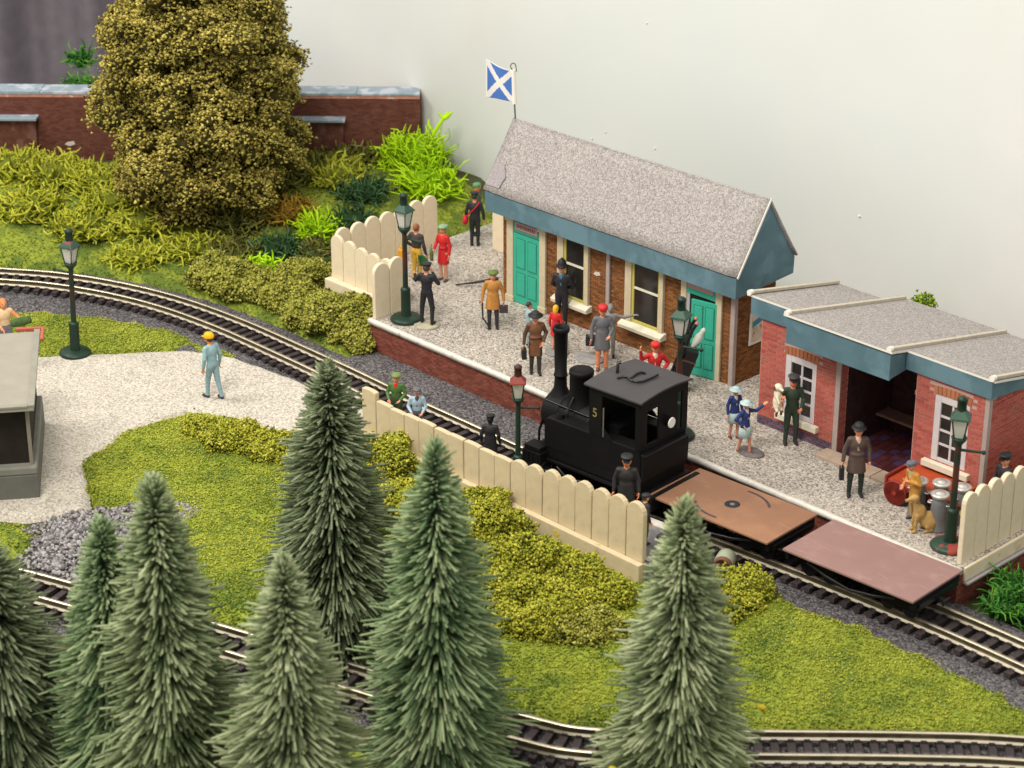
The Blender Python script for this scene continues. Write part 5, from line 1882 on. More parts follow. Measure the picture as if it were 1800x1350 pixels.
    if hat:
        m = MB()
        ang = ht
        z0 = 1.645
        if hat == 'bowler':
            m.lathe([(0.165, 0.058), (0.17, 0.066), (0.125, 0.070), (0.118, 0.10), (0.110, 0.15), (0.07, 0.19), (0.0001, 0.2)], (0, 0, 0), 18, sy=1.1)
        elif hat == 'helmet':
            m.lathe([(0.15, 0.045), (0.155, 0.055), (0.125, 0.07), (0.118, 0.13), (0.095, 0.20), (0.05, 0.25), (0.02, 0.265), (0.02, 0.285), (0.0001, 0.29)], (0, 0, 0), 18, sy=1.12)
        elif hat == 'hard':
            m.lathe([(0.128, 0.03), (0.134, 0.05), (0.128, 0.10), (0.095, 0.155), (0.04, 0.175), (0.0001, 0.178)], (0, 0, 0), 18, sy=1.1)
            m.box(-0.08, 0.08, -0.20, -0.09, 0.035, 0.05)
        elif hat == 'cap':          # peaked cap
            m.lathe([(0.112, 0.045), (0.112, 0.09), (0.142, 0.125), (0.138, 0.145), (0.06, 0.155), (0.0001, 0.157)], (0, 0, 0), 18, sy=1.08)
            m.add([(-0.085, -0.095, 0.055), (0.085, -0.095, 0.055), (0.06, -0.175, 0.035), (-0.06, -0.175, 0.035), (-0.085, -0.095, 0.07), (0.085, -0.095, 0.07), (0.06, -0.175, 0.05), (-0.06, -0.175, 0.05)],
                  [(3, 2, 1, 0), (4, 5, 6, 7), (0, 1, 5, 4), (1, 2, 6, 5), (2, 3, 7, 6), (3, 0, 4, 7)], 1)
        elif hat == 'flat':
            m.lathe([(0.112, 0.04), (0.128, 0.07), (0.125, 0.11), (0.08, 0.135), (0.0001, 0.14)], (0, 0.0, 0), 18, sy=1.2)
            m.box(-0.075, 0.075, -0.19, -0.09, 0.05, 0.066)
        elif hat == 'beret':
            m.lathe([(0.108, 0.045), (0.15, 0.075), (0.155, 0.10), (0.10, 0.135), (0.0001, 0.145)], (0.01, 0.015, 0), 18, sy=1.1)
        elif hat == 'brim':
            m.lathe([(0.155, 0.055), (0.20, 0.045), (0.205, 0.053), (0.125, 0.075), (0.115, 0.12), (0.085, 0.16), (0.0001, 0.168)], (0, 0, 0), 20, sy=1.05)
        elif hat == 'straw':
            m.lathe([(0.17, 0.035), (0.215, 0.05), (0.215, 0.058), (0.13, 0.075), (0.12, 0.12), (0.08, 0.145), (0.0001, 0.15)], (0, 0, 0), 20)
        elif hat == 'pill':
            m.lathe([(0.112, 0.03), (0.128, 0.06), (0.122, 0.13), (0.09, 0.155), (0.0001, 0.16)], (0, 0.0, 0), 18, sy=1.1)
            m.box(-0.07, 0.07, -0.165, -0.09, 0.035, 0.05, 1)
        o = m.obj("hat", [paint(hatc), paint(band or tuple(c * 0.5 for c in hatc))], root)
        o.location = (hc[0], hc[1], z0)
        o.rotation_euler = (0.06, 0, ang)
    return root


def hand_at(root, local):
    bpy.context.view_layer.update()
    return root.matrix_world @ Vector(local)


Z1 = HP + 0.002
# on the platform, from left to right
person("man in dark jacket and yellow trousers half hidden by the corner lamp", (-1.49, 2.74, Z1), 150, 1.7, (0.045, 0.035, 0.035), (0.60, 0.36, 0.04), hair=(0.25, 0.10, 0.05), L='hip', R='hold')
b = thing("bag", "yellow bag hanging beside the man in yellow trousers", "bag", (-1.66, 2.38, HP + 0.76), rad(20))
MB().box(-0.09, 0.09, -0.13, 0.13, -0.2, 0.22).obj("bag_body", mat("bag_yellow", (0.62, 0.30, 0.015), 0.6, 0.1, 6), b, 0.05)
MB().tube([(0, -0.1, 0.2), (0, -0.06, 0.34), (0, 0.06, 0.34), (0, 0.1, 0.2)], 0.014, 6).obj("strap", MATS["bag_yellow"], b)
rw = person("woman in a bright red coat and skirt with pale green hat", (-0.96, 3.23, Z1), -35, 1.68, (0.55, 0.02, 0.022), (0.62, 0.30, 0.20), skirt=0.56, skirt_r=0.20, girl=True, L='down', R='front', hat='beret', hatc=(0.22, 0.34, 0.20), shoe=(0.10, 0.09, 0.08), hair=(0.25, 0.09, 0.04), belt=(0.40, 0.012, 0.015))
b = thing("handbag", "olive green bag carried by the woman in the red coat", "bag", (-1.10, 2.93, HP + 0.80), rad(50))
MB().box(-0.05, 0.05, -0.12, 0.12, -0.17, 0.14).obj("bag_body", mat("bag_olive", (0.10, 0.14, 0.04), 0.6), b, 0.04)
MB().tube([(0, -0.08, 0.12), (0, -0.05, 0.26), (0, 0.05, 0.26), (0, 0.08, 0.12)], 0.012, 6).obj("strap", MATS["bag_olive"], b)
pm_ = person("postman in black seen from behind with a red shoulder bag", (-2.29, 5.64, Z1), 175, 1.66, (0.022, 0.022, 0.027), (0.022, 0.024, 0.024), hat='cap', hatc=DARK, L='down', R='down', hair=(0.04, 0.03, 0.03))
o_ = Vector((0.29, 0.06, 0.88))
b = thing("post_bag", "red shoulder bag with a long red strap on the postman's side", "bag", tuple(hand_at(pm_, o_)), pm_.rotation_euler.z)
b.scale = pm_.scale
MB().ball((0, 0, 0), 0.10, 0.17, 0.16, 12, 9).obj("bag_body", mat("bag_red", (0.50, 0.012, 0.03), 0.6, 0.1, 8), b)
MB().tube([Vector(q) - o_ for q in ((0.27, 0.12, 0.98), (0.16, 0.155, 1.12), (0.0, 0.165, 1.28), (-0.12, 0.13, 1.42), (-0.15, 0.03, 1.485), (-0.11, -0.09, 1.43), (0.0, -0.16, 1.28), (0.16, -0.15, 1.12), (0.27, -0.03, 0.98))], 0.018, 6).obj("strap", MATS["bag_red"], b)
person("orange faced person with green hat just showing behind the postman", (-2.86, 6.28, Z1), -80, 1.62, (0.03, 0.06, 0.03), (0.05, 0.06, 0.04), hat='pill', hatc=(0.10, 0.26, 0.12), skin=(0.68, 0.25, 0.09), hair=(0.60, 0.2, 0.06))
gd = person("railway guard in black uniform with raised green flag on a round base", (1.04, 0.83, Z1 + 0.05), 160, 1.74, (0.018, 0.018, 0.024), (0.018, 0.02, 0.024), hat='cap', hatc=DARK, R='face', L=((0.36, -0.06, 1.22), (0.48, -0.28, 1.28)), spread=0.17, stride=0.03)
MB().lathe([(0.34, 0.0), (0.345, 0.03), (0.31, 0.048), (0.0001, 0.05)], n=24).obj("figure_base", mat("base_tan", (0.36, 0.33, 0.24), 0.8, 0.2, 6), label="round tan figure base under the guard with the flag", cat="base", loc=(1.04, 0.82, HP + 0.003))
fg = thing("hand_flag", "small dark green hand flag held up by the railway guard", "flag", tuple(hand_at(gd, (0.44, -0.36, 1.30))), rad(20))
MB().cyl((0, 0, -0.12), (0.02, 0.02, 0.5), 0.014, 0.012, 8).obj("stick", mat("stick_green", (0.10, 0.16, 0.05), 0.6), fg)
vs, fs = [], []
for i in range(9):
    for j in range(7):
        u, v = i / 8, j / 6
        vs.append((0.02 + 0.30 * u, 0.02 + 0.05 * math.sin(u * 5 + v), 0.48 - 0.30 * v + 0.02 * math.sin(u * 4)))
for i in range(8):
    for j in range(6):
        fs.append((i * 7 + j, (i + 1) * 7 + j, (i + 1) * 7 + j + 1, i * 7 + j + 1))
MB().add(vs, fs, 0, True).obj("cloth", mat("flag_green", (0.02, 0.10, 0.03), 0.7), fg).modifiers.new("t", 'SOLIDIFY').thickness = 0.012
TAN = (0.45, 0.20, 0.045)
tn = person("man in a tan overcoat and green hat with walking stick and dark bag", (2.36, 1.92, Z1), 2, 1.66, TAN, (0.045, 0.04, 0.045), skirt=0.62, skirt_r=0.225, legs=(0.04, 0.037, 0.042), L='hold', R='hold', hat='beret', hatc=(0.11, 0.17, 0.04), hair=(0.40, 0.22, 0.1), spread=0.11)
p = hand_at(tn, (-0.31, -0.05, 0.80))
wk = MB()
wk.tube([(0, 0, 0.0), (0.03, -0.01, -0.4), (0.19, 0.12, -(p.z - HP - 0.01))], 0.024, 6)
wk.tube([(-0.05, -0.05, 0.01), (-0.02, -0.02, 0.04), (0, 0, 0.0)], 0.024, 6)
wk.obj("walking_stick", mat("stick_black", (0.03, 0.027, 0.025), 0.5), label="black walking stick in the right hand of the tan overcoat man", cat="walking stick", loc=tuple(p))


def case(label, root, local, dims, c, name="bag", rz=0.0):
    q = hand_at(root, local)
    b = thing(name, label, "bag", tuple(q), root.rotation_euler.z + rz)
    x, y, z = dims
    MB().prism([(-y / 2, -z), (y / 2, -z), (y / 2 * 0.8, 0), (-y / 2 * 0.8, 0)][::1], 'x', -x / 2, x / 2).obj("bag_body", paint(c), b, 0.015)
    MB().tube([(0, -y * 0.25, -0.005), (0, -y * 0.22, 0.06), (0, y * 0.22, 0.06), (0, y * 0.25, -0.005)], 0.012, 6).obj("handle", paint(c), b)


case("dark purple grey bag in the left hand of the tan overcoat man", tn, (0.31, -0.05, 0.74), (0.22, 0.14, 0.2), (0.05, 0.035, 0.045))
person("policeman in helmet and dark tunic standing by the first window", (3.52, 3.25, Z1), -12, 1.86, (0.022, 0.02, 0.025), (0.02, 0.018, 0.022), hat='helmet', hatc=(0.015, 0.018, 0.02), chest=(0.06, 0.16, 0.22), L='back', R='back', head_turn=0)
br_ = person("man in long brown coat and black hat carrying a black bag", (5.16, 0.69, Z1), 8, 1.72, (0.17, 0.075, 0.035), (0.04, 0.035, 0.03), sleeve=(0.085, 0.055, 0.03), skirt=0.55, skirt_r=0.19, L='pocket', R='hold', hat='brim', hatc=(0.02, 0.02, 0.02), belt=(0.10, 0.03, 0.02), stride=0.06)
case("black bag in the hand of the man in the long brown coat", br_, (-0.31, -0.04, 0.76), (0.12, 0.28, 0.25), (0.02, 0.02, 0.02))
person("little girl with yellow hair in a red dress beside the brown coat", (4.50, 2.05, Z1), 150, 1.30, (0.55, 0.02, 0.02), (0.62, 0.30, 0.20), skirt=0.62, skirt_r=0.21, girl=True, hair=(0.75, 0.42, 0.02), long_hair=True, L='down', R='front')
person("child in pale blue hidden behind the man in the brown coat", (3.85, 1.75, Z1), 110, 1.28, (0.28, 0.42, 0.46), (0.25, 0.30, 0.32), hair=(0.05, 0.035, 0.03), R='front', L='front', girl=True)
MB().lathe([(0.30, 0.0), (0.31, 0.025), (0.28, 0.035), (0.0001, 0.036)], n=22).obj("figure_base", mat("base_grey", (0.25, 0.25, 0.23), 0.8, 0.2, 6), label="grey round figure base under the girl in the red dress", cat="base", loc=(4.62, 1.98, HP + 0.003))
person("woman in a long grey coat and red hat standing behind the engine", (6.13, 2.04, Z1), 5, 1.80, (0.13, 0.13, 0.145), (0.62, 0.22, 0.11), skirt=0.58, skirt_r=0.215, L='front', R='down', hat='pill', hatc=(0.55, 0.03, 0.03), shoe=(0.16, 0.07, 0.05), hair=(0.35, 0.14, 0.07))
gr_ = person("grey clad person with one arm stretched out behind the grey coat woman", (5.72, 2.75, Z1), -5, 1.50, (0.20, 0.20, 0.19), (0.22, 0.22, 0.20), L=((0.42, 0.0, 1.36), (0.68, -0.02, 1.44)), R=((-0.38, -0.04, 1.12), (-0.55, -0.14, 0.86)), hair=(0.2, 0.2, 0.19), skin=(0.24, 0.23, 0.22))
case("black camera box held low by the grey clad person", gr_, (-0.60, -0.16, 0.76), (0.22, 0.2, 0.26), (0.02, 0.02, 0.024))
MB().lathe([(0.42, 0.0), (0.43, 0.025), (0.39, 0.035), (0.0001, 0.036)], n=22, sx=1.0, sy=0.7).obj("figure_base", mat("base_grey2", (0.27, 0.26, 0.25), 0.8, 0.2, 6), label="oval grey base on the gravel left of the grey coat woman", cat="base", loc=(5.45, 2.28, HP + 0.003))
person("porter in red with a red cap waving one hand behind the engine roof", (8.42, 1.45, Z1), 5, 1.70, (0.50, 0.02, 0.02), (0.10, 0.02, 0.02), L='hip', R=((-0.36, -0.10, 1.34), (-0.40, -0.20, 1.62)), hat='pill', hatc=(0.58, 0.03, 0.02), chest=(0.70, 0.55, 0.45), skin=(0.68, 0.30, 0.16))
NAVY = (0.022, 0.04, 0.16)
PB = (0.42, 0.56, 0.55)
person("schoolgirl in navy blazer and pale blue hat standing with arms down", (10.94, 1.44, Z1), 25, 1.36, NAVY, (0.58, 0.26, 0.17), skirt=0.60, skirt_r=0.22, girl=True, hat='straw', hatc=PB, shoe=(0.13, 0.05, 0.03), hair=(0.25, 0.12, 0.06), chest=(0.55, 0.50, 0.47), L='down', R='down', stride=0.06)
person("schoolgirl in navy blazer and pale blue hat striding with one arm raised", (11.62, 1.02, Z1), 40, 1.38, NAVY, (0.58, 0.26, 0.17), skirt=0.60, skirt_r=0.21, girl=True, hat='straw', hatc=PB, shoe=(0.13, 0.05, 0.03), hair=(0.30, 0.15, 0.06), chest=(0.55, 0.50, 0.47), L=((0.36, -0.14, 1.40), (0.50, -0.26, 1.58)), R='hip', stride=0.16)
for nm, x, y, rz, lb in (("skirt", 10.94, 1.44, 68, "a"), ("skirt", 11.62, 1.02, 83, "b")):
    pr = [o for o in COL.objects if o.name.startswith("person") and abs(o.location.x - x) < 0.01][0]
    MB().lathe([(0.222, 0.57), (0.236, 0.575), (0.20, 0.88), (0.175, 0.90)], n=20, sy=0.80).obj("skirt", paint(PB), pr)
MB().lathe([(0.30, 0.0), (0.31, 0.025), (0.28, 0.035), (0.0001, 0.036)], n=22, sx=1.2, sy=0.8).obj("figure_base", mat("disc_dark", (0.14, 0.125, 0.125), 0.8, 0.2, 6), label="dark oval disc under the striding schoolgirl", cat="base", loc=(11.72, 1.12, HP + 0.003))  # thin dark oval disc, set slightly off the figure's centre
so_ = person("soldier in dark green uniform standing against the red brick pillar", (12.05, 2.14, Z1), 8, 1.80, (0.028, 0.05, 0.032), (0.028, 0.045, 0.03), hat='cap', hatc=(0.05, 0.045, 0.05), band=(0.02, 0.02, 0.02), L='front', R=((-0.30, -0.06, 1.18), (-0.30, -0.22, 1.30)), shoe=(0.03, 0.018, 0.02), skin=(0.60, 0.20, 0.10), spread=0.12)
# the white dog on the soldier's arm
dg = thing("dog", "small white dog with dark ear and paws held upright on the soldier's arm", "dog", tuple(hand_at(so_, (-0.40, -0.16, 0.98))), so_.rotation_euler.z + 0.5)
DP = [ell((0, 0, 0.20), (0.10, 0.11, 0.20), 'w'), ell((0, 0.0, 0.40), (0.085, 0.09, 0.12), 'w'), ell((0, -0.02, 0.58), (0.095, 0.10, 0.085), 'w'), cone((0, -0.08, 0.565), (0, -0.18, 0.545), 0.05, 0.03, 'w'), ell((0, -0.20, 0.55), (0.02, 0.018, 0.018), 'k'),
      cone((-0.06, -0.05, 0.36), (-0.07, -0.15, 0.24), 0.036, 0.028, 'w'), cone((0.06, -0.05, 0.36), (0.07, -0.15, 0.24), 0.036, 0.028, 'w'), cone((-0.06, -0.02, 0.12), (-0.07, -0.09, 0.03), 0.05, 0.034, 'w'), cone((-0.07, -0.09, 0.03), (-0.07, -0.07, -0.10), 0.032, 0.03, 'k'),
      cone((0.06, -0.02, 0.12), (0.07, -0.09, 0.03), 0.05, 0.034, 'w'), cone((0.07, -0.09, 0.03), (0.07, -0.07, -0.10), 0.032, 0.03, 'k'), ell((-0.095, 0.0, 0.56), (0.022, 0.035, 0.06), 'k'), ell((0.095, 0.0, 0.56), (0.022, 0.035, 0.06), 'w'), cone((0, 0.09, 0.06), (0, 0.16, 0.0), 0.025, 0.015, 'w')]
V, Q, best = grid_of(DP, 0.018, 0.05, 0.03)
me = raw_mesh("body", V, [Q], [paint((0.74, 0.66, 0.50)), paint((0.12, 0.07, 0.05))], [0 if DP[b][1] == 'w' else 1 for b in best], smooth=True)
link("body", me, dg)
bw = person("man in brown grey overcoat and black bowler hat holding a black case", (14.71, 1.13, Z1), 3, 1.82, (0.085, 0.06, 0.05), (0.018, 0.028, 0.024), skirt=0.62, skirt_r=0.225, legs=(0.018, 0.03, 0.025), L='down', R='hold', hat='bowler', hatc=(0.02, 0.02, 0.022), belt=(0.07, 0.048, 0.04), chest=(0.55, 0.36, 0.27), spread=0.13, hair=(0.06, 0.04, 0.03))
case("black case in the hand of the man with the bowler hat", bw, (-0.33, -0.05, 0.76), (0.10, 0.2, 0.30), (0.015, 0.016, 0.018))
MUST = (0.50, 0.25, 0.045)
person("stooping man in a mustard coat and grey flat cap beside the churns", (16.30, 1.14, Z1), -60, 1.52, MUST, (0.40, 0.25, 0.08), skirt=0.55, skirt_r=0.18, legs=(0.40, 0.24, 0.08), L='chest', R='front', hat='flat', hatc=(0.12, 0.12, 0.15), lean=0.16, shoe=(0.06, 0.065, 0.075), chest=(0.55, 0.45, 0.30), hair=(0.25, 0.2, 0.15))
# the sitting tan dog
dg = thing("dog", "tan dog sitting by the stooping man in the mustard coat", "dog", (16.72, 0.86, HP), rad(43 - 78))
DP = [ell((0, 0.13, 0.26), (0.13, 0.20, 0.20), 't'), ell((0, -0.06, 0.44), (0.12, 0.14, 0.20), 't'), cone((0, -0.12, 0.55), (0, -0.17, 0.72), 0.09, 0.075, 't'), ell((0, -0.20, 0.80), (0.085, 0.10, 0.085), 't'), cone((0, -0.27, 0.785), (0, -0.38, 0.75), 0.05, 0.035, 't'), ell((0, -0.41, 0.755), (0.022, 0.02, 0.02), 'k'),
      ell((-0.085, -0.16, 0.79), (0.02, 0.04, 0.075), 'd'), ell((0.085, -0.16, 0.79), (0.02, 0.04, 0.075), 'd')]
for s in (-1, 1):
    DP += [cone((s * 0.075, -0.14, 0.40), (s * 0.075, -0.17, 0.20), 0.05, 0.036, 't'), cone((s * 0.075, -0.17, 0.20), (s * 0.075, -0.16, 0.04), 0.034, 0.032, 't'), cone((s * 0.075, -0.16, 0.03), (s * 0.075, -0.23, 0.025), 0.032, 0.026, 't'),
           ell((s * 0.10, 0.17, 0.20), (0.07, 0.13, 0.13), 't'), cone((s * 0.12, 0.08, 0.14), (s * 0.12, 0.19, 0.06), 0.045, 0.035, 't'), cone((s * 0.12, 0.19, 0.05), (s * 0.12, 0.02, 0.03), 0.035, 0.028, 't')]
DP += [cone((0, 0.28, 0.12), (0.03, 0.42, 0.04), 0.035, 0.022, 't'), cone((0.03, 0.42, 0.04), (0.10, 0.50, 0.04), 0.022, 0.014, 't')]
V, Q, best = grid_of(DP, 0.02, 0.05, 0.04)
me = raw_mesh("body", V, [Q], [paint((0.42, 0.26, 0.09)), paint((0.03, 0.02, 0.02)), paint((0.30, 0.17, 0.06))], [{'t': 0, 'k': 1, 'd': 2}[DP[b][1]] for b in best], smooth=True)
link("body", me, dg)
person("policeman in black cap just showing over the right hand fence", (17.72, 2.30, Z1), -55, 1.76, (0.02, 0.022, 0.03), (0.02, 0.02, 0.03), hat='cap', hatc=(0.015, 0.016, 0.018), skin=(0.66, 0.30, 0.17))
# behind the long fence
ZN1 = ZN + 0.002
person("person in green with green hat and red scarf leaning on the long fence", (4.72, -3.45, ZN1), -8, 1.50, (0.07, 0.15, 0.04), (0.05, 0.08, 0.04), hat='beret', hatc=(0.15, 0.22, 0.06), chest=(0.60, 0.02, 0.02), L='front', R='front', hair=(0.15, 0.16, 0.06))
person("man in pale blue jacket and grey cap behind the long fence", (5.52, -3.52, ZN1), 4, 1.42, (0.33, 0.44, 0.52), (0.1, 0.1, 0.12), hat='flat', hatc=(0.13, 0.12, 0.13), chest=(0.06, 0.06, 0.08), L='front', R='front', hair=(0.1, 0.09, 0.09))
person("all black hunched figure behind the middle of the long fence", (7.80, -3.34, ZN1), 170, 1.42, (0.020, 0.018, 0.022), (0.02, 0.02, 0.02), skirt=0.3, skirt_r=0.27, hat='cap', hatc=(0.012, 0.012, 0.014), skin=(0.03, 0.026, 0.028), hair=(0.012, 0.012, 0.012))
person("engine driver in black jacket and cap standing behind the long fence", (11.82, -3.12, ZN1), -4, 1.78, (0.028, 0.027, 0.027), (0.50, 0.30, 0.03), skirt=0.68, skirt_r=0.205, legs=(0.50, 0.30, 0.03), hat='cap', hatc=(0.025, 0.028, 0.028), L='down', R='down', skin=(0.66, 0.24, 0.11), hair=(0.10, 0.06, 0.04))
person("boy in a black cap at the right hand end of the long fence", (12.66, -3.42, ZN1), 115, 1.25, (0.035, 0.033, 0.038), (0.10, 0.08, 0.05), hat='flat', hatc=(0.025, 0.026, 0.032), skin=(0.66, 0.36, 0.20))
# in the yard
person("workman in pale blue overalls and yellow cap walking across the gravel yard", (-0.57, -4.86, 0.225), -128, 1.80, (0.27, 0.42, 0.47), (0.25, 0.38, 0.43), shoe=(0.035, 0.045, 0.06), hat='hard', hatc=(0.85, 0.42, 0.01), L='down', R='down', stride=0.17, spread=0.09, lean=0.05, skin=(0.66, 0.30, 0.12))
wm = person("person with orange hair in a cream shirt carrying a green bundle at far left", (-6.15, -7.25, 0.225), 30, 1.78, (0.72, 0.52, 0.30), (0.17, 0.17, 0.22), hair=(0.70, 0.22, 0.06), long_hair=True, L='reach', R='front', sleeve=(0.70, 0.30, 0.12), skin=(0.70, 0.30, 0.13))
gb_ = thing("bundle", "dark green rolled bundle carried by the orange haired person", "bundle", tuple(hand_at(wm, (0.36, -0.36, 1.18))), rad(80))
MB().lathe([(0.02, -0.27), (0.10, -0.25), (0.12, -0.1), (0.115, 0.1), (0.10, 0.25), (0.02, 0.27)], (0, 0, 0), 14, axis='x').obj("roll", mat("bundle_green", (0.06, 0.11, 0.03), 0.8, 0.3, 8), gb_)
# ---------------------------------------------------------------- bottle-brush fir trees
M_trunk = mat("wire_trunk", (0.05, 0.045, 0.025), 0.9, 0.3, 8)


def fir(label, x, y, z, H, prof, seed, cols, nb=5200):
    """prof: list of (fraction of height from the tip, crown radius)"""
    rg = np.random.default_rng(seed)
    m = mat_rnd("fir_bristle", cols, 0.9, 0.1)
    MATS.pop("fir_bristle")
    root = thing("fir_tree", label, "fir tree", (x, y, z), 0, "bottle brush fir trees in the foreground")
    MB().lathe([(0.10, -0.05), (0.085, H * 0.3), (0.05, H * 0.9), (0.0001, H * 0.985)], n=8).obj("trunk", M_trunk, root)
    pf = np.array([p[0] for p in prof])
    pr = np.array([p[1] for p in prof])
    # heights chosen with density following the crown radius
    f = rg.random(nb * 3)
    w = np.interp(f, pf, pr) + 0.12
    f = f[rg.random(len(f)) < w / w.max()][:nb]
    n = len(f)
    ang = rg.uniform(0, 2 * np.pi, n)
    lump = 1 + 0.10 * np.sin(ang * 3 + f * 17 + seed) + 0.07 * np.sin(ang * 5 - f * 29)
    r = np.interp(f, pf, pr) * lump * (0.50 + 0.55 * rg.beta(2.2, 1.5, n) + 0.22 * (rg.random(n) < 0.16))
    z0 = H * (1 - f)
    # bristles: rise near the tip, level in the middle, droop low down; a wave of clumps gives rows
    el = np.interp(f, [0, 0.04, 0.12, 0.3, 1.0], [1.25, 0.75, 0.30, 0.06, -0.02]) + rg.normal(0, 0.15, n)
    clump = np.round(ang * 5.0 + np.sin(f * 40 + seed) * 0.8) / 5.0
    ang = ang + (clump - ang) * 0.25
    d = np.stack([np.cos(ang), np.sin(ang), np.zeros(n)], 1)
    droop = np.interp(f, [0, 0.1, 0.5, 1], [0.0, 0.03, 0.07, 0.13]) * r + rg.normal(0, 0.02, n)
    ts = np.array([0.0, 0.60, 1.0])
    wid = np.interp(f, [0, 0.15, 1], [0.019, 0.0225, 0.026])
    rad_t = np.array([0.8, 1.1, 0.8])
    C = []
    for t in ts:
        hor = r * t * np.cos(el)
        zz = z0 + r * t * np.sin(el) - droop * t * t
        C.append(np.concatenate([d[:, :2] * hor[:, None], zz[:, None]], 1))
    C = np.stack(C, 1)                                  # n,4,3
    side = np.stack([-np.sin(ang), np.cos(ang), np.zeros(n)], 1)
    up = np.array([0, 0, 1.0]) - 0.0 * side
    V = []
    for k in range(3):
        a = 2 * np.pi * k / 3 + 0.5
        off = side * np.cos(a) + up * np.sin(a)
        V.append(C + off[:, None, :] * (wid[:, None] * rad_t[None])[..., None] * rg.uniform(0.85, 1.2, (n, 1, 1)))
    V = np.stack(V, 2)                                   # n,4,3(k),3
    V = V.reshape(n, 9, 3)
    base = []
    for i in range(2):
        for k in range(3):
            base.append((i * 3 + k, i * 3 + (k + 1) % 3, (i + 1) * 3 + (k + 1) % 3, (i + 1) * 3 + k))
    base = np.array(base)
    F = (base[None] + (np.arange(n) * 9)[:, None, None]).reshape(-1, 4)
    cap = np.array([(6, 7, 8)])
    Fc = (cap[None] + (np.arange(n) * 9)[:, None, None]).reshape(-1, 3)
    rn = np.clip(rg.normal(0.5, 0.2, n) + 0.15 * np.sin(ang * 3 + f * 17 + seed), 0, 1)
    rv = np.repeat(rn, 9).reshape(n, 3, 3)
    rv = rv + np.array([-0.32, 0.0, 0.22])[None, :, None]  # crown's inner shade painted in: bristles darken toward the trunk, pale at tips
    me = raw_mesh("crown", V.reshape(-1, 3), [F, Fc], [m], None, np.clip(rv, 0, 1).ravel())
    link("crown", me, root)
    return root


G_MID = [(0.045, 0.075, 0.035), (0.135, 0.185, 0.085), (0.23, 0.285, 0.145), (0.38, 0.43, 0.25)]
G_BLUE = [(0.038, 0.072, 0.036), (0.112, 0.182, 0.085), (0.20, 0.275, 0.135), (0.35, 0.42, 0.23)]
G_DARK = [(0.030, 0.052, 0.027), (0.090, 0.125, 0.062), (0.165, 0.205, 0.11), (0.29, 0.33, 0.20)]
G_PALE = [(0.055, 0.080, 0.040), (0.160, 0.205, 0.100), (0.265, 0.315, 0.165), (0.42, 0.46, 0.28)]
P_A = [(0, 0.22), (0.03, 0.40), (0.10, 0.66), (0.2, 0.95), (0.35, 1.25), (0.5, 1.5), (0.7, 1.75), (0.9, 1.95), (1, 1.9)]
P_B = [(0, 0.20), (0.03, 0.36), (0.10, 0.55), (0.16, 0.72), (0.3, 1.02), (0.5, 1.32), (0.7, 1.52), (0.9, 1.65), (1, 1.6)]
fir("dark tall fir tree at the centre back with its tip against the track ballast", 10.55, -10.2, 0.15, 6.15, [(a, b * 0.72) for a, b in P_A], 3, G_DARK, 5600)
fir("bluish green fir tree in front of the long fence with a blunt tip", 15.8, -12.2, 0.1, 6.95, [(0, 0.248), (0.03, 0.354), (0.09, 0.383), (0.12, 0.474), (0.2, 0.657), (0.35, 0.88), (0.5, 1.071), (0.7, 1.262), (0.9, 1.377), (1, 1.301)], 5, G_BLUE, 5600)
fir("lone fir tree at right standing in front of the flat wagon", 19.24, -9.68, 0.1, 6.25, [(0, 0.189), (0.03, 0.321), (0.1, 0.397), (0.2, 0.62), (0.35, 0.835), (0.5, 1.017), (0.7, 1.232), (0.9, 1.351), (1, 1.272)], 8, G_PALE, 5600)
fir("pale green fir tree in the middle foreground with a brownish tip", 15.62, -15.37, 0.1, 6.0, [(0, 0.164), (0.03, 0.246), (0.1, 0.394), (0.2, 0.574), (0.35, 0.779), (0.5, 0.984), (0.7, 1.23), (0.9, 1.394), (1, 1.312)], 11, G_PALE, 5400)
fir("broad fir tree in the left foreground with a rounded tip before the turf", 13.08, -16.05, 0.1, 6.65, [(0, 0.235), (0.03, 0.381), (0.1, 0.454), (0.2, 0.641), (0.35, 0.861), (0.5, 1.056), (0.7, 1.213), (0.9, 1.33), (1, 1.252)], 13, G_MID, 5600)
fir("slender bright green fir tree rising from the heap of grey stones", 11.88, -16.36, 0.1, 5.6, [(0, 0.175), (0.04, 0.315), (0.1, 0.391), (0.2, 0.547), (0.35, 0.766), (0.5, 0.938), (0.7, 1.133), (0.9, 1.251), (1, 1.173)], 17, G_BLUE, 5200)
fir("dark fir tree cut off by the left edge of the picture", 9.96, -17.5, 0.1, 4.78, [(0, 0.216), (0.04, 0.36), (0.1, 0.558), (0.2, 0.774), (0.35, 0.99), (0.5, 1.17), (0.7, 1.35), (0.9, 1.44), (1, 1.35)], 19, G_DARK, 4800)


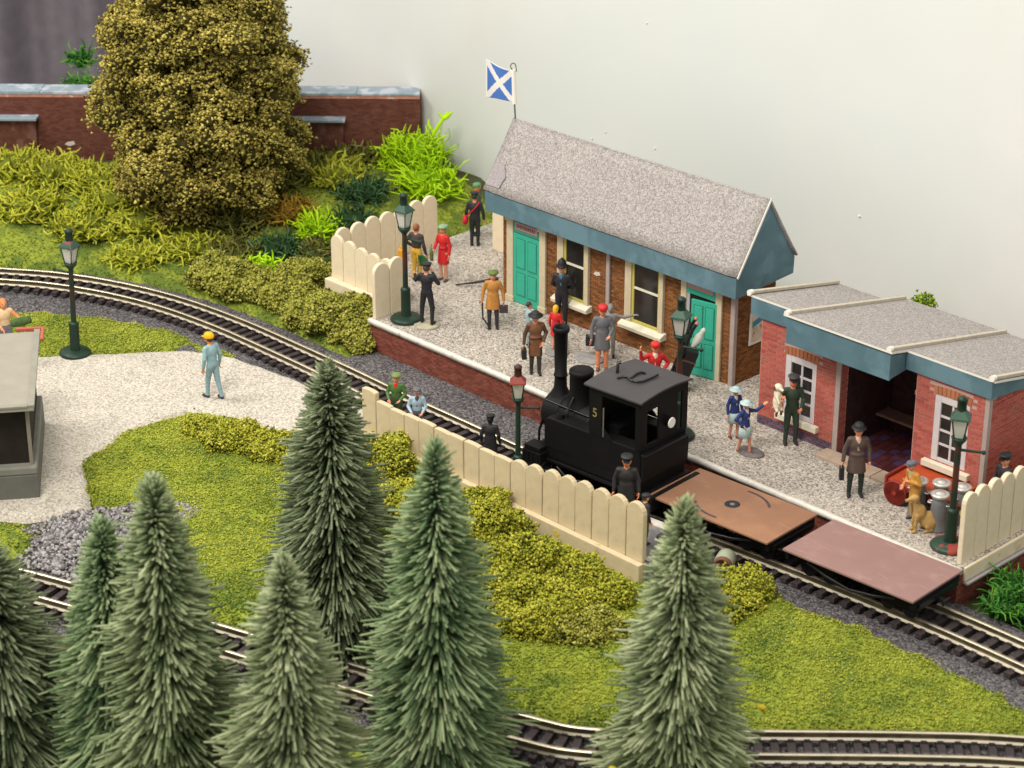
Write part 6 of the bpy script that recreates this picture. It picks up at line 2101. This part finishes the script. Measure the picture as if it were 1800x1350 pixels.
# ---------------------------------------------------------------- foam bushes
def blob_points(centres, radii, n, rg, flat=0.85, rough=0.05):
    """points on the outer skin of a heap of balls, with lumps"""
    c = np.asarray(centres, float)
    r = np.asarray(radii, float)
    w = r ** 2 / (r ** 2).sum()
    i = rg.choice(len(c), n * 2, p=w)
    d = rg.normal(size=(n * 2, 3))
    d /= np.linalg.norm(d, axis=1)[:, None]
    d[:, 2] = np.where(d[:, 2] < -0.35, -d[:, 2], d[:, 2])
    k = 1 + 0.10 * np.sin(d[:, 0] * 9 + i) + 0.10 * np.sin(d[:, 1] * 11 + i * 2) + rg.normal(0, 0.07, n * 2)
    p = c[i] + d * (r[i] * k)[:, None] * np.array([1, 1, flat])
    inside = np.zeros(n * 2, bool)
    for cc, rr in zip(c, r):
        q = (p - cc) / (rr * np.array([1, 1, flat]))
        inside |= (q ** 2).sum(1) < 0.70
    p, d = p[~inside][:n], d[~inside][:n]
    q = p * 4.3
    n3 = np.sin(q[:, 0] * 1.3 + 1.7 * np.sin(q[:, 2])) * np.sin(q[:, 1] * 1.1 + 1.3 * np.sin(q[:, 0])) + 0.6 * np.sin(q[:, 2] * 2.1 + q[:, 0] * 1.7) * np.sin(q[:, 1] * 2.3)
    p = p + d * (rough * n3 + np.minimum(rg.exponential(rough * 0.4, len(p)), rough * 1.6))[:, None]
    return p, d


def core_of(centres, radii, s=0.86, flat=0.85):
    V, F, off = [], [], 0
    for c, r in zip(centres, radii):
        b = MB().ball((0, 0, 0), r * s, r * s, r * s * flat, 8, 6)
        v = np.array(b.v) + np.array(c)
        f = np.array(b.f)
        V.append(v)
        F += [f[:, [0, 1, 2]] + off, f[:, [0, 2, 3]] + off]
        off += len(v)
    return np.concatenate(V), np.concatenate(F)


M_foamy = mat_rnd("foam_yellow_green", [(0.06, 0.08, 0.013), (0.28, 0.30, 0.028), (0.44, 0.43, 0.045), (0.58, 0.55, 0.10)], big=0.3, bigscale=1.6)
M_foamd = mat_rnd("foam_olive", [(0.04, 0.045, 0.012), (0.23, 0.24, 0.037), (0.38, 0.37, 0.063), (0.52, 0.49, 0.13)], big=0.25, bigscale=1.4)
M_foamk = mat_rnd("foam_dark_green", [(0.02, 0.028, 0.010), (0.06, 0.075, 0.016), (0.11, 0.13, 0.03), (0.18, 0.19, 0.05)])


def bush(label, x, y, z, R, Hh, m, seed, group, n=None, nb=None, size=(0.028, 0.055)):
    rg = np.random.default_rng(seed)
    nb = nb or max(6, int(13 * R / 0.7))
    cs, rs_ = [], []
    for k in range(nb):
        a = rg.uniform(0, 2 * np.pi)
        q = R * math.sqrt(rg.random()) * 0.8
        rr_ = rg.uniform(0.22, 0.42) * min(R, Hh) + 0.09
        top = Hh * (1 - 0.55 * (q / R) ** 2)
        cs.append((q * math.cos(a), q * math.sin(a), rg.uniform(0.15, 1.0) * max(0.05, top - rr_ * 0.8)))
        rs_.append(rr_)
    area_ = sum(r * r for r in rs_) * 4 * math.pi
    n = n or int(area_ * 0.55 / 0.0016)
    p, d = blob_points(cs, rs_, n, rg, 0.85, 0.085)
    rn = np.clip(rg.normal(0.48, 0.24, len(p)), 0, 1)
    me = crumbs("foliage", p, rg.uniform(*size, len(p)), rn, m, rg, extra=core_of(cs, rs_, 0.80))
    root = thing("bush", label, "bush", (x, y, z), 0, group)
    link("foliage", me, root)
    MB().cyl((0, 0, -0.1), (0, 0, Hh * 0.4), 0.06, 0.03, 6).obj("stem", M_trunk, root)
    return root


NF = [  # x, y, radius, height, label
    (5.62, -4.75, 0.85, 1.3, "tall yellow green foam bush at the left end of the long fence"),
    (4.72, -4.85, 0.5, 0.8, "small yellow green bush left of the tall bush by the fence end"),
    (5.9, -6.05, 0.75, 0.95, "yellow green bush in front of the tall bush, right of the dark fir"),
    (7.4, -5.7, 0.8, 0.9, "yellow green bush between the dark fir and the bluish fir"),
    (9.05, -4.8, 0.8, 1.0, "yellow green bush against the middle of the long fence"),
    (10.0, -5.2, 0.9, 1.2, "large yellow green bush right of the bluish fir below the fence"),
    (10.9, -5.9, 0.85, 0.85, "low bush in front of the large bush below the fence"),
    (11.4, -5.5, 0.9, 0.85, "rounded bush under the yellow mark on the fence plinth"),
    (12.5, -5.3, 0.8, 0.75, "bush near the right end of the fence plinth"),
    (13.4, -5.0, 0.5, 0.55, "small bush beside the lone fir under the fence end"),
    (12.6, -6.6, 0.95, 0.8, "low spreading bush at the front of the bushes below the fence"),
    (11.5, -6.9, 0.8, 0.7, "small low bush at the lower left of the fence bushes"),
    (15.0, -3.1, 0.55, 0.75, "yellow bush beside the track right of the lone fir"),
    (15.2, -4.0, 0.5, 0.55, "low yellow bush below the track right of the lone fir"),
    (1.1, -6.3, 0.55, 0.45, "low bush at the upper left corner of the turf by the yard"),
    (1.95, -6.1, 0.65, 0.60, "yellow green bush on the turf edge left of the dark fir"),
    (3.0, -5.7, 0.6, 0.55, "bush on the turf edge touching the dark fir tip"),
    (3.7, -5.55, 0.5, 0.5, "small bush half hidden behind the dark fir"),
]
for k, (x, y, R, Hh, lb) in enumerate(NF):
    bush(lb, x, y, 0.15, R, Hh, M_foamy, 100 + k, "foam bushes on the near turf")
bush("darker olive low bush at the front of the fence bushes", 13.9, -6.3, 0.15, 0.65, 0.55, M_foamd, 131, "foam bushes on the near turf")
FF = [
    (-6.6, 0.0, 0.8, 0.8, "olive bush beside the track behind the yard turf"),
    (-5.5, 0.1, 0.8, 0.8, "olive bush second from the left along the far side of the track"),
    (-4.5, 0.35, 0.8, 0.85, "olive bush left of the teal lichen along the track"),
    (-3.5, 0.25, 0.75, 0.8, "olive bush under the low platform fence corner"),
    (-2.6, 0.1, 0.75, 0.85, "olive bush in front of the low cream platform fence"),
    (-1.75, 0.1, 0.8, 0.95, "olive bush between the low fence and the track"),
    (-0.9, 0.35, 0.7, 1.1, "tall olive bush against the platform corner"),
    (-1.5, 0.75, 0.55, 1.05, "olive bush tucked below the low cream fence"),
    (-0.75, -0.25, 0.5, 0.6, "small olive bush at the foot of the platform brickwork"),
    (-4.6, 1.3, 0.8, 0.9, "olive bush behind the others left of the low fence"),
]
for k, (x, y, R, Hh, lb) in enumerate(FF):
    bush(lb, x, y, 0.18, R, Hh, M_foamd, 160 + k, "olive bushes along the far side of the track", size=(0.035, 0.065))
bush("green bush behind the roof of the red brick building", 10.9, 8.2, HP, 0.5, 1.9, mat_rnd("foam_lime", [(0.08, 0.14, 0.01), (0.22, 0.34, 0.02), (0.34, 0.45, 0.05)]), 180, "bushes behind", nb=7)

# ---------------------------------------------------------------- lichen clumps
LICH = {
    'moss': [(0.11, 0.13, 0.015), (0.29, 0.32, 0.02), (0.45, 0.47, 0.04), (0.56, 0.54, 0.10)],
    'olive': [(0.045, 0.05, 0.012), (0.10, 0.11, 0.02), (0.17, 0.17, 0.035), (0.26, 0.24, 0.07)],
    'lime': [(0.16, 0.30, 0.004), (0.36, 0.60, 0.008), (0.50, 0.78, 0.015), (0.58, 0.84, 0.04)],
    'teal': [(0.014, 0.040, 0.014), (0.035, 0.085, 0.028), (0.065, 0.135, 0.05), (0.14, 0.23, 0.10)],
    'ochre': [(0.16, 0.09, 0.012), (0.33, 0.20, 0.02), (0.42, 0.28, 0.05)],
    'fern': [(0.015, 0.06, 0.012), (0.035, 0.14, 0.02), (0.07, 0.24, 0.035), (0.18, 0.36, 0.05)],
}
LM = {k: mat_rnd("lichen_" + k, v, 0.85) for k, v in LICH.items()}


def lichen(label, x, y, z, R, Hh, kind, seed, n=None, group="lichen clumps on the bank", th=0.032, upright=0.4):
    rg = np.random.default_rng(seed)
    n = n or int(260 * R * R + 60)
    NSEG = 5
    th0 = rg.uniform(0, 2 * np.pi, n)
    q = R * np.sqrt(rg.random(n)) * 0.8
    start = np.stack([q * np.cos(th0), q * np.sin(th0), Hh * 0.55 * rg.random(n) * (1 - 0.6 * (q / R) ** 2)], 1)
    d = rg.normal(size=(n, 3)) * np.array([1, 1, 0.6]) + np.stack([np.cos(th0) * q / R, np.sin(th0) * q / R, np.full(n, upright)], 1)
    d /= np.linalg.norm(d, axis=1)[:, None]
    seg = rg.uniform(0.07, 0.14, n) * (0.6 + 0.5 * Hh)
    pts = [start]
    dirs = [d]
    for k in range(NSEG):
        pts.append(pts[-1] + dirs[-1] * seg[:, None])
        nd = dirs[-1] + rg.normal(size=(n, 3)) * 0.55 + np.array([0, 0, 0.05])
        dirs.append(nd / np.linalg.norm(nd, axis=1)[:, None])
    P = np.stack(pts, 1)
    P[..., 2] = np.clip(P[..., 2], 0.0, Hh * 1.15)
    D = np.stack(dirs, 1)
    ref = np.array([0.31, 0.55, 0.77])
    A = np.cross(D, ref)
    A /= np.linalg.norm(A, axis=2)[..., None] + 1e-6
    B = np.cross(D, A)
    rr_ = th * np.array([1.0, 1.0, 0.95, 0.85, 0.7, 0.4])
    V = []
    for k in range(3):
        a = 2 * math.pi / 3 * k
        V.append(P + (A * math.cos(a) + B * math.sin(a)) * rr_[None, :, None] * rg.uniform(0.7, 1.3, (n, 1, 1)))
    V = np.stack(V, 2).reshape(n, -1, 3)
    base = []
    for i in range(NSEG):
        for k in range(3):
            base.append((i * 3 + k, i * 3 + (k + 1) % 3, (i + 1) * 3 + (k + 1) % 3, (i + 1) * 3 + k))
    base = np.array(base)
    m = V.shape[1]
    F = (base[None] + (np.arange(n) * m)[:, None, None]).reshape(-1, 4)
    rn = np.clip(rg.normal(0.45, 0.2, n)[:, None] + np.linspace(-0.15, 0.25, NSEG + 1)[None], 0, 1)
    rv = np.repeat(rn, 3, axis=1).ravel()
    cv, cf = core_of([(0, 0, Hh * 0.18)], [R * 0.72], 1.0, Hh / R * 0.6)
    off = n * m
    me = raw_mesh("foliage", np.concatenate([V.reshape(-1, 3), cv]), [F, cf + off], [LM[kind]], None, np.concatenate([rv, np.full(len(cv), 0.02)]), smooth=True)
    root = thing("lichen_bush", label, "lichen", (x, y, z), 0, group)
    link("foliage", me, root)
    return root


def hz(x, y):
    return float(hill(np.array([[x, y]]))[0]) + 0.02


LI = [  # x, y, R, H, kind, label
    (-16.0, -0.6, 1.2, 0.85, 'moss', "yellow green lichen heap against the left of the brick wall"),
    (-14.7, 0.0, 1.2, 0.9, 'moss', "bright lichen heap below the left pilaster of the brick wall"),
    (-13.6, -1.6, 1.1, 0.9, 'moss', "low yellow green lichen in front of the left heaps"),
    (-13.2, 0.8, 1.2, 0.85, 'moss', "lichen heap between the wall and the big tree's left side"),
    (-11.7, -1.0, 1.1, 0.8, 'moss', "pale stringy lichen low on the bank by the left lamp"),
    (-12.3, 0.3, 1.0, 0.9, 'moss', "green lichen left under the big tree"),
    (-10.6, 0.3, 1.0, 0.9, 'moss', "stringy yellow lichen in front of the big tree"),
    (-8.8, 0.5, 0.95, 0.75, 'moss', "open looping lichen beside the tree foot"),
    (-9.5, -0.8, 0.9, 0.55, 'moss', "low lichen near the grass strip below the big tree"),
    (-8.9, 2.3, 1.0, 0.9, 'olive', "olive lichen at the right foot of the big tree"),
    (-9.8, 4.3, 1.1, 1.1, 'olive', "dark olive lichen right behind the big tree"),
    (-9.7, 5.9, 1.1, 0.7, 'olive', "olive lichen under the brick wall right of the tree"),
    (-9.6, 7.3, 1.0, 0.75, 'olive', "olive lichen at the foot of the wall near its right end"),
    (-8.7, 6.1, 1.0, 0.85, 'moss', "yellowish lichen with a long straw sprig below the wall"),
    (-8.1, 8.2, 0.8, 1.3, 'lime', "bright lime lichen bush at the wall corner"),
    (-7.3, 8.1, 0.9, 2.0, 'lime', "tall bright lime lichen bush with a high sprig by the backdrop"),
    (-6.2, 7.4, 0.9, 1.3, 'lime', "lime lichen bush behind the cream fence by the postman"),
    (-7.4, 5.9, 0.85, 0.8, 'teal', "dark teal lichen above the end of the cream fence"),
    (-6.4, 4.6, 0.75, 0.85, 'teal', "teal lichen just outside the platform fence"),
    (-6.8, 3.7, 0.75, 0.85, 'lime', "small lime lichen left of the platform fence"),
    (-8.2, 3.6, 0.85, 0.8, 'ochre', "ochre yellow lichen between the tree and the fence"),
    (-6.9, 2.4, 0.85, 0.7, 'teal', "dark teal lichen in the middle of the bank"),
    (-6.5, 1.2, 0.65, 0.6, 'lime', "flat vivid lime lichen streak above the olive bushes"),
    (-5.3, 1.2, 0.6, 0.65, 'lime', "vivid lime lichen patch close to the olive bushes"),
    (-5.0, 2.0, 0.8, 0.7, 'teal', "grey teal lichen beside the lower end of the cream fence"),
    (-7.7, 1.2, 0.85, 0.7, 'olive', "olive lichen low on the bank above the track"),
    (-5.9, 3.0, 0.7, 0.7, 'olive', "olive lichen behind the teal lichen by the fence"),
    (-11.0, 5.4, 1.0, 0.8, 'olive', "shadowy olive lichen directly behind the big tree"),
]
for k, (x, y, R, Hh, kd, lb) in enumerate(LI):
    lichen(lb, x, y, hz(x, y), R, Hh, kd, 200 + k, th=0.042 if kd in ('moss', 'olive') else 0.034, upright=1.0 if kd == 'lime' else 0.35)
# the long sprig of the lime bush
sp = thing("lichen_sprig", "single long lime sprig reaching up against the pale backdrop", "lichen", (-6.9, 8.2, 2.3), 0)
mb = MB()
mb.rv = 0.6
mb.tube([(-0.4, 0, -0.8), (-0.2, 0.05, -0.2), (0.05, 0.05, 0.35), (0.25, 0.25, 0.8), (0.35, 0.35, 1.0)], [0.06, 0.06, 0.055, 0.06, 0.04], 7)
mb.tube([(0.05, 0.05, 0.35), (-0.08, -0.05, 0.6), (-0.12, 0.0, 0.75)], [0.045, 0.04, 0.02], 6)
mb.tube([(0.25, 0.25, 0.8), (0.35, 0.3, 0.85), (0.48, 0.4, 1.02)], [0.06, 0.07, 0.035], 6)
mb.tube([(0.25, 0.25, 0.8), (0.15, 0.15, 0.98)], [0.05, 0.03], 6)
mb.obj("sprig", LM['lime'], sp)
for k, (x, y, R, Hh, lb) in enumerate([(18.95, 1.15, 0.45, 0.75, "dark green fern like clump against the platform's right brick end"), (19.2, 0.45, 0.45, 0.65, "green fern clump nearest the track at the right end"), (19.5, 1.5, 0.6, 0.8, "dark green clump below the right cream fence"), (20.0, 0.75, 0.55, 0.6, "green clump at the right edge of the picture")]):
    lichen(lb, x, y, 0.1, R, Hh, 'fern', 300 + k, n=150, group="green clumps by the right platform end", th=0.028, upright=0.8)
for k, (x, y, z, R, Hh) in enumerate([(-17.5, 2.9, 2.75, 0.55, 0.55), (-18.4, 3.6, 3.3, 0.32, 0.7)]):
    lichen(("green lichen showing above the wall coping beside the tree", "green feathery lichen behind the wall against the dark curtain")[k], x, y, z, R, Hh, 'fern', 320 + k, group="greenery behind the wall")

# ---------------------------------------------------------------- the big olive tree
tr = thing("big_tree", "big olive brown foliage tree with tiered crown in front of the brick wall", "tree", (-10.1, 2.2, 0.45))
mb = MB()
mb.lathe([(0.42, -0.2), (0.30, 0.15), (0.24, 0.8), (0.20, 2.0), (0.14, 5.0), (0.05, 8.5)], n=12)
for a in np.linspace(0, 2 * math.pi, 6)[:-1]:
    mb.tube([(0.2 * math.cos(a), 0.2 * math.sin(a), 0.3), (0.45 * math.cos(a), 0.45 * math.sin(a), 0.02), (0.75 * math.cos(a), 0.75 * math.sin(a), -0.1)], [0.10, 0.08, 0.03], 6)
rg = np.random.default_rng(50)
for k in range(22):
    a, z = rg.uniform(0, 2 * np.pi), rg.uniform(1.0, 6.5)
    L_ = 2.2 * (1 - z / 10)
    mb.tube([(0, 0, z), (L_ * .5 * math.cos(a), L_ * .5 * math.sin(a), z + 0.25), (L_ * math.cos(a), L_ * math.sin(a), z + 0.2)], [0.09, 0.06, 0.03], 5)
mb.obj("trunk", mat("tree_bark", (0.055, 0.04, 0.025), 0.95, 0.35, 6, 0.6, 12), tr)
# crown: clumps set on tiers, bulging out and overhanging
cs, rs_ = [], []
tiers = [(1.0, 1.77), (1.45, 2.33), (1.95, 2.56), (2.5, 2.79), (3.05, 2.65), (3.6, 2.84), (4.2, 2.6), (4.75, 2.74), (5.35, 2.46), (5.95, 2.51), (6.5, 2.14), (7.1, 1.95), (7.7, 1.49), (8.3, 1.02), (8.8, 0.47)]
for ti, (z, R) in enumerate(tiers):
    nn = int(8 * R) + 3
    a0 = rg.uniform(0, 6)
    for k in range(nn):
        a = a0 + 2 * np.pi * k / nn + rg.normal(0, 0.12)
        lob = 1 + 0.16 * math.sin(a * 3 + ti * 1.7) + 0.08 * math.sin(a * 7 + ti)
        q = R * lob * rg.uniform(0.74, 0.90)
        cs.append((q * math.cos(a), q * math.sin(a), z + rg.normal(0, 0.24)))
        rs_.append(rg.uniform(0.26, 0.52))
    for k in range(int(nn * 0.55)):
        a = rg.uniform(0, 2 * np.pi)
        q = R * rg.uniform(0.25, 0.6)
        cs.append((q * math.cos(a), q * math.sin(a), z + 0.15 + rg.normal(0, 0.15)))
        rs_.append(rg.uniform(0.45, 0.7))
for k in range(3):      # a few hanging tufts at the foot
    a = rg.uniform(0, 2 * np.pi)
    cs.append((1.3 * math.cos(a), 1.3 * math.sin(a), 0.75))
    rs_.append(0.35)
p, d = blob_points(cs, rs_, 85000, rg, 0.8, 0.13)
rn = np.clip(rg.normal(0.45, 0.2, len(p)) + 0.12 * d[:, 2] * 0 + 0.2 * vnoise(p[:, [0, 2]] + p[:, [1, 1]], 1.1, 77), 0, 1)
M_treef = mat_rnd("tree_foliage", [(0.055, 0.046, 0.012), (0.31, 0.26, 0.055), (0.53, 0.445, 0.10), (0.70, 0.60, 0.19)])
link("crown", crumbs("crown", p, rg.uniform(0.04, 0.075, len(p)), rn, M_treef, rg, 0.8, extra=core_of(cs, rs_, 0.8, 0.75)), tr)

# ---------------------------------------------------------------- scraps caught in the firs and on the turf
mb = MB()
mb.ball((0, 0, 0), 0.07, 0.05, 0.05, 7, 5)
mb.obj("petal", mat("scrap_orange", (0.60, 0.16, 0.06), 0.7), label="tiny orange scrap caught in the slender fir tree", cat="scrap", loc=(11.9, -15.78, 4.1))
yl = mat("scrap_yellow", (0.55, 0.42, 0.02), 0.7)
for x, y, z, lb in ((19.9, -8.2, 2.05, "yellow scrap stuck on the right side of the lone fir"), (18.95, -11.0, 1.6, "small yellow sprig caught low in the front of the lone fir")):
    o = MB().ball((0, 0, 0), 0.10, 0.08, 0.035, 7, 5).ball((0.05, 0.02, -0.06), 0.05, 0.04, 0.07, 6, 5).obj("scrap", yl, label=lb, cat="scrap", loc=(x, y, z))
bpy.context.view_layer.update()
